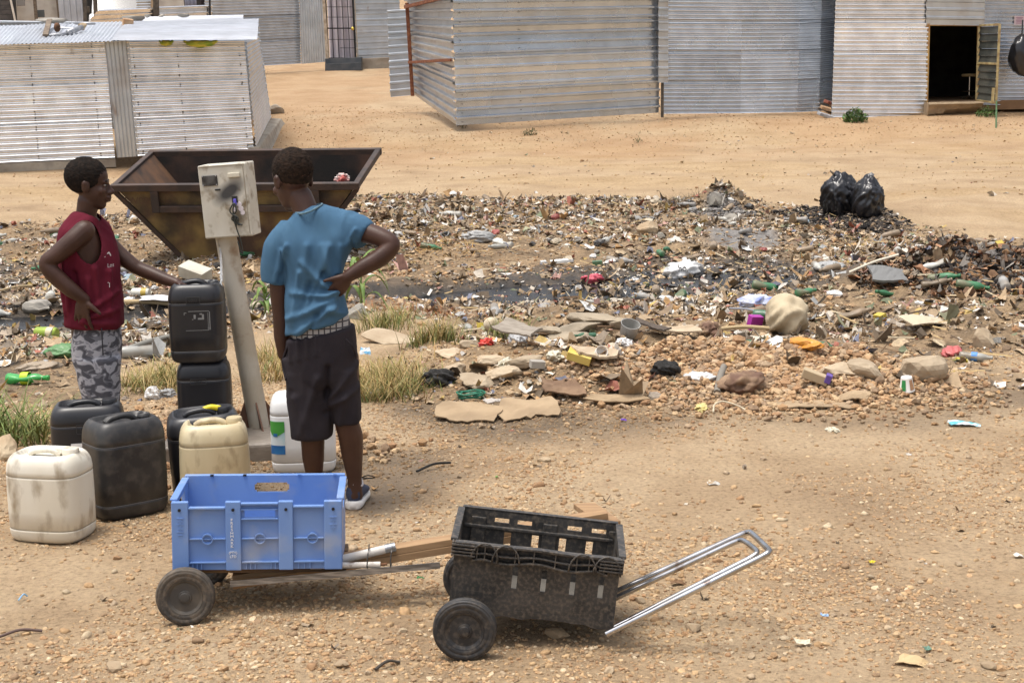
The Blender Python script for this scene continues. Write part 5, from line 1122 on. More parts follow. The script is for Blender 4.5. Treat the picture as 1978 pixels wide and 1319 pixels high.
limb(b, [B_(556,455), B_(541,480), B_(533,515), B_(530,547)], [.066,.068,.064,.058], flat=True)
limb(b, [B_(668,438), B_(690,446,-.015), B_(705,456,-.03)], [.066,.064,.060], flat=True)
def shirt_post(co, no):
    d = wrinkle(.020, 8, 2.4, 5, .25)(co, no)
    # folds pulled towards the hand on the waist
    hp = np.array(B_(650,560,-.12)); v = co-hp; r = np.hypot(v[:,0], v[:,2]); a = np.arctan2(v[:,2], v[:,0])
    d = d + no*(.008*np.exp(-r/.16)*np.sin(a*7+r*14))[:,None]
    S = [((648,562),(590,500),.012,.014),((648,566),(570,560),.012,.013),((645,575),(562,610),.013,.015),((650,585),(580,635),.012,.013),((652,555),(628,470),.013,.013),((640,590),(665,600),.012,.014),((640,470),(615,560),.012,.009),((600,470),(590,560),.014,.008),((585,520),(570,620),.010,.009),((655,520),(662,470),.010,.012),((560,470),(545,520),.009,.009),((548,480),(535,540),.008,.009),((620,600),(600,640),.010,-.010),((606,540),(585,600),.010,-.008),((690,440),(672,470),.008,.009),((630,520),(600,590),.009,-.009)]
    return folds(d, no, [(B_(*a), B_(*c), w*1.3, h*1.15) for a, c, w, h in S], YB)
fix(remesh(b, 'shirt', SHIRT, .0065, None, 5, shirt_post), pB)
b = MB(); cl = [B_(571,411,-.02), B_(583,413,-.075), B_(600,408,-.08), B_(616,399,-.055), B_(622,394,.02), B_(606,397,.06), B_(585,404,.06), B_(571,411,-.02)]
b.tube(spline(cl, 6), .0045, 8, False); fix(b.build('collar', mat('worn_collar', (.11,.18,.22), .9, 0, (.07,.145,.20), 40), None, True), pB)
CHK, nt, bs_ = _new('checked_cotton'); MATS['checked_cotton'] = CHK
tc = nt.nodes.new('ShaderNodeTexCoord'); cur = None
def wave(ax, sc_):
    w = nt.nodes.new('ShaderNodeTexWave'); w.wave_type = 'BANDS'; w.bands_direction = ax; w.inputs['Scale'].default_value = sc_; nt.links.new(tc.outputs['Object'], w.inputs['Vector']); r = nt.nodes.new('ShaderNodeMapRange'); r.inputs[1].default_value = .80; r.inputs[2].default_value = .92; nt.links.new(w.outputs['Fac'], r.inputs[0]); return r.outputs[0]
mxm = nt.nodes.new('ShaderNodeMath'); mxm.operation = 'MAXIMUM'; nt.links.new(wave('X', 13), mxm.inputs[0]); nt.links.new(wave('Z', 13), mxm.inputs[1])
mxx = nt.nodes.new('ShaderNodeMix'); mxx.data_type = 'RGBA'; mxx.inputs[6].default_value = (.38,.365,.35,1); mxx.inputs[7].default_value = (.06,.055,.06,1); nt.links.new(mxm.outputs[0], mxx.inputs[0]); nt.links.new(mxx.outputs[2], bs_.inputs['Base Color']); bs_.inputs['Roughness'].default_value = .95
b = MB(); b.rings(dense([sec(B_(566,662), B_(680,650), .117, 2.4), sec(B_(563,645), B_(676,622), .118, 2.4), sec(B_(562,620), B_(669,598), .112, 2.4)], 3)); fix(remesh(b, 'undershorts', CHK, .007, None, 3, wrinkle(.007, 14, 4, 8)), pB)
SHORTS = mat('charcoal_jersey', (.026,.022,.026), .92, 0, (.034,.029,.033), 8, bump=.15, bscale=220, spec=.12)
b = MB()
b.rings(dense([sec(B_(554,654), B_(683,628), .122, 2.5), sec(B_(551,690), B_(689,675), .128, 2.5), sec(B_(552,725), B_(692,722), .122, 2.5), sec(B_(556,745), B_(690,742), .10, 2.5)], 3))
b.rings(dense([sec(B_(553,715), B_(640,715), .115, 2.6), sec(B_(556,770), B_(641,770,-.01), .098, 2.6), sec(B_(562,810), B_(642,812,-.01), .092, 2.6), sec(B_(564,843), B_(640,842,-.01), .088, 2.6)], 3))
b.rings(dense([sec(B_(622,712), B_(691,708), .11, 2.6), sec(B_(636,760), B_(694,758), .095, 2.6), sec(B_(642,790), B_(696,790), .088, 2.6), sec(B_(645,815), B_(697,812), .084, 2.6)], 3))
def shorts_post(co, no):
    S = [((636,770),(690,700),.012,.012),((636,780),(692,745),.012,.012),((640,700),(634,790),.010,-.014),((566,655),(568,690),.008,.009),((582,652),(584,685),.008,.009),((598,648),(600,680),.008,.009),((616,645),(617,675),.008,.008),((575,760),(600,835),.014,.009),((620,720),(585,830),.014,.009),((670,760),(660,812),.012,.010),((556,690),(566,740),.010,.010)]
    return folds(wrinkle(.015, 9, 3, 15, -.2)(co, no), no, [(B_(*a), B_(*c), w*1.3, h) for a, c, w, h in S], YB)
fix(remesh(b, 'shorts', SHORTS, .0065, None, 5, shorts_post), pB)
b = MB(); b.tube(spline([B_(668,655,-.118), B_(680,668,-.115), B_(688,690,-.06)], 5), .004, 6); fix(b.build('pocket_seam', SHORTS, None, True), pB)
b = MB(); b.tube(spline([B_(556,668,-.09), B_(546,700,-.05), B_(553,735,-.085)], 5), .005, 6); fix(b.build('pocket_seam', SHORTS, None, True), pB)
NAVY = mat('navy_mesh_shoe', (.022,.030,.062), .8, 0, (.035,.045,.085), 60, bump=.2, bscale=300); SOLE = mat('white_sole', (.72,.70,.68), .5, 0, (.62,.58,.52), 8)
def shoe(heel, toe_dir, label=None):
    td = Vector(toe_dir).normalized(); sd = Vector((td.y, -td.x, 0)); z0 = heel.z
    def ring(t, hw, zb_, zt_, n=16):
        c = heel + td*t; return [c + sd*hw*math.cos(2*math.pi*k/n) + Vector((0,0,(zb_+zt_)/2 + (zt_-zb_)/2*math.sin(2*math.pi*k/n))) for k in range(n)]
    mb = MB(); mb.rings(dense([ring(t,hw,zb_,zt_) for t,hw,zb_,zt_ in ((-.030,.014,.025,.075),(-.022,.030,.020,.10),(.01,.037,.018,.105),(.05,.039,.018,.098),(.10,.042,.018,.085),(.15,.045,.018,.068),(.19,.040,.018,.055),(.215,.024,.02,.04))],3)); o = mb.build('shoe', NAVY, None, True)
    def srng(t, hw, h, n=16): 
        c = heel+td*t; return [c+sd*hw*se(1,1,4,2*math.pi*k/n)[0]+Vector((0,0,h/2+h/2*se(1,1,4,2*math.pi*k/n)[1])) for k in range(n)]
    mb = MB(); mb.rings(dense([srng(t,hw,h) for t,hw,h in ((-.042,.016,.034),(-.032,.034,.036),(.01,.041,.036),(.08,.041,.030),(.15,.047,.028),(.20,.040,.026),(.225,.02,.024))],3)); s = mb.build('sole', SOLE, o, True)
    mb = MB(); mb.tube(spline([heel+Vector((0,0,.098))+td*.0-sd*.036, heel+Vector((0,0,.118))+td*.055-sd*.02, heel+Vector((0,0,.118))+td*.055+sd*.02, heel+Vector((0,0,.098))+sd*.036, heel+Vector((0,0,.11))-td*.026],5), .006, 8); mb.build('collar', mat('pale_collar', (.45,.42,.42), .8), o, True)
    mb = MB(); mb.tube(spline([heel+td*.06+sd*.02+Vector((0,0,.115)), heel+td*.03+sd*.06+Vector((0,0,.135)), heel+td*.05+sd*.085+Vector((0,0,.12)), heel+td*.07+sd*.03+Vector((0,0,.11))],5), .0028, 6); mb.build('lace', mat('black_lace', (.015,.015,.018), .8), o, True)
    mb = MB(); mb.tube(spline([heel+td*.06-sd*.02+Vector((0,0,.115)), heel+td*.03-sd*.055+Vector((0,0,.118)), heel+td*.05-sd*.06+Vector((0,0,.08))],5), .0028, 6); mb.build('lace', MATS['black_lace'], o, True)
    return o
hr = B_(684,962,.0); hr.z = Tz(hr.x, hr.y)+.002; fix(shoe(hr, (.06,.99,0)), pB)
hl = B_(610,952,.05); hl.z = Tz(hl.x, hl.y)+.002; fix(shoe(hl, (-.12,1,0)), pB)

# ---------------------------------------------------------------- boy in red, in profile
YR = 7.95
def R_(px, py, dy=0.0): return P(px, py, YR+dy)
pR = empty('person', (R_(198,860).x, YR, Tz(-2.0, YR)), 0, 'boy in red vest and grey camouflage trousers resting a hand on the black can', 'person'); bpy.context.view_layer.update()
b = MB()
ts = [(R_(143,650,.01), R_(224,650,-.01), .125), (R_(141,610,.01), R_(222,610,-.02), .12), (R_(137,560,.01), R_(212,562,-.02), .12), (R_(132,510,.01), R_(208,515,-.03), .135), (R_(131,470,.01), R_(202,478,-.03), .145), (R_(134,440,.01), R_(196,446,-.02), .14), (R_(142,420), R_(190,424), .09)]
b.rings(dense([sec(l, r, h, 2.3) for l, r, h in ts]))
limb(b, [R_(164,440), R_(167,412,.0), R_(171,388,.0)], [.062,.050,.053])
hcR, hMR = head(b, R_(172,357,.0), (.99,.12,0), (.06,0,1), 1.03, R(6))
limb(b, [R_(163,446,-.135), R_(142,465,-.165), R_(110,492,-.19), R_(90,508,-.20), R_(104,530,-.20), R_(138,560,-.19), R_(164,578,-.175)], [.052,.050,.043,.037,.042,.038,.026])
hand(b, R_(160,576,-.175), (-.12,.05,-1), (-.35,-.93,0), (1,-.2,.1), .165, (.22,.28,.32,.38), .26, 1.1, 1.18)
limb(b, [R_(200,462,.13), R_(225,487,.13), R_(255,511,.11), R_(268,519,.105), R_(290,528,.09), R_(320,540,.05), R_(342,547,.02)], [.048,.044,.037,.034,.036,.031,.024])
hand(b, R_(338,546,.02), (.95,-.05,-.30), (0,.15,1), (-.1,-1,0), .16, (.55,.40,.40,.45), .16, .9, thumb_curl=.8)
for dy in (-.075, .085):
    limb(b, [R_(190,660,dy), R_(196,740,dy), R_(198,800,dy), R_(199,845,dy)], [.050,.045,.042,.035]); 
    f0 = R_(199,850,dy); f0.z = Tz(f0.x, f0.y)+.05; limb(b, [f0+Vector((0,0,.06)), f0+Vector((.03,0,.0)), f0+Vector((.12,0,-.02))], [.036,.036,.026])
fix(remesh(b, 'body', SKIN, .0050, None, 3), pR)
fix(hair(hcR, hMR, 1.04, HAIR, None, -.006, .62, .005, rad=(.0775,.0995,.0885)), pR)
ee = empty('tmp2'); eyes(hcR, hMR, 1.03, ee)
for ch in list(ee.children): ch.parent = None; fix(ch, pR)
bpy.data.objects.remove(ee)
VEST = mat('maroon_jersey', (.098,.010,.021), .9, 0, (.122,.015,.028), 7, bump=.12, bscale=260, spec=.12)
b = MB()
vs = [(R_(134,624,.01), R_(233,629,-.02), .150), (R_(132,590,.01), R_(232,592,-.02), .146), (R_(128,540,.01), R_(223,545,-.03), .140), (R_(124,495,.01), R_(217,503,-.03), .150), (R_(125,460,.01), R_(207,468,-.03), .160), (R_(129,436,.01), R_(198,442,-.02), .152), (R_(138,416), R_(193,421), .105), (R_(146,409), R_(186,412), .08)]
b.rings(dense([sec(l, r, h, 2.5) for l, r, h in vs], 4))
def vest_post(co, no):
    S = [((178,598),(228,560),.010,.011),((180,606),(230,592),.010,.012),((175,612),(226,618),.010,.011),((140,470),(148,590),.010,.010),((196,510),(205,600),.010,.009),((215,520),(222,600),.010,.009),((160,520),(172,590),.012,-.010),((130,520),(140,600),.009,.009),((186,530),(188,590),.010,.009)]
    return folds(wrinkle(.016, 10, 2.4, 25, -.35)(co, no), no, [(R_(*a), R_(*c), w*1.2, h*1.5) for a, c, w, h in S], YR)
vo = remesh(b, 'vest', VEST, .0065, None, 4, vest_post)
an = np.array(R_(168,468,-.16)); af = np.array(R_(176,470,.16)); nk = np.array(R_(178,408,.0))
def dropf(c):
    e1 = ((c[:,0]-an[0]-.12*(c[:,2]-an[2])*-1)/.058)**2 + ((c[:,2]-an[2])/.105)**2 + ((c[:,1]-an[1])/.13)**2 < 1
    e2 = ((c[:,0]-af[0])/.06)**2 + ((c[:,2]-af[2])/.105)**2 + ((c[:,1]-af[1])/.13)**2 < 1
    e3 = ((c[:,0]-nk[0])/.062)**2 + ((c[:,2]-nk[2])/.055)**2 + ((c[:,1]-nk[1])/.075)**2 < 1
    e4 = (c[:,2] < R_(180,626).z-.004) & (np.abs(c[:,0]-R_(183,626).x) < .09) & False
    return e1 | e2 | e3 | e4
shell_cut(vo, dropf); sm = vo.modifiers.new('sm', 'SMOOTH'); sm.factor = .5; sm.iterations = 3; so = vo.modifiers.new('thick', 'SOLIDIFY'); so.thickness = .005; so.offset = 1
fix(vo, pR)
bvh = BVHTree.FromPolygons([v.co.copy() for v in vo.data.vertices], [tuple(p.vertices) for p in vo.data.polygons])
def print_on(txt, px, py, size, m, xdir=(1,-.35,.05)):
    me = text_mesh(txt, size, 0); c = R_(px, py, -.3); xd = Vector(xdir).normalized(); zd = Vector((.05,0,1))
    for v in me.vertices:
        q = c + xd*v.co.x + zd*v.co.y; d = Vector((-.25,.95,0)).normalized(); hit = bvh.ray_cast(q, d, 2)
        if hit[0] is None: hit = bvh.find_nearest(q+d*.25)
        v.co = hit[0] + Vector((.3,-.95,0))*.008
    o = link('lettering', me, m); fix(o, pR)
VW_ = mat('vest_print', (.55,.50,.48), .8); VK = mat('vest_print_dark', (.02,.018,.02), .8)
print_on('A', 210, 499, .062, VW_); print_on('A', 209.5, 499, .042, VK); print_on('Los', 216, 524, .028, VW_); print_on('TRO', 222, 560, .036, VW_); print_on('SC', 226, 571, .022, VW_)
CAMO, nt, bs_ = _new('grey_camouflage'); MATS['grey_camouflage'] = CAMO; L = nt.links; N = nt.nodes
tc = N.new('ShaderNodeTexCoord'); n1 = N.new('ShaderNodeTexNoise'); n1.inputs['Scale'].default_value = 17; n1.inputs['Detail'].default_value = 1.2; n1.inputs['Distortion'].default_value = 1.0; mpp = N.new('ShaderNodeMapping'); mpp.inputs['Scale'].default_value = (1,1,1.7); L.new(tc.outputs['Object'], mpp.inputs[0]); L.new(mpp.outputs[0], n1.inputs['Vector'])
rp = N.new('ShaderNodeValToRGB'); rp.color_ramp.interpolation = 'CONSTANT'; L.new(n1.outputs[0], rp.inputs[0]); e = rp.color_ramp.elements; e[0].position = 0; e[0].color = (.075,.075,.088,1); e[1].position = .43; e[1].color = (.16,.16,.18,1); e2 = e.new(.505); e2.color = (.36,.36,.39,1); e3 = e.new(.66); e3.color = (.25,.25,.28,1)
L.new(rp.outputs[0], bs_.inputs['Base Color']); bs_.inputs['Roughness'].default_value = .95
b = MB()
b.rings(dense([sec(R_(143,626,.0), R_(226,622), .135, 2.5), sec(R_(140,655,.0), R_(231,652), .145, 2.5), sec(R_(143,690,.0), R_(232,690), .145, 2.5), sec(R_(150,715), R_(231,715), .13, 2.5)], 3))
for dy in (-.072, .08):
    b.rings(dense([sec(R_(146,690,dy), R_(232,690,dy), .085, 2.5), sec(R_(152,735,dy), R_(231,735,dy), .083, 2.5), sec(R_(160,775,dy), R_(231,775,dy), .078, 2.5), sec(R_(166,806,dy), R_(229,806,dy), .07, 2.5), sec(R_(171,838,dy), R_(225,838,dy), .06, 2.5)], 3))
fix(remesh(b, 'trousers', CAMO, .0070, None, 4, wrinkle(.014, 8, 4, 33)), pR)
b = MB(); b.tube(spline([R_(196,634,-.148), R_(198,665,-.155), R_(199,686,-.15)], 4), .0035, 6); fix(b.build('drawstring', mat('dark_cord', (.03,.03,.035), .9), None, True), pR)
for dy in (-.075, .085):
    hh = R_(193,855,dy); hh.z = Tz(hh.x, hh.y); fix(shoe(hh, (1,-.05,0)), pR)
# ================================================================ GRAVEL
def ico(sub=0):
    bm = bmesh.new(); bmesh.ops.create_icosphere(bm, subdivisions=max(sub,1), radius=1) if sub else bmesh.ops.create_icosphere(bm, subdivisions=1, radius=1)
    v = np.array([x.co[:] for x in bm.verts]); f = np.array([[a.index for a in x.verts] for x in bm.faces]); bm.free(); return v, f
IV0, IF0 = ico(1); IV1, IF1 = ico(2)
def rot_mats(n, rng, tilt=math.pi):
    a = rng.uniform(0, 2*np.pi, n); b = rng.uniform(-tilt, tilt, n); c = rng.uniform(-tilt, tilt, n)
    ca, sa, cb, sb, cc, sc = np.cos(a), np.sin(a), np.cos(b), np.sin(b), np.cos(c), np.sin(c); M = np.empty((n,3,3))
    M[:,0,0]=ca*cb; M[:,0,1]=ca*sb*sc-sa*cc; M[:,0,2]=ca*sb*cc+sa*sc; M[:,1,0]=sa*cb; M[:,1,1]=sa*sb*sc+ca*cc; M[:,1,2]=sa*sb*cc-ca*sc; M[:,2,0]=-sb; M[:,2,1]=cb*sc; M[:,2,2]=cb*cc
    return M
def gz(x, y):      # height of the ground sheet itself, with its fine relief
    z = T(x, y); f = smooth(26, 8, y); z = z + f*(0.010*fbm(x*6, y*6, 51, 3) + .006*fbm(x*20, y*20, 57, 2))
    return z + smooth(-.1, .5, poly_dist(x, y, TRASH))*(.035*fbm(x*5, y*5, 61, 3))
PALETTE = np.array([srgb(184,154,116), srgb(178,146,108), srgb(172,140,104), srgb(192,164,128), srgb(166,132,98), srgb(196,176,146), srgb(168,148,122), srgb(154,128,100), srgb(182,150,114), srgb(186,156,118)])
def pebbles(name, x, y, r, sub, rng, m, pal=PALETTE, sink=.25, flat=(.45,.9), dark=None, label=None):
    n = len(x); tv, tf = (IV0, IF0) if sub == 0 else (IV1, IF1)
    z = gz(x, y); sc = np.stack([r*rng.uniform(.8,1.35,n), r*rng.uniform(.7,1.1,n), r*rng.uniform(*flat,n)], -1)
    jit = 1 + rng.normal(0, .13, (n, len(tv), 1)); V = tv[None]*jit*sc[:,None,:]; M = rot_mats(n, rng, .35); V = np.einsum('nij,nvj->nvi', M, V)
    V += np.stack([x, y, z + sc[:,2]*(1-2*sink)], -1)[:,None,:]
    c = pal[rng.integers(0, len(pal), n)]*rng.uniform(.78,1.02,(n,1))
    if dark is not None: c = c*(1-.72*dark[:,None])
    C = np.repeat(c, len(tv), 0); Fp = (tf[None] + (np.arange(n)*len(tv))[:,None,None]).reshape(-1,3)
    o = np_mesh(name, V.reshape(-1,3), Fp, C, m, sub > 0); tag(o, label, None, None, 'stuff'); return o
PEB = attr_mat('pebble_stone', .9, .5, 90, .22, 45)
rng = np.random.default_rng(3)
def frustum(n, y0, y1, rng, pw=1.0, mx=.6):
    y = (y0**(2-pw) + rng.random(n)*(y1**(2-pw)-y0**(2-pw)))**(1/(2-pw)) if pw != 2 else y0*(y1/y0)**rng.random(n)
    x = (rng.random(n)*2-1)*(.335*y+mx); return x, y
def wet_at(x, y): return np.maximum(.42*smooth(-.15,.45,poly_dist(x,y,DAMP)+.25*fbm(x*1.7,y*1.7,71,4)), .55*smooth(-.1,.2,poly_dist(x,y,TAPWET)+.2*fbm(x*1.7,y*1.7,71,4)))
x, y = frustum(105000, 3.9, 10.5, rng, 1.0); d = .30 + 1.5*fbm(x*1.05, y*1.05, 91, 4) + .25*smooth(2.2,-.5,x)+ .22*smooth(5.5,4.2,y); k = rng.random(len(x)) < np.clip(d, .05, 1); x, y = x[k], y[k]
pebbles('gravel', x, y, rng.lognormal(math.log(.0058), .36, len(x)), 0, rng, PEB, sink=.40, dark=wet_at(x,y), label='small tan gravel strewn over the near ground')
x, y = frustum(6500, 3.9, 10.5, rng, 1.0); d = .20 + 1.1*fbm(x*.95, y*.95, 91, 4); k = rng.random(len(x)) < np.clip(d, .08, 1); x, y = x[k], y[k]
pebbles('gravel', x, y, rng.lognormal(math.log(.0105), .30, len(x)), 1, rng, PEB, sink=.42, dark=wet_at(x,y), label='larger rounded pebbles lying among the near gravel')
# pebble heap on the near bank and stones all over the dump
def heap_pts(pxs, n, rng):
    out = []
    for (px, py, rx, ry, m_) in pxs:
        g = G(px, py); k = int(n*m_); out.append(np.stack([g.x+rng.normal(0,rx,k), g.y+rng.normal(0,ry,k)], -1))
    a = np.concatenate(out); return a[:,0], a[:,1]
x, y = heap_pts([(1450,700,.5,.32,.9),(1560,720,.45,.3,.7),(1660,700,.4,.3,.5),(1400,680,.3,.25,.4),(1250,740,.35,.3,.25),(560,870,.25,.12,.3),(330,850,.35,.3,.6)], 2600, rng)
pebbles('pebble_heap', x, y, rng.lognormal(math.log(.014), .35, len(x)), 0, rng, PEB, np.array([srgb(184,152,116),srgb(172,138,102),srgb(194,166,130),srgb(160,126,94),srgb(176,152,124),srgb(146,122,98)]), .2, dark=.5*wet_at(x,y), label='brown pebbles heaped on the near bank of the ditch')
x = rng.uniform(-9, 9, 60000); y = rng.uniform(8.8, 23, 60000); dd = poly_dist(x, y, TRASH); k = (dd > -.2+.5*rng.random(len(x))) & (ditch_d(x,y) > .75+.2*rng.random(len(x))) & (np.abs(x) < .36*y+.4) & (rng.random(len(x)) < .42+.6*fbm(x*.8,y*.8,97,3)); x, y = x[k], y[k]
gp_ = np.array([srgb(164,134,102), srgb(180,146,108), srgb(144,122,98), srgb(190,164,130), srgb(124,104,84), srgb(164,124,88), srgb(150,138,124)])
pebbles('rubble', x, y, rng.lognormal(math.log(.0135), .45, len(x)).clip(0,.04), 0, rng, PEB, gp_, .35, (.35,.7), label='brown stones and crumbs of rubble over the dump')
x, y = frustum(15000, 22, 40, rng, 0.6, 1.5); k = rng.random(len(x)) < .2+.9*smooth(29,34,y); x, y = x[k], y[k]
pebbles('gravel', x, y, rng.lognormal(math.log(.013), .30, len(x)), 0, rng, PEB, PALETTE*1.0, .3, label='fine stones along the foot of the far hut walls')

# ================================================================ LITTER TOO SMALL TO COUNT
LIT = attr_mat('litter_scraps', .75, .3, 60, .18, 30, spec=.35)
LPAL = np.array([srgb(196,172,140)]*4+[srgb(170,148,120)]*4+[srgb(222,214,200)]*4+[srgb(240,238,232)]*3+[srgb(150,140,128)]*3+[srgb(120,104,88)]*3+[srgb(86,78,70)]*2+[srgb(45,42,42)]*2+[srgb(190,150,100)]*2+[srgb(160,170,176), srgb(96,116,150), srgb(164,84,76), srgb(190,164,92), srgb(96,122,96), srgb(180,140,136), srgb(150,158,130), srgb(184,166,140), srgb(166,150,130)])
LPAL = LPAL*.72 + .28*np.array(srgb(172,146,112))[None]
def flakes(name, x, y, s, rng, pal, lift=.0, tilt=.32, label=None, grey=None):
    n = len(x); u = np.linspace(-1, 1, 3); U, W = np.meshgrid(u, u); t = np.stack([U.ravel(), W.ravel(), 0*U.ravel()], -1)
    V = np.repeat(t[None], n, 0); asp = rng.uniform(.4, 1.0, n); V[:,:,0] *= s[:,None]; V[:,:,1] *= (s*asp)[:,None]
    V[:,:,:2] += rng.normal(0, .16, (n,9,2))*s[:,None,None]; V[:,:,2] += rng.normal(0, .22, (n,9))*s[:,None] + (V[:,:,0]**2/s[:,None])*rng.normal(0,.7,n)[:,None]
    V = np.einsum('nij,nvj->nvi', rot_mats(n, rng, tilt), V); z = gz(x, y); z = np.where(ditch_d(x, y) < 1.25, np.maximum(z, -.272), z); V += np.stack([x, y, z+s*.2+lift], -1)[:,None,:]
    c = pal[rng.integers(0, len(pal), n)]*rng.uniform(.6,1.0,(n,1)); C = np.repeat(c, 9, 0)
    q = np.array([[0,1,4,3],[1,2,5,4],[3,4,7,6],[4,5,8,7]]); Fq = (q[None]+(np.arange(n)*9)[:,None,None]).reshape(-1,4)
    o = np_mesh(name, V.reshape(-1,3), Fq, C, LIT, False); tag(o, label, None, None, 'stuff'); return o
x = rng.uniform(-9.5, 9.5, 210000); y = rng.uniform(8.8, 23.5, 210000); dd = poly_dist(x, y, TRASH)
dens = .30 + .9*fbm(x*.7, y*.7, 101, 3) + .22*smooth(17.5,20,y) + .30*smooth(1.0,2.6,x)*smooth(12.5,13.5,y)*smooth(18.5,17,y)
dens = 1.1*dens*(1-.7*smooth(-.1,.3,poly_dist(x,y,BURN)))*(.25+.75*smooth(.55,1.15,ditch_d(x,y)+.25*fbm(x*2,y*2,8,2)))*(1-.8*smooth(-.1,.2,np.maximum(poly_dist(x,y,ASH),poly_dist(x,y,ASH2))))
k = (dd > -.25+.6*rng.random(len(x))) & (rng.random(len(x)) < np.clip(dens,.06,1)) & (np.abs(x) < .36*y+.4); x, y = x[k], y[k]
flakes('litter', x, y, rng.lognormal(math.log(.018), .5, len(x)).clip(.007,.07), rng, LPAL, label='countless small scraps of paper and plastic over the dump')
x, y = frustum(260, 4.2, 10.5, rng, 1.0); flakes('litter', x, y, rng.lognormal(math.log(.010), .4, len(x)), rng, LPAL, label='tiny scraps and leaves on the near gravel')
x, y = frustum(160, 21, 34, rng, 1.0, 1); flakes('litter', x, y, rng.lognormal(math.log(.026), .4, len(x)), rng, LPAL, label='few small scraps on the trodden earth road')
xf = rng.uniform(-6, 4.2, 9000); yf = rng.uniform(12, 17, 9000); k = (ditch_d(xf, yf) < 1.0) & (rng.random(9000) < np.clip(.25+1.3*fbm(xf*1.1, yf*1.6, 12, 3)+.25*smooth(0,2,xf), .05, 1)); xf, yf = xf[k], yf[k]
flakes('litter', xf, yf, rng.lognormal(math.log(.024), .5, len(xf)).clip(.008,.08), rng, LPAL*.85, tilt=.2, label='scraps and scum floating on the black ditch water')
# sticks and straws
n = 1500; x = rng.uniform(-9, 9, n*3); y = rng.uniform(9.5, 22.5, n*3); k = poly_dist(x, y, TRASH) > 0; x, y = x[k][:n], y[k][:n]; n = len(x); Ls = rng.uniform(.04, .22, n); a = rng.uniform(0, 6.28, n); rr = rng.uniform(.002,.005,n); z = gz(x, y)+.02
dx, dy = np.cos(a)*Ls, np.sin(a)*Ls; dz = rng.normal(0,.03,n); pxv, pyv = -np.sin(a)*rr, np.cos(a)*rr
Vs = np.stack([np.stack([x-pxv,y-pyv,z],-1), np.stack([x+pxv,y+pyv,z],-1), np.stack([x,y,z+2*rr],-1), np.stack([x+dx-pxv,y+dy-pyv,z+dz],-1), np.stack([x+dx+pxv,y+dy+pyv,z+dz],-1), np.stack([x+dx,y+dy,z+dz+2*rr],-1)], 1)
q = np.array([[0,3,5,2],[2,5,4,1],[1,4,3,0]]); sp_ = np.array([srgb(190,165,120), srgb(120,95,70), srgb(80,66,54), srgb(205,190,160)])
o = np_mesh('litter', Vs.reshape(-1,3), (q[None]+(np.arange(n)*6)[:,None,None]).reshape(-1,4), np.repeat(sp_[rng.integers(0,4,n)],6,0), LIT, False); tag(o, 'dry sticks and straws lying through the dump', None, None, 'stuff')
lo_, hi_ = BURN2.min(0), BURN2.max(0); xf = rng.uniform(lo_[0]-.6, hi_[0]+.3, 9000); yf = rng.uniform(lo_[1]-.6, hi_[1]+.8, 9000); k = poly_dist(xf, yf, BURN2)+.5*fbm(xf*2,yf*2,5,2) > -.45; xf, yf = xf[k][:3600], yf[k][:3600]
flakes('litter', xf, yf, rng.lognormal(math.log(.020), .45, len(xf)).clip(.008,.06), rng, np.array([srgb(52,46,42), srgb(74,64,54), srgb(120,92,70), srgb(164,122,92), srgb(140,110,84), srgb(90,82,74), srgb(180,138,106), srgb(150,142,132)]), tilt=.55, label='charred and brown rags and scraps of the burnt heap at the right')
# char and ash crumbs
for nm, poly, N_, cc, lb in (('charred_debris', BURN, 1500, [srgb(26,24,23), srgb(40,36,33), srgb(60,54,50), srgb(120,110,100)], 'black charred crumbs round the two refuse bags'), ('charred_debris', BURN2, 4200, [srgb(34,30,28), srgb(52,46,42), srgb(90,76,62), srgb(130,100,70), srgb(110,105,100)], 'blackened crumbs on the burnt heap at the right'), ('ash_crumbs', ASH2, 700, [srgb(120,116,112), srgb(145,140,136), srgb(95,90,86)], 'grey ash crumbs on the small ash heap')):
    lo_, hi_ = poly.min(0), poly.max(0); x = rng.uniform(lo_[0]-.2, hi_[0]+.2, N_*3); y = rng.uniform(lo_[1]-.2, hi_[1]+.2, N_*3); k = poly_dist(x, y, poly)+.25*fbm(x*3,y*3,5,2) > 0; x, y = x[k][:N_], y[k][:N_]
    pebbles(nm, x, y, rng.lognormal(math.log(.013), .5, len(x)).clip(0,.04), 0, rng, PEB, np.array(cc), .2, (.3,.9), label=lb)
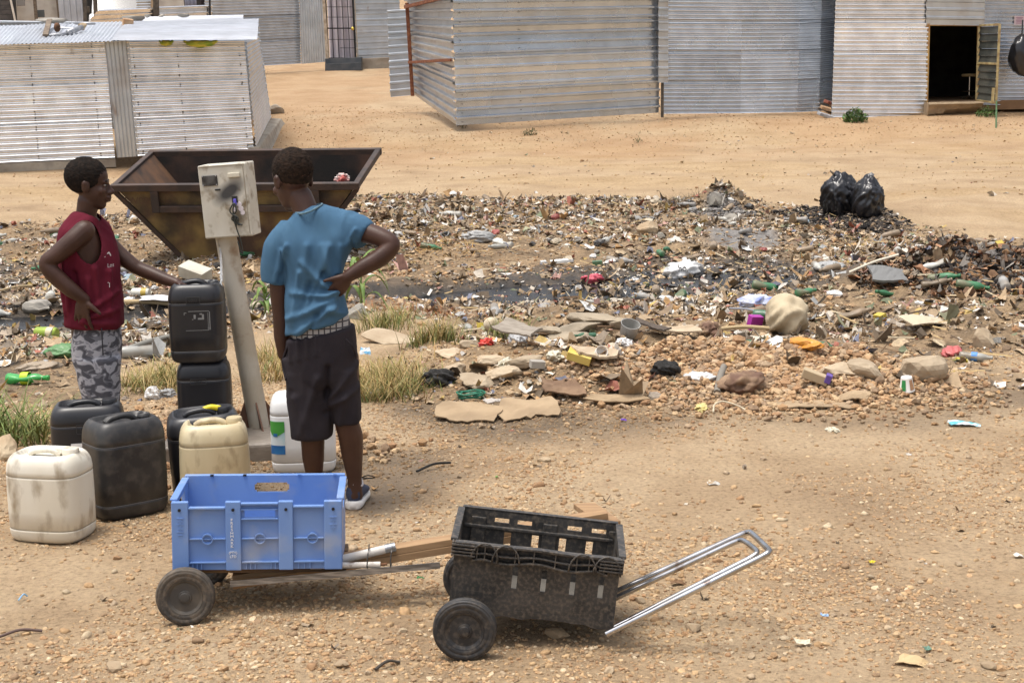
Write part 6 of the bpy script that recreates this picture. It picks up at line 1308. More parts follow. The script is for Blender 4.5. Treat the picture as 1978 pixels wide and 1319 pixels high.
# ================================================================ PLANTS
GDRY = attr_mat('grass_blades', .8, 0, 50, .2, 20)
def tuft(name, pts, nbl, h, spread, pal, label, cat='grass', lean=.5, w=.0032, seed=1, group=None):
    rg = np.random.default_rng(seed); V = []; C = []; Fq = []; pal = [np.array(c) for c in pal]
    ch = rg.integers(0, len(pts), nbl); XY = np.array([pts[i] for i in ch]); X0 = XY[:,0]+rg.normal(0,1,nbl)*XY[:,2]; Y0 = XY[:,1]+rg.normal(0,.8,nbl)*XY[:,2]; Z0_ = T(X0, Y0)
    for b_ in range(nbl):
        x, y = X0[b_], Y0[b_]; hh = h*rg.uniform(.45, 1.15); a = rg.uniform(0, 6.28); ln = lean*rg.uniform(.2, 1.5); z = Z0_[b_] - .01
        d = np.array([math.cos(a), math.sin(a)]); pd = np.array([-d[1], d[0]]); c = pal[rg.integers(0, len(pal))]*rg.uniform(.75, 1.15); base = len(V); ww = w*rg.uniform(.6, 1.4)
        for t in (0, .35, .7, 1.0):
            cx = np.array([x, y]) + d*hh*ln*t*t + d*spread*t*.2; zz = z + hh*(t - .35*ln*t*t); k = ww*(1-.85*t)
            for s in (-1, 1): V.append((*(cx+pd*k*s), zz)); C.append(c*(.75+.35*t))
        for j in range(3): Fq.append([base+2*j, base+2*j+1, base+2*j+3, base+2*j+2])
    o = np_mesh(name, V, Fq, np.array(C), GDRY, False); return tag(o, label, cat, group, 'stuff' if name == 'dry_brush' else None)
def gp3(px, py, r): g = G(px, py); return (g.x, g.y, r)
DRY = [srgb(186,160,108), srgb(172,144,94), srgb(158,134,86), srgb(146,136,82), srgb(192,172,126)]; GRN = [srgb(112,120,66), srgb(128,130,74), srgb(96,108,58), srgb(146,142,86)]; MIX = DRY[:3]+GRN[:3]
TG = 'grass tufts round the water point'
tuft('grass_tuft', [gp3(300,758,.10), gp3(275,745,.08), gp3(335,742,.10), gp3(318,728,.08)], 900, .14, .3, MIX+DRY+GRN[:2], 'dry grass tuft between the red-vested boy and the stacked cans', seed=1, group=TG)
tuft('grass_tuft', [gp3(525,735,.08), gp3(532,715,.09), gp3(520,695,.09)], 420, .17, .2, DRY+GRN[:1], 'dry grass tuft right behind the leaning post', seed=2, group=TG)
tuft('grass_tuft', [gp3(715,745,.12), gp3(740,725,.12), gp3(700,770,.10), gp3(770,745,.10)], 1000, .16, .3, DRY+DRY+GRN, 'straw-coloured grass beside the boy in blue, on the right', seed=3, group=TG)
tuft('grass_tuft', [gp3(770,765,.10), gp3(800,755,.07), gp3(745,772,.08)], 380, .12, .25, MIX, 'low greenish grass edge next to the burnt black clump', seed=4, group=TG)
tuft('grass_tuft', [gp3(735,640,.12), gp3(755,625,.10)], 420, .18, .2, GRN+DRY[:1], 'greener grass tuft beside the young maize plant', seed=5, group=TG)
tuft('grass_tuft', [gp3(840,656,.09)], 420, .18, .2, GRN+DRY[:2], 'grey-green grass tuft above the concrete lumps', seed=6, group=TG)
tuft('dry_brush', [gp3(790,610,.2), gp3(850,608,.2), gp3(740,600,.15)], 380, .10, .35, [srgb(150,96,60), srgb(165,115,72), srgb(130,90,56)], 'low reddish dead grass by the ditch', seed=7, group=TG, w=.003)
tuft('grass_tuft', [gp3(985,650,.07)], 160, .17, .2, GRN, 'small green grass tuft left of the grey slabs', seed=8, group=TG)
tuft('grass_tuft', [gp3(15,862,.10), gp3(40,840,.10), gp3(-10,830,.1)], 340, .26, .3, GRN[:3]+[srgb(120,140,80)], 'long green grass blades at the left edge by the stone', seed=9, group=TG, lean=.8, w=.005)
tuft('grass_tuft', [gp3(75,850,.08), gp3(95,835,.06)], 150, .15, .3, GRN+DRY[:1], 'thin green grass behind the black cans at the left', seed=10, group=TG)
tuft('dry_brush', [gp3(830,470,.35), gp3(870,478,.4), gp3(800,485,.3)], 420, .09, .5, [srgb(196,160,104), srgb(180,142,90)], 'patch of flattened straw on the far bank right of the blue boy', 'straw', 1.4, .006, 11)
tuft('dry_brush', [gp3(1290,398,.2), gp3(1310,392,.15)], 200, .16, .5, [srgb(120,104,80), srgb(96,84,66)], 'grey dry brush left of the ash heap', 'brush', 1.0, .004, 12)
LEAFG = mat('maize_leaf', (.10,.19,.035), .6, 0, (.20,.26,.06), 12); 
def leaf_strip(mb, o, d, L, h, droop, w):
    o = Vector(o); d = Vector(d).normalized(); s = Vector((-d.y, d.x, 0)); n = 9; pts = []
    for i in range(n):
        t = i/(n-1); c = o + d*L*t + Vector((0,0,h*math.sin(t*math.pi*.75)*1.0 - droop*t*t)); k = w*math.sin(math.pi*min(1,.15+.85*t))**.7*(1 if t < .98 else .1)
        pts.append((c - s*k + Vector((0,0,.35*k)), c, c + s*k + Vector((0,0,.35*k))))
    b = len(mb.v)
    for p in pts: mb.v.extend([tuple(q) for q in p])
    for i in range(n-1):
        for j in range(2): mb.f.append((b+3*i+j, b+3*i+j+1, b+3*i+3+j+1, b+3*i+3+j))
def maize(px, py, H, nl, label, seed):
    g = G(px, py); e = empty('maize_plant', g, 0, label, 'plant'); rr = random.Random(seed)
    mb = MB(); mb.tube([(0,0,-.02),(.01,0,H*.5),(.02,.01,H*.85)], [.010,.008,.004], 8); mb.build('stem', mat('maize_stem', (.22,.27,.10), .6), e, True)
    for k in range(nl):
        a = k*2.4+rr.uniform(-.4,.4); mb = MB(); leaf_strip(mb, (.01,0,H*(.15+.7*k/nl)), (math.cos(a), math.sin(a), 0), H*rr.uniform(.35,.5), H*.28, H*.34, .021); o = mb.build('leaf', LEAFG, e, True); o.modifiers.new('thick','SOLIDIFY').thickness = .0015
maize(697, 606, .52, 9, 'young maize plant behind the right elbow of the boy in blue', 3)
maize(512, 612, .30, 10, 'short green maize shoots just right of the leaning post', 5)
GW = [srgb(70,98,48), srgb(92,120,60), srgb(58,82,42)]
def bush(px, py, r, n, label, pal, seed, cat='weed'):
    g = G(px, py); rg = np.random.default_rng(seed); V = []; Fq = []; C = []
    e = empty('weed', g, 0, label, cat)
    for i in range(n):
        th = rg.uniform(0, 6.28); u = rg.uniform(0, 1)**.5; hh = rg.uniform(.05, 1)*r*1.25*(1.1-u*.7); c = np.array([math.cos(th)*u*r, math.sin(th)*u*r, hh]); a = rg.normal(0,1,3); a /= np.linalg.norm(a); bvec = np.cross(a, rg.normal(0,1,3)); bvec /= np.linalg.norm(bvec); s = r*rg.uniform(.10,.2); base = len(V)
        V += [tuple(c-a*s), tuple(c+bvec*s*.4), tuple(c+a*s), tuple(c-bvec*s*.4)]; Fq.append([base,base+1,base+2,base+3]); cc = np.array(pal[rg.integers(0,len(pal))])*rg.uniform(.6,1.1); C += [cc]*4
    np_mesh('leaves', V, Fq, np.array(C), GDRY, False, e)
    for i in range(7):
        th = i*.9; mb = MB(); mb.tube([(0,0,-.03),(math.cos(th)*r*.3,math.sin(th)*r*.3,r*.6),(math.cos(th)*r*.6,math.sin(th)*r*.6,r*.95)], .008*r/.3, 5); mb.build('stem', mat('weed_stem', (.12,.13,.06), .8), e)
bush(1652, 236, .26, 420, 'green weed growing against the crumpled iron sheet', GW, 1)
bush(1905, 226, .22, 200, 'sparse green weed at the foot of the doorstep', GW, 2)
bush(1024, 262, .15, 120, 'grey-green dry weed before the ribbed wall', [srgb(110,108,80), srgb(92,90,66)], 3)
bush(1232, 276, .10, 60, 'tiny dry weed right of the grey-green one on the road', [srgb(120,112,84), srgb(96,90,66)], 4)
bush(80, 322, .16, 120, 'small weed at the foot of the low hut, left', GW, 5); bush(198, 308, .22, 160, 'taller weed at the foot of the low hut beside the door sheet', [srgb(84,104,60), srgb(110,116,76)], 6)
bush(893, 248, .12, 60, 'dry twiggy weed under the ribbed wall corner', [srgb(90,80,60), srgb(70,64,50)], 7)

# ================================================================ REFUSE BAGS, SINGLED-OUT RUBBISH
def crumple_mesh(name, r, seed, sub=4, amp=.22, freq=2.2, ridg=True, top=None):
    bm = bmesh.new(); bmesh.ops.create_icosphere(bm, subdivisions=sub, radius=1); v = np.array([x.co[:] for x in bm.verts]); f = [[a.index for a in x.verts] for x in bm.faces]; bm.free()
    d = 0; a = 1
    for i in range(4):
        q = v*freq*2**i + seed*3.7; nn_ = (vnoise(q[:,0]+q[:,2]*.7, q[:,1]+q[:,2]*.9, seed+i)-.5)*2
        d = d + a*((1-2*np.abs(nn_)) if ridg else nn_); a *= .52
    v = v*(1+amp*(d-.4))[:,None]
    if top: v = top(v)
    v = v*np.array(r); me = bpy.data.meshes.new(name); me.from_pydata([tuple(p) for p in v], [], f); return me
def crumple(name, px, py, r, m, seed, label, cat, lift=None, rz=0, sub=3, amp=.22, freq=2.2, group=None, flat=False):
    g = G(px, py); o = link(name, crumple_mesh(name, r, seed, sub, amp*(1.6 if sub == 3 else 1), freq*(1.3 if sub == 3 else 1)), m, None, sub > 3); o.location = (g.x, g.y, gz(np.array([g.x]),np.array([g.y]))[0] + (r[2]*.7 if lift is None else lift)); o.rotation_euler = (0,0,rz); return tag(o, label, cat, group)
BAGB = mat('black_bin_liner', (.012,.012,.014), .28, 0, (.018,.018,.022), 6, spec=.6, bump=.35, bscale=14)
def binbag(px, py, r, seed, label, rz):
    g = G(px, py); e = empty('refuse_bag', (g.x, g.y, g.z), rz, label, 'refuse bag', 'refuse bags')
    def top(v):
        z = v[:,2]; v = v.copy(); k = .35*smooth(.5,1.0,z); a = np.arctan2(v[:,1],v[:,0]); pl = 1+.05*np.sin(a*9+seed)*smooth(-.2,.8,z); s = (1-.45*k)*pl; v[:,0]*=s; v[:,1]*=s; v[:,2] = np.where(z<-.75,-.75-(z+.75)*.1,z); return v
    o = link('sack', crumple_mesh('sack', r, seed, 5, .14, 2.0, True, top), BAGB, e, True); o.location = (0,0,r[2]*.74)
    for k in range(1):
        mb = MB(); a = k*2.2+seed; p0 = Vector((math.cos(a)*.04,math.sin(a)*.04,r[2]*1.50)); d = Vector((math.cos(a)*.08, math.sin(a)*.05, .09)); s = Vector((-d.y,d.x,0)).normalized()*.045
        mb.add([p0-s*.3, p0+s*.3, p0+d+s, p0+d*1.25, p0+d-s, p0+d*.5+Vector((0,-.03,.0))], [(0,1,5),(1,2,5),(2,3,5),(3,4,5),(4,0,5)]); q = mb.build('knot', BAGB, e); q.modifiers.new('thick','SOLIDIFY').thickness = .004
binbag(1622, 414, (.23,.21,.29), 3, 'black refuse bag with loose open top, left one of the pair by the road', .3)
binbag(1674, 417, (.20,.19,.27), 6, 'rounder black refuse bag, right one of the pair by the road', 1.2)
hb = empty('refuse_bag', P(1974, 108, 35.3), 0, 'black bag hanging on the iron wall at the right edge', 'refuse bag', 'refuse bags')
o = link('sack', crumple_mesh('sack', (.28,.22,.42), 9, 4, .10, 2.2), BAGB, hb, True)
mb = MB(); mb.tube([(0,.05,.3),(.02,.1,.75)], .015, 6); mb.build('tie', BAGB, hb)
def sheet_thing(name, px, py, w, h, rz, tilt, m, label, cat, bend=.06, t=.006, lift=.02, seed=1, group=None, nx=10, ny=6, ragged=.12):
    rg = np.random.default_rng(seed); g = G(px, py); V = []
    for i in range(nx+1):
        for j in range(ny+1):
            u, v = i/nx-.5, j/ny-.5; ed = (abs(u) > .45 or abs(v) > .45)
            x = u*w*(1+.10*math.sin(v*4+seed)) + (rg.normal(0, ragged*w/nx) if ed else 0); y = v*h*(1+.16*math.sin(u*5+seed*2)) + (rg.normal(0, ragged*h/ny) if ed else 0); z = bend*w*(2*u)**2*math.copysign(1, math.sin(seed*7)) + bend*.5*h*math.sin(v*5+seed) + rg.normal(0,.002)
            V.append((x, y, z))
    o = np_mesh(name, V, [[i*(ny+1)+j,(i+1)*(ny+1)+j,(i+1)*(ny+1)+j+1,i*(ny+1)+j+1] for i in range(nx) for j in range(ny)], None, m, False)
    so = o.modifiers.new('thick','SOLIDIFY'); so.thickness = t; so.offset = 0
    o.location = (g.x, g.y, gz(np.array([g.x]),np.array([g.y]))[0]+lift); o.rotation_euler = (tilt[0], tilt[1], rz); return tag(o, label, cat, group)
CARD = mat('dusty_cardboard', (.35,.255,.155), .95, 0, (.28,.20,.118), 5, bump=.3, bscale=30, dirt=(.25,.18,.11), dirt_scale=4, var=.1); CARDD = mat('dark_wet_cardboard', (.16,.095,.055), .9, 0, (.23,.145,.085), 5, bump=.3)
SL = mat('grey_slab', (.26,.215,.155), .95, 0, (.34,.28,.20), 6, bump=.8, bscale=22, var=.12); SLT = mat('tan_concrete', (.37,.285,.19), .95, 0, (.45,.36,.25), 6, bump=.8, bscale=22, var=.15)
CG = 'cardboard on the near bank'
sheet_thing('cardboard_sheet', 905, 806, .34, .24, -.22, (.16,.03), CARD, 'large flattened cardboard at the front of the rubble, left half', 'cardboard', .015, .006, .03, 1, CG, ragged=.2)
sheet_thing('cardboard_sheet', 1022, 800, .30, .26, .1, (.20,-.04), CARD, 'large flattened cardboard at the front of the rubble, right half with curled edge', 'cardboard', .015, .006, .045, 2, CG, ragged=.2)
sheet_thing('cardboard_sheet', 958, 792, .12, .06, .35, (.1,.1), mat('grey_card', (.42,.38,.34), .9), 'small torn grey card lying over the joint of the cardboard sheets', 'cardboard', .08, .004, .06, 5)
sheet_thing('cardboard_sheet', 1085, 765, .22, .20, .2, (.25,.1), CARDD, 'dark brown wet cardboard square in the rubble', 'cardboard', .06, .008, .05, 3, CG)
sheet_thing('cardboard_sheet', 1190, 778, .33, .07, -.1, (.3,.0), CARD, 'long narrow corrugated cardboard strip at the rubble edge', 'cardboard', .04, .008, .03, 4, CG)
sheet_thing('cardboard_sheet', 1570, 783, .48, .16, .03, (.02,.0), CARD, 'wide flat cardboard pressed into the ground below the pebble heap', 'cardboard', .02, .006, .012, 6, CG)
sheet_thing('cardboard_sheet', 1648, 773, .17, .10, -.3, (.15,-.15), CARD, 'small curled cardboard right of the wide flat one', 'cardboard', .10, .006, .04, 7, CG)
sheet_thing('card_sheet', 1785, 630, .32, .22, .3, (.12,.1), mat('beige_sheet', (.50,.42,.30), .9), 'beige stiff sheet lying beyond the pebble heap at the right', 'sheet', .04, .008, .06, 8)
sheet_thing('card_sheet', 1302, 652, .34, .16, .1, (.1,.05), SLT, 'tan flat board behind the dark plank at the ditch edge', 'board', .03, .012, .04, 9)
sheet_thing('foam_strip', 1073, 515, .33, .075, .38, (.05,.0), mat('white_foam', (.78,.77,.73), .8), 'long white foam strip on the far bank above the ditch', 'foam', .01, .025, .05, 10)
sheet_thing('plank', 1000, 668, .30, .12, -.75, (.35,.1), mat('grey_board', (.24,.205,.165), .9, 0, (.32,.28,.23), 6, stretch=(1,6,1)), 'grey splintered board leaning in the rubble', 'board', .03, .012, .09, 11)
sheet_thing('plank', 1258, 652, .26, .06, -.6, (.2,.2), mat('tar_board', (.09,.07,.055), .9), 'dark narrow board beside the clear plastic tub', 'board', .03, .012, .07, 12)
sheet_thing('plank', 1150, 700, .26, .14, .2, (.15,.15), SLT, 'tan board under the yellow carton', 'board', .03, .015, .05, 13)
sheet_thing('sachet', 1863, 822, .155, .062, -.08, (.06,.1), mat('teal_sachet', (.10,.42,.50), .4, 0, (.62,.68,.70), 14, lo=.45, hi=.55), 'shiny teal and white sachet lying alone at the right', 'sachet', .05, .003, .016, 14)
sheet_thing('sachet', 706, 692, .065, .055, .2, (.9,.1), mat('blue_white_sachet', (.62,.66,.68), .4, 0, (.12,.35,.55), 30, lo=.5, hi=.56), 'blue and white sachet caught in the grass beside the dark shorts', 'sachet', .05, .003, .05, 15)
sheet_thing('paper_sheet', 312, 590, .36, .22, .3, (.12,.12), mat('grey_white_plastic', (.60,.58,.58), .6), 'pale crumpled sheet just left of the upper black can', 'plastic', .06, .004, .07, 16)
sheet_thing('mat_piece', 1715, 556, .30, .22, .1, (.4,.1), mat('grey_tray', (.17,.17,.165), .7), 'grey plastic tray tilted on the litter at the right', 'tray', .02, .02, .10, 17, ragged=.03)
# concrete lumps and slabs
slabs = [(925,742,.15,.11,.045,SLT,'broad tan concrete lump in the middle of the rubble'),(968,728,.13,.10,.05,SLT,'tan concrete lump touching the broad one'),(868,692,.13,.09,.05,SLT,'tan concrete lump at the left end of the rubble'),(905,675,.10,.07,.045,SLT,'smaller tan lump behind the left end of the rubble'),(1012,706,.16,.08,.04,SLT,'long tan lump below the leaning grey board'),(880,722,.09,.05,.05,SLT,'pointed tan lump behind the burnt clump'),(945,700,.11,.07,.04,SLT,'tan lump right below the red wrapper'),
 (1070,645,.20,.12,.04,SL,'leftmost grey slab of the pile at the ditch edge'),(1115,638,.24,.14,.05,SL,'widest grey slab of the pile at the ditch edge'),(1150,622,.22,.14,.05,SL,'upper grey slab of the pile at the ditch edge'),(1195,628,.20,.12,.05,SL,'rightmost grey slab of the pile at the ditch edge'),(1095,655,.16,.09,.045,SL,'lowest grey slab of the pile at the ditch edge'),
 (1775,728,.17,.10,.10,SLT,'big pointed tan stone near the striped cup'),(1615,722,.14,.09,.06,SLT,'tan stone at the right side of the pebble heap'),(1675,722,.13,.08,.06,SLT,'tan stone between the pebble heap and the big pointed stone'),(1900,672,.07,.06,.10,SLT,'upright tan stone at the right edge of the litter'),(690,615,.11,.09,.08,STONE_G,'grey rounded stone at the waist of the boy in blue'),(765,660,.26,.14,.05,SLT,'flat tan earth slab among the grass'),(8,885,.07,.10,.09,STONE,'brown stone at the left edge by the long grass'),
 (244,515,.16,.10,.09,STONE,'tan stone in the mud left of the stacked cans'),(70,598,.16,.10,.07,STONE_G,'rounded stone in the muddy stream at the left'),(528,219,.28,.22,.14,CONC,'concrete block beside the low hut on the passage'),(1255,450,.16,.12,.09,STONE,'square tan stone among the white litter'),(1415,428,.12,.09,.09,STONE_G,'grey stone below the ash heap'),(1380,395,.13,.10,.12,STONE_G,'dark stone on top of the ash heap')]
for i, (px, py, a, b_, c, m, lb) in enumerate(slabs):
    g = G(px, py); o = link('stone' if m in (STONE, STONE_G) else 'concrete_lump', rock_mesh('stone', (a, b_, c), 100+i, 3, .22), m); o.location = (g.x, g.y, g.z+c*.45); o.rotation_euler = (random.uniform(-.15,.15), random.uniform(-.15,.15), random.uniform(-.6,.6)); tag(o, lb, 'stone')
# single larger stones on the near gravel
ns = [(1340,1218,.028,'smooth oval stone in the gravel below the tube handle'),(1075,1230,.035,'wedge of tan rock leaning below the black crate'),(1235,1162,.020,'reddish stone beside the near handle tube'),(1052,890,.03,'flat tan stone on the open ground above the black cart'),(1680,1118,.018,'dark oval pebble on the bare ground at the right'),(1715,1215,.016,'reddish pebble at the lower right'),(1450,1268,.018,'pale flat pebble below the handle'),(1385,1020,.016,'white flat stone on the gravel above the handle'),(1375,936,.020,'pale thin stone flake on the open ground'),(220,1290,.03,'buried round stone at the bottom left'),(590,1090,.03,'stone beside the left cart wheel'),(1850,1092,.017,'dark red pebble at the right'),(1175,1295,.02,'rounded stone at the bottom edge right of the black wheel'),(1910,1290,.022,'pale stone in the lower right corner'),(660,1290,.024,'grey stone at the bottom edge between the carts')]
for i, (px, py, r, lb) in enumerate(ns):
    g = G(px, py); o = link('loose_stone', rock_mesh('loose_stone', (r*1.3, r, r*.7), 200+i, 2, .2), STONE); o.location = (g.x, g.y, gz(np.array([g.x]),np.array([g.y]))[0]+r*.3); o.rotation_euler = (random.uniform(-.2,.2), random.uniform(-.2,.2), random.uniform(0,3)); tag(o, lb, 'stone', 'loose stones on the gravel')
# bags and wrappers one can point at
def pm(nm, c, rough=.45, c2=None, **k): return mat(nm, c, rough, 0, c2 or tuple(v*.8 for v in c), 7, bump=.25, bscale=18, **k)
items = [('plastic_bag',1145,552,(.10,.07,.055),pm('pink_bag',(.62,.10,.14)),'bright pink plastic bag in the black water','bag'),('plastic_bag',1322,542,(.21,.15,.11),pm('white_bag',(.74,.73,.71)),'white carrier bag with black lettering beside the ditch','bag'),
 ('mesh_sack',1520,640,(.20,.15,.15),pm('mesh_sack',(.52,.43,.29),.9,dirt=(.3,.23,.14),dirt_scale=9),'big beige mesh sack slumped on the pebble heap','sack'),('orange_peelings',1558,668,(.12,.06,.03),pm('orange_net',(.62,.26,.03)),'orange and red netting spilling from the mesh sack','netting'),
 ('plastic_bag',1353,740,(.085,.05,.03),pm('thin_white_bag',(.70,.69,.66)),'flattened white plastic bag left of the rotten cushion','bag'),('rotten_cushion',1440,757,(.145,.09,.06),mat('rotten_leather',(.13,.07,.045),.85,0,(.30,.20,.12),7,bump=.7,bscale=14),'torn brown cushion below the pebble heap','cushion'),
 ('plastic_wrap',1838,688,(.10,.05,.035),pm('red_wrap',(.55,.13,.12)),'pink-red plastic wrap beside the clear bottle at the right','wrapper'),('wrapper',1857,703,(.05,.035,.02),pm('yellow_wrap',(.72,.58,.03),.45,(.05,.045,.02)),'yellow wrapper with black print by the clear bottle','wrapper'),
 ('burnt_clump',848,742,(.10,.07,.05),mat('burnt_black',(.012,.011,.010),.9,0,(.03,.028,.026),30,bump=.9,bscale=60),'black burnt clump at the left end of the rubble','ash'),('burnt_clump',1285,727,(.075,.05,.045),mat('burnt_black',(.012,.011,.010)),'black tarry clump right of the yellow carton','ash'),
 ('wrapper',940,670,(.045,.03,.025),pm('red_packet',(.62,.05,.03)),'bright red crumpled wrapper in the rubble','wrapper'),('wrapper',978,895-190,(.06,.04,.03),pm('cream_paper',(.60,.55,.42)),'crumpled cream paper behind the broad lump','paper'),('plastic_bag',1072,695,(.06,.035,.03),pm('cream_paper',(.60,.55,.42)),'crumpled cream paper left of the yellow carton','paper'),
 ('plastic_bag',125,692,(.12,.09,.05),pm('green_bag',(.11,.24,.09)),'dull green plastic bag behind the camouflage trousers','bag'),('plastic_bag',75,712,(.13,.06,.03),pm('brown_bag',(.34,.27,.19)),'muddy brown bag above the crushed green bottle','bag'),('plastic_bag',650,300+205,(.10,.06,.04),pm('white_bag',(.74,.73,.71)),'white plastic scrap under the skip right of the post','bag'),
 ('wrapper',285,575-4,(.05,.04,.03),pm('cream_paper',(.60,.55,.42)),'small cream wrapper beside the drink can','wrapper'),('wrapper',288,607,(.06,.035,.02),pm('red_packet',(.62,.05,.03)),'flat red wrapper in the mud left of the stacked cans','wrapper'),('plastic_bag',295,770,(.035,.025,.04),pm('white_bag',(.74,.73,.71)),'small crumpled white paper on the gravel before the dry tuft','paper'),('plastic_bag',320,765,(.06,.04,.025),pm('grey_bag',(.36,.36,.35)),'grey plastic scrap beside the lower black can','bag'),
 ('wrapper',1355,792,(.07,.03,.02),pm('yellow_paper',(.60,.50,.20)),'yellowish wrapper on the damp ground left of the rope','wrapper'),('wrapper',1608,832,(.04,.02,.012),pm('cream_paper',(.60,.55,.42)),'cream scrap on the damp ground below the cardboard','paper'),('plastic_bag',1600,520,(.16,.10,.05),pm('grey_bag',(.36,.36,.35)),'grey film of plastic floating in the ditch','bag'),('wrapper',1458,590,(.14,.09,.05),pm('blue_white_bag',(.60,.62,.70),.45,(.15,.2,.5)),'white bag with blue print in the black water','bag'),
 ('plastic_bag',1225,560-10,(.06,.05,.05),pm('white_bag',(.74,.73,.71)),'white wrapper standing upright on the ditch bank','wrapper'),('plastic_bag',1000,660,(.10,.06,.05),pm('silver_foil',(.45,.45,.45),.3),'crinkled silvery plastic bottle sleeve in the rubble','wrapper'),('cloth_rag',1205,668,(.05,.04,.03),pm('white_bag',(.74,.73,.71)),'white rag by the clear plastic tub','rag'),('sack',925,665-200,(.18,.12,.07),pm('grey_bag',(.36,.36,.35)),'grey plastic heap on the far bank above the straw','bag'),('plastic_bag',690,530,(.10,.07,.05),pm('pale_pink',(.55,.28,.30)),'faded pink scrap right of the maize plant','bag'),('wrapper',1370,650,(.13,.08,.06),mat('rotten_leather',(.13,.07,.045)),'brown rotten lump left of the mesh sack','rag')]
for i, (nm, px, py, r, m, lb, cat) in enumerate(items): crumple(nm, px, py, r, m, 40+i, lb, cat, rz=i*.7, sub=4 if r[0] > .07 else 3, amp=.26 if nm != 'mesh_sack' else .13, freq=1.9 if nm != 'mesh_sack' else 1.3)
g = G(1322, 542); me = text_mesh('ho.', .085, .001); t = link('lettering', me, mat('print_black', (.02,.02,.02)), bpy.data.objects['plastic_bag.001'] if 'plastic_bag.001' in bpy.data.objects else None)
t.matrix_local = frame_M((-.03,-.0,.0), (1,0,0), (0,.35,1)); par = t.parent; t.matrix_parent_inverse = Matrix.Identity(4)
bv = BVHTree.FromPolygons([v.co.copy() for v in par.data.vertices], [tuple(p.vertices) for p in par.data.polygons]); rzb = Matrix.Rotation(-par.rotation_euler[2], 3, 'Z')
for v in t.data.vertices:
    q = rzb @ Vector((v.co.x-.03, -.4, v.co.y+.06)); hit = bv.ray_cast(q, rzb @ Vector((0,1,0)))
    v.co = (hit[0] if hit[0] else bv.find_nearest(q)[0]) + rzb @ Vector((0,-.006,.003))
t.matrix_local = Matrix.Identity(4)
# boxes, cups, bottles
def box_thing(name, px, py, d, m, label, cat, rot, lift=0.03, bevel=.004):
    g = G(px, py); mb = MB(); mb.box((0,0,0), d); o = mb.build(name, m, None, bevel=bevel); o.location = (g.x, g.y, g.z+lift); o.rotation_euler = rot; return tag(o, label, cat)
box_thing('carton', 1120, 714, (.14,.09,.05), mat('yellow_carton', (.58,.42,.07), .7, 0, (.66,.52,.15), 5), 'yellow carton tipped over on the tan board', 'carton', (.25,.3,-.15), .08)
box_thing('brick', 1038, 723, (.085,.05,.045), STONE_G, 'grey brick half in the middle of the rubble', 'brick', (.1,.1,.3), .06)
box_thing('carton', 1458, 634, (.10,.06,.11), pm('magenta_box', (.36,.03,.30)), 'small magenta box at the water edge left of the mesh sack', 'carton', (.2,.1,.4), .04)
box_thing('carton', 1575, 744, (.15,.06,.05), mat('tan_carton', (.42,.33,.21), .85), 'tan drink carton lying below the mesh sack', 'carton', (.1,.35,-.2), .05)
box_thing('carton', 1600, 748, (.035,.05,.05), mat('violet_print', (.12,.07,.30), .6), 'violet end of a carton next to the tan drink carton', 'carton', (.1,.35,-.2), .05)
box_thing('foam_block', 378, 540, (.30,.16,.12), mat('pale_block', (.52,.50,.42), .9, 0, (.42,.39,.32), 5), 'pale square block in the litter above the stacked cans', 'block', (.3,.25,-.5), .07)
box_thing('carton', 1840, 462, (.26,.10,.03), pm('beige_card', (.5,.4,.27)), 'flat beige packet on the road edge right of the bags', 'packet', (.1,.1,.3), .03) if False else None
mb = MB(); mb.lathe([(0,0),(.030,0),(.031,.004),(.040,.072),(.043,.076),(.043,.080),(.038,.080),(.029,.006),(0,.006)][::-1], 28, Matrix.Translation((0,0,.08)) @ Matrix.Rotation(math.pi,4,'X')); cup = mb.build('paper_cup', mat('white_cup', (.78,.76,.72), .6), None, True, auto=40); g = G(1752, 756); cup.location = (g.x, g.y, g.z+.005); cup.rotation_euler = (.12,-.1,0); tag(cup, 'white paper cup with green panels standing upside down', 'cup')
for k in range(3):
    V = [((.0425-.0105*z)*math.cos(R(-100+75*k-52+i*8)), (.0425-.0105*z)*math.sin(R(-100+75*k-52+i*8)), .012+.058*z) for i in range(6) for z in (0,.33,.66,1)]
    np_mesh('printed_panel', V, [[i*4+j,(i+1)*4+j,(i+1)*4+j+1,i*4+j+1] for i in range(5) for j in range(3)], None, mat('cup_green', (.03,.26,.07), .6) if k != 1 else mat('cup_brown', (.42,.24,.13), .6), True, cup)
BOT = [(0,0),(.026,0),(.032,.006),(.034,.02),(.033,.06),(.031,.075),(.033,.09),(.034,.14),(.030,.165),(.020,.19),(.013,.205),(.013,.225),(.015,.226),(.015,.24),(0,.241)]
def bottle_mesh(seed, squash=1.0, n=12, L=1.0):
    mb = MB(); mb.lathe([(r, z*L) for r, z in BOT], n); rg = random.Random(seed); me = bpy.data.meshes.new('plastic_bottle')
    vs = []
    for v in mb.v:
        x, y, z = v; k = 1-(1-squash)*math.exp(-((z-.1)/.06)**2); vs.append((x*(1+(1-k)*.5), y*k, z-.12))
    me.from_pydata(vs, [], mb.f); me.polygons.foreach_set('use_smooth', [True]*len(me.polygons)); return me
def bottle(px, py, s, m, label, rz, squash=.7, lab=None, lift=.035):
    g = G(px, py); e = link('plastic_bottle', bottle_mesh(px, squash, 20), m); e.location = (g.x, g.y, gz(np.array([g.x]),np.array([g.y]))[0]+lift*s); e.rotation_euler = (R(90)+random.uniform(-.12,.12), 0, rz); e.scale = (s,s,s); tag(e, label, 'bottle')
    if lab:
        mb = MB(); mb.lathe([(.0342,-.035),(.0350,-.03),(.0350,.005),(.0342,.01)], 20, None, False, False); o = mb.build('label', lab, e, True)
    return e
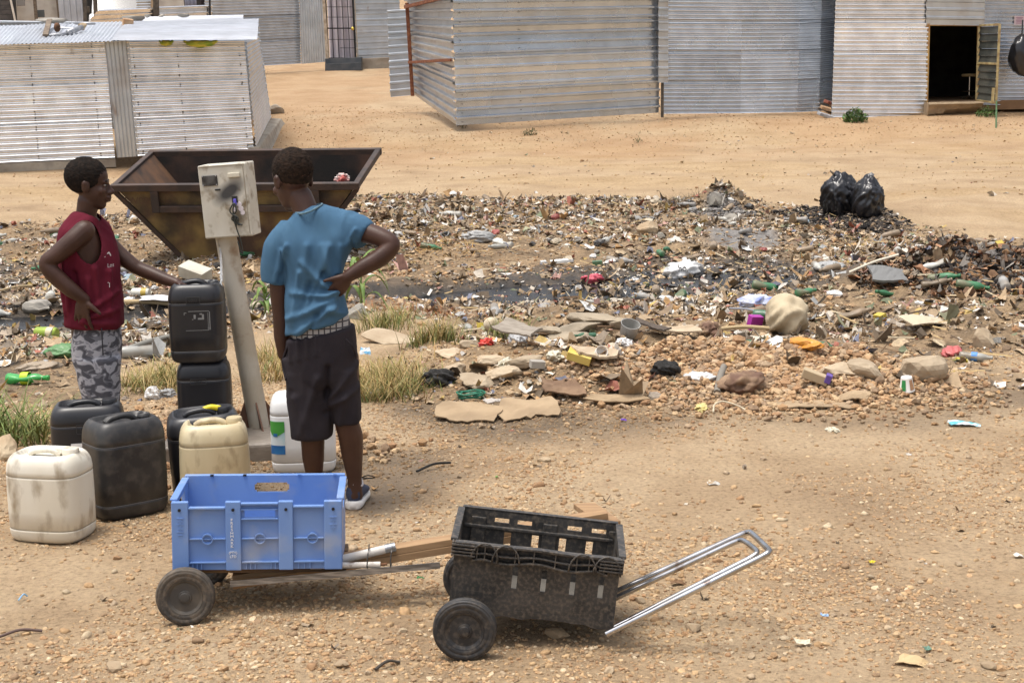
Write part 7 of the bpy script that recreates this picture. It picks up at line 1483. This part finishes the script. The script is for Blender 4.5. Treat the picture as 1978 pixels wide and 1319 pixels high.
CLR = mat('cloudy_plastic', (.50,.50,.46), .35, 0, (.40,.39,.35), 8, trans=.35, dirt=(.3,.25,.18), dirt_scale=9); GRNB = mat('green_bottle_plastic', (.05,.42,.08), .2, 0, (.08,.5,.12), 9, trans=.35); GRNO = mat('old_green_bottle', (.03,.11,.05), .35, 0, (.06,.14,.08), 9)
bottle(1885, 698, .85, CLR, 'clear bottle with blue label at the right end of the pebble heap', R(70), .85, mat('blue_label', (.08,.25,.62), .5))
bottle(55, 742, 1.15, GRNB, 'crushed bright green bottle with yellow label in the muddy stream', R(80), .5, mat('lime_label', (.42,.58,.02), .5))
bottle(255, 692, 1.3, CLR, 'large cloudy bottle just right of the camouflage trousers', R(-70), .9)
bottle(1492, 620, 1.2, GRNO, 'dark green bottle neck showing behind the mesh sack', R(75), .9)
bottle(1015, 648, .9, mat('foil_bottle', (.45,.45,.44), .3, .2), 'crinkled clear bottle behind the leaning board', R(60), .7)
bottle(1130, 657, .7, GRNO, 'dark green bottle lying in the grey slabs', R(-60), .9)
bottle(905, 640, .8, CLR, 'clear bottle standing aslant beside the white ball', R(10), .9)
def can_thing(px, py, s, m, label, rz, m2):
    g = G(px, py); mb = MB(); mb.lathe([(.024,-.06),(.031,-.052),(.032,-.045),(.032,.045),(.031,.052),(.025,.06)], 20); e = mb.build('drink_can', m, None, True, auto=40); e.location = (g.x, g.y, g.z+.03); e.scale = (s,)*3; e.rotation_euler = (R(90),0,rz); tag(e, label, 'can')
    mb = MB(); mb.lathe([(.0325,.01),(.0325,.046)], 20, None, False, False); mb.build('print_band', m2, e, True)
can_thing(90, 651, 1.5, mat('lime_can', (.28,.38,.05), .35, .2), 'green and yellow drink can in the muddy stream', R(75), mat('cream_can', (.62,.55,.36), .4))
can_thing(272, 572, 1.4, mat('white_can', (.60,.58,.50), .4, .2), 'pale drink can in the mud right of the red vest', R(80), mat('gold_can', (.45,.32,.06), .4))
g = G(949, 640); mb = MB(); mb.ell((0,0,0), (.055,.055,.052), None, 24, 16); o = mb.build('old_ball', mat('scuffed_ball', (.55,.47,.34), .9, 0, (.42,.33,.22), 14, bump=.4), None, True); o.location = (g.x, g.y, g.z+.05); tag(o, 'scuffed cream ball in the rubble by the small green tuft', 'ball')
g = G(1213, 655); mb = MB(); mb.lathe([(0,0),(.055,0),(.058,.004),(.066,.09),(.069,.092),(.064,.092),(.055,.008),(0,.008)], 28); o = mb.build('plastic_tub', mat('clear_tub', (.46,.45,.42), .25, 0, (.36,.35,.32), 6, trans=.3), None, True, auto=40); o.location = (g.x, g.y, g.z+.03); o.rotation_euler = (.4,.2,0); tag(o, 'clear plastic tub on the grey slab pile', 'tub')
g = G(1158, 700); mb = MB(); mb.lathe([(0,0),(.03,0),(.033,.01),(.036,.05),(.034,.05),(.03,.01),(0,.01)], 20); o = mb.build('white_pot', mat('white_cup', (.78,.76,.72)), None, True, auto=40); o.location = (g.x, g.y, g.z+.05); o.rotation_euler = (1.0,.5,0); tag(o, 'white plastic pot on its side above the yellow carton', 'pot')
g = G(910, 770); mb = MB(); 
for k in range(5): mb.tube([(.068*math.cos(t+k)*(1+.05*k*(-1)**k), .05*math.sin(t+k)*(1+.04*k), .012+.006*k+.004*math.sin(3*t+k)) for t in [i*2*math.pi/28 for i in range(29)]], .0045, 6, False)
o = mb.build('hose_coil', mat('green_hose', (.02,.17,.10), .5), None, True); o.location = g; tag(o, 'coil of thin dark green hose in front of the rubble', 'hose')
g = G(1400, 795); mb = MB(); mb.tube(spline([(-.07,-.06,.01),(-.055,0,.04),(-.01,.03,.05),(.04,.02,.04),(.09,.01,.02),(.11,-.02,.012)],6), .005, 7); o = mb.build('rope_end', mat('pale_rope', (.55,.47,.34), .9), None, True); o.location = g; tag(o, 'pale bent rope on the damp ground below the cushion', 'rope')
def stick(name, a, b_, r, m, label, cat, la=.03, lb=.03):
    p, q = G(*a), G(*b_); p.z += la; q.z += lb; mb = MB(); mid = p.lerp(q,.5)+Vector((0,.01,.012)); mb.tube(spline([p, mid, q], 5), [r]*11, 8); return tag(mb.build(name, m, None, True, auto=50), label, cat)
stick('pipe_piece', (1385,768), (1398,728), .020, mat('grey_pipe', (.20,.18,.15), .8), 'short grey pipe standing between white bag and cushion', 'pipe', .03, .06)
stick('wood_stick', (1795,745), (1855,740), .016, mat('brown_stick', (.24,.15,.08), .9), 'short brown stick below the big pointed stone', 'stick')
stick('wood_stick', (1385,652), (1485,650), .014, mat('straw_stick', (.45,.34,.19), .9), 'pale cane lying left of the mesh sack', 'stick', .06, .06)
stick('metal_rod', (1410,608), (1482,622), .008, mat('grey_rod', (.35,.36,.40), .5, .5), 'thin grey rod in the water by the green bottle', 'rod', .05, .06)
stick('wood_stick', (1640,545), (1735,520), .012, mat('white_stick', (.62,.56,.45), .9), 'pale long stick slanting in the litter left of the grey tray', 'stick', .08, .12)
stick('wood_stick', (232,592), (345,597), .022, mat('straw_stick', (.45,.34,.19)), 'thick pale branch in the mud left of the stacked cans', 'branch', .04, .04)
stick('wood_stick', (0,572), (62,562), .012, mat('straw_stick', (.45,.34,.19)), 'thin yellow stick at the left edge of the mud', 'stick', .05, .05)
stick('metal_strip', (232,688), (345,655), .022, mat('grey_edge', (.22,.21,.18), .7), 'grey kerb strip running behind the lower cans', 'strip', .03, .03)
stick('black_twig', (805,915), (870,898), .006, mat('burnt_black', (.012,.011,.010)), 'thin black twig on the gravel right of the boy in blue', 'twig', .012, .012)
stick('black_twig', (725,1298), (772,1284), .005, mat('dark_twig', (.06,.05,.04), .9), 'short dark twig at the bottom edge', 'twig', .01, .01)
stick('strap', (-5,1235), (82,1222), .005, mat('purple_brown_strap', (.11,.07,.06), .8), 'thin brown strap half buried at the lower left', 'strap', .008, .008)
stick('straw', (36,1163), (53,1155), .003, mat('blue_straw', (.25,.45,.65), .5), 'small blue straw on the gravel at the lower left', 'straw', .008, .008)
for i, (px, py, w, c, lb, rz) in enumerate([(1310,1130,.045,(.16,.085,.035),'curled brown leaf between the handle tubes',.3),(1763,1282,.075,(.50,.36,.19),'torn pale brown leaf at the lower right',-.3),(1550,1248,.04,(.62,.56,.42),'pale flat scrap below the handle',.1),(1790,1258,.025,(.12,.22,.16),'small green glass chip at the lower right',.6),(1684,1092,.02,(.62,.50,.03),'yellow scrap right of the handle',.2),(1592,1193,.02,(.30,.45,.68),'tiny blue scrap on bare ground at the lower right',0),(812,1120,.02,(.05,.20,.06),'green leaf below the drawbar',.4),(1968,1078,.03,(.66,.62,.55),'white scrap at the right edge',.2),(1380,937,.045,(.52,.50,.46),'pale grey scrap on the open ground above the handle',.1),(960,925,.015,(.14,.30,.06),'small green leaf on the gravel above the black crate',1),(1205,815,.022,(.13,.05,.40),'violet bottle cap on bare ground below the cardboard strip',0)]):
    sheet_thing('fallen_leaf' if 'leaf' in lb else 'scrap', px, py, w*1.3, w*.7, rz, (.2,.15), mat('scrap_%d' % i, c, .7), lb, 'leaf' if 'leaf' in lb else 'scrap', .12, .0015, .012, 60+i, nx=5, ny=3)
# paper scrap in the skip
crumple('paper_scrap', 660, 346, (.07,.05,.05), pm('white_red_paper', (.68,.62,.58), .6, (.5,.1,.08)), 91, 'white and red paper scrap caught on the skip rim', 'paper'); bpy.data.objects['paper_scrap'].location = P(661, 345, 17.6)

# ================================================================ COUNTABLE LITTER
rg = random.Random(21); nrg = np.random.default_rng(21)
def zone(x, y):
    if y > 19.2: return 'on the far bank near the road' 
    if y > 16.6: return 'on the far bank behind the ditch'
    if ditch_d(np.array([x]), np.array([y]))[0] < 1.15: return 'in the black ditch water'
    return 'on the near bank of the ditch' if y < 14.5 else 'beside the black ditch'
bots = [bottle_mesh(300+i, q, 10) for i, q in enumerate((1.0,.75,.5,.85))]
crms = [crumple_mesh('plastic_bag', (1,.75,.5), 310+i, 2, .30, 1.8) for i in range(5)]
for c in crms: c.polygons.foreach_set('use_smooth', [False]*len(c.polygons))
def flatmesh(seed):
    r2 = np.random.default_rng(seed); V = [(i/4-.5+r2.normal(0,.05), (j/3-.5)*.7+r2.normal(0,.05), .10*math.sin(i*1.3+seed)+r2.normal(0,.03)) for i in range(5) for j in range(4)]
    me = bpy.data.meshes.new('card_piece'); me.from_pydata(V, [], [[i*4+j,(i+1)*4+j,(i+1)*4+j+1,i*4+j+1] for i in range(4) for j in range(3)]); return me
flts = [flatmesh(320+i) for i in range(6)]; rcks = [rock_mesh('rubble_stone', (1,.75,.5), 330+i, 2, .25) for i in range(5)]
def cartonmesh():
    mb = MB(); mb.box((0,0,0), (1,.62,.5)); me = bpy.data.meshes.new('drink_carton'); me.from_pydata(mb.v, [], mb.f); return me
ctn = [cartonmesh()]
def pl(nm, c, rough=.5): return mat('litter_'+nm, c, rough, 0, tuple(v*.7 for v in c), 9, dirt=(.22,.17,.11), dirt_scale=6, dlo=.5, dhi=.8, var=.2)
kinds = [('plastic_bottle', bots, 80, (.9,1.25), [('cloudy clear',(.48,.47,.42),5),('muddy brown',(.27,.20,.13),4),('green',(.04,.16,.07),3),('grey',(.30,.29,.27),3)], 'bottle', 'plastic bottle', 1.0),
         ('plastic_bag', crms, 85, (.03,.075), [('white',(.72,.71,.68),6),('grey',(.33,.33,.32),4),('black',(.025,.025,.027),3),('beige',(.50,.42,.30),4),('pale blue',(.32,.42,.48),1),('dull red',(.36,.09,.075),1),('dull yellow',(.48,.38,.10),1)], 'plastic', 'crumpled plastic', .45),
         ('card_piece', flts, 85, (.06,.15), [('tan',(.42,.32,.20),5),('white',(.74,.72,.67),5),('grey',(.34,.32,.29),3),('brown',(.20,.13,.08),3)], 'cardboard', 'flat card', .03),
         ('rubble_stone', rcks, 48, (.03,.07), [('tan',(.38,.29,.19),4),('grey',(.27,.25,.21),3),('dark brown',(.17,.12,.08),3)], 'stone', 'stone', .4),
         ('drink_carton', ctn, 26, (.06,.11), [('white',(.70,.69,.66),4),('dull green',(.10,.20,.10),2),('yellow',(.58,.44,.06),2),('pale grey',(.45,.44,.41),2)], 'carton', 'carton', .25)]
LITTER = []
for (nm, meshes, cnt, sz, cols_, cat, word, lf) in kinds:
    done = 0
    while done < cnt:
        x = rg.uniform(-6.6, 6.9); y = rg.uniform(10.5, 22); 
        if abs(x) > .325*y: continue
        if poly_dist(np.array([x]), np.array([y]), TRASH)[0] < .15: continue
        dd_ = ditch_d(np.array([x]), np.array([y]))[0]
        if nm == 'plastic_bottle' and not (x > 1.0 and 12.8 < y < 17.5) and rg.random() < .72: continue
        if nm == 'rubble_stone' and dd_ < .8: continue
        if float(vnoise(np.array([x*.8]), np.array([y*.8]), 5)[0]) < .35 and rg.random() < .7: continue
        cw = [c[2] for c in cols_]; cn, cc, _ = rg.choices(cols_, cw)[0]; s = rg.uniform(*sz); me = rg.choice(meshes)
        o = bpy.data.objects.new(nm, me); COL.objects.link(o)
        if not me.materials: me.materials.append(None)
        o.material_slots[0].link = 'OBJECT'; o.material_slots[0].material = pl(cn.replace(' ','_')+('_stone' if nm == 'rubble_stone' else ''), cc, .9 if nm in ('rubble_stone','card_piece') else .45)
        z = gz(np.array([x]), np.array([y]))[0]; z = max(z, -.285) if dd_ < 1.1 else z
        o.scale = (s, s, s)
        if nm == 'plastic_bottle': o.rotation_euler = (R(90)+rg.uniform(-.25,.25), 0, rg.uniform(0,6.28)); o.location = (x, y, z+.03*s)
        else: o.rotation_euler = (rg.uniform(-.35,.35), rg.uniform(-.35,.35), rg.uniform(0,6.28)); o.location = (x, y, z+(lf*s if nm != 'card_piece' else .03))
        LITTER.append((o, f'{cn} {word}', x, y, cat)); done += 1

# say which one: what it lies by, then its place from the left among its like
MARKS = [(430,500,'under the skip'),(1648,430,'below the refuse bags'),(1395,415,'by the ash heap'),(840,480,'by the straw patch'),(1145,555,'by the pink bag'),(1322,560,'by the lettered white bag'),(1520,640,'by the mesh sack'),(1715,556,'by the grey tray'),(1900,540,'on the burnt heap'),(1073,515,'by the white foam strip'),(700,590,'by the maize plant'),(150,690,'by the camouflage trousers'),(1450,720,'on the pebble heap'),(1752,740,'by the striped cup'),(1120,640,'by the grey slabs'),(940,720,'among the concrete lumps'),(60,600,'in the left mud'),(300,600,'left of the stacked cans'),(60,480,'at the left edge'),(1000,430,'on the far bank, upper middle'),(1200,430,'in the white far litter'),(1600,500,'in the floating bottles'),(1850,690,'by the clear bottle'),(1900,640,'at the right edge'),(700,420,'right of the skip'),(1440,590,'in the ditch by the blue-printed bag'),(950,570,'in the ditch, left part'),(1440,465,'on the spread ash')]
mk = [(*G(px,py).xy, t) for px, py, t in MARKS]; byl = {}
for (o, what, x, y, cat) in LITTER:
    t = min(mk, key=lambda m: (m[0]-x)**2 + ((m[1]-y)*.7)**2)[2]; byl.setdefault(f'{what} {t}', []).append((x/y, o, cat, what))
ORD = ['first','second','third','fourth','fifth','sixth','seventh','eighth','ninth','tenth','eleventh','twelfth']
for lb, L_ in byl.items():
    L_.sort(key=lambda e: e[0])
    for i, (_, o, cat, what) in enumerate(L_):
        tag(o, lb if len(L_) == 1 else (f'{lb}, {ORD[min(i,11)]} from the left'), cat, f'{what} pieces in the dump' if 'stone' not in what else f'{what}s in the dump')
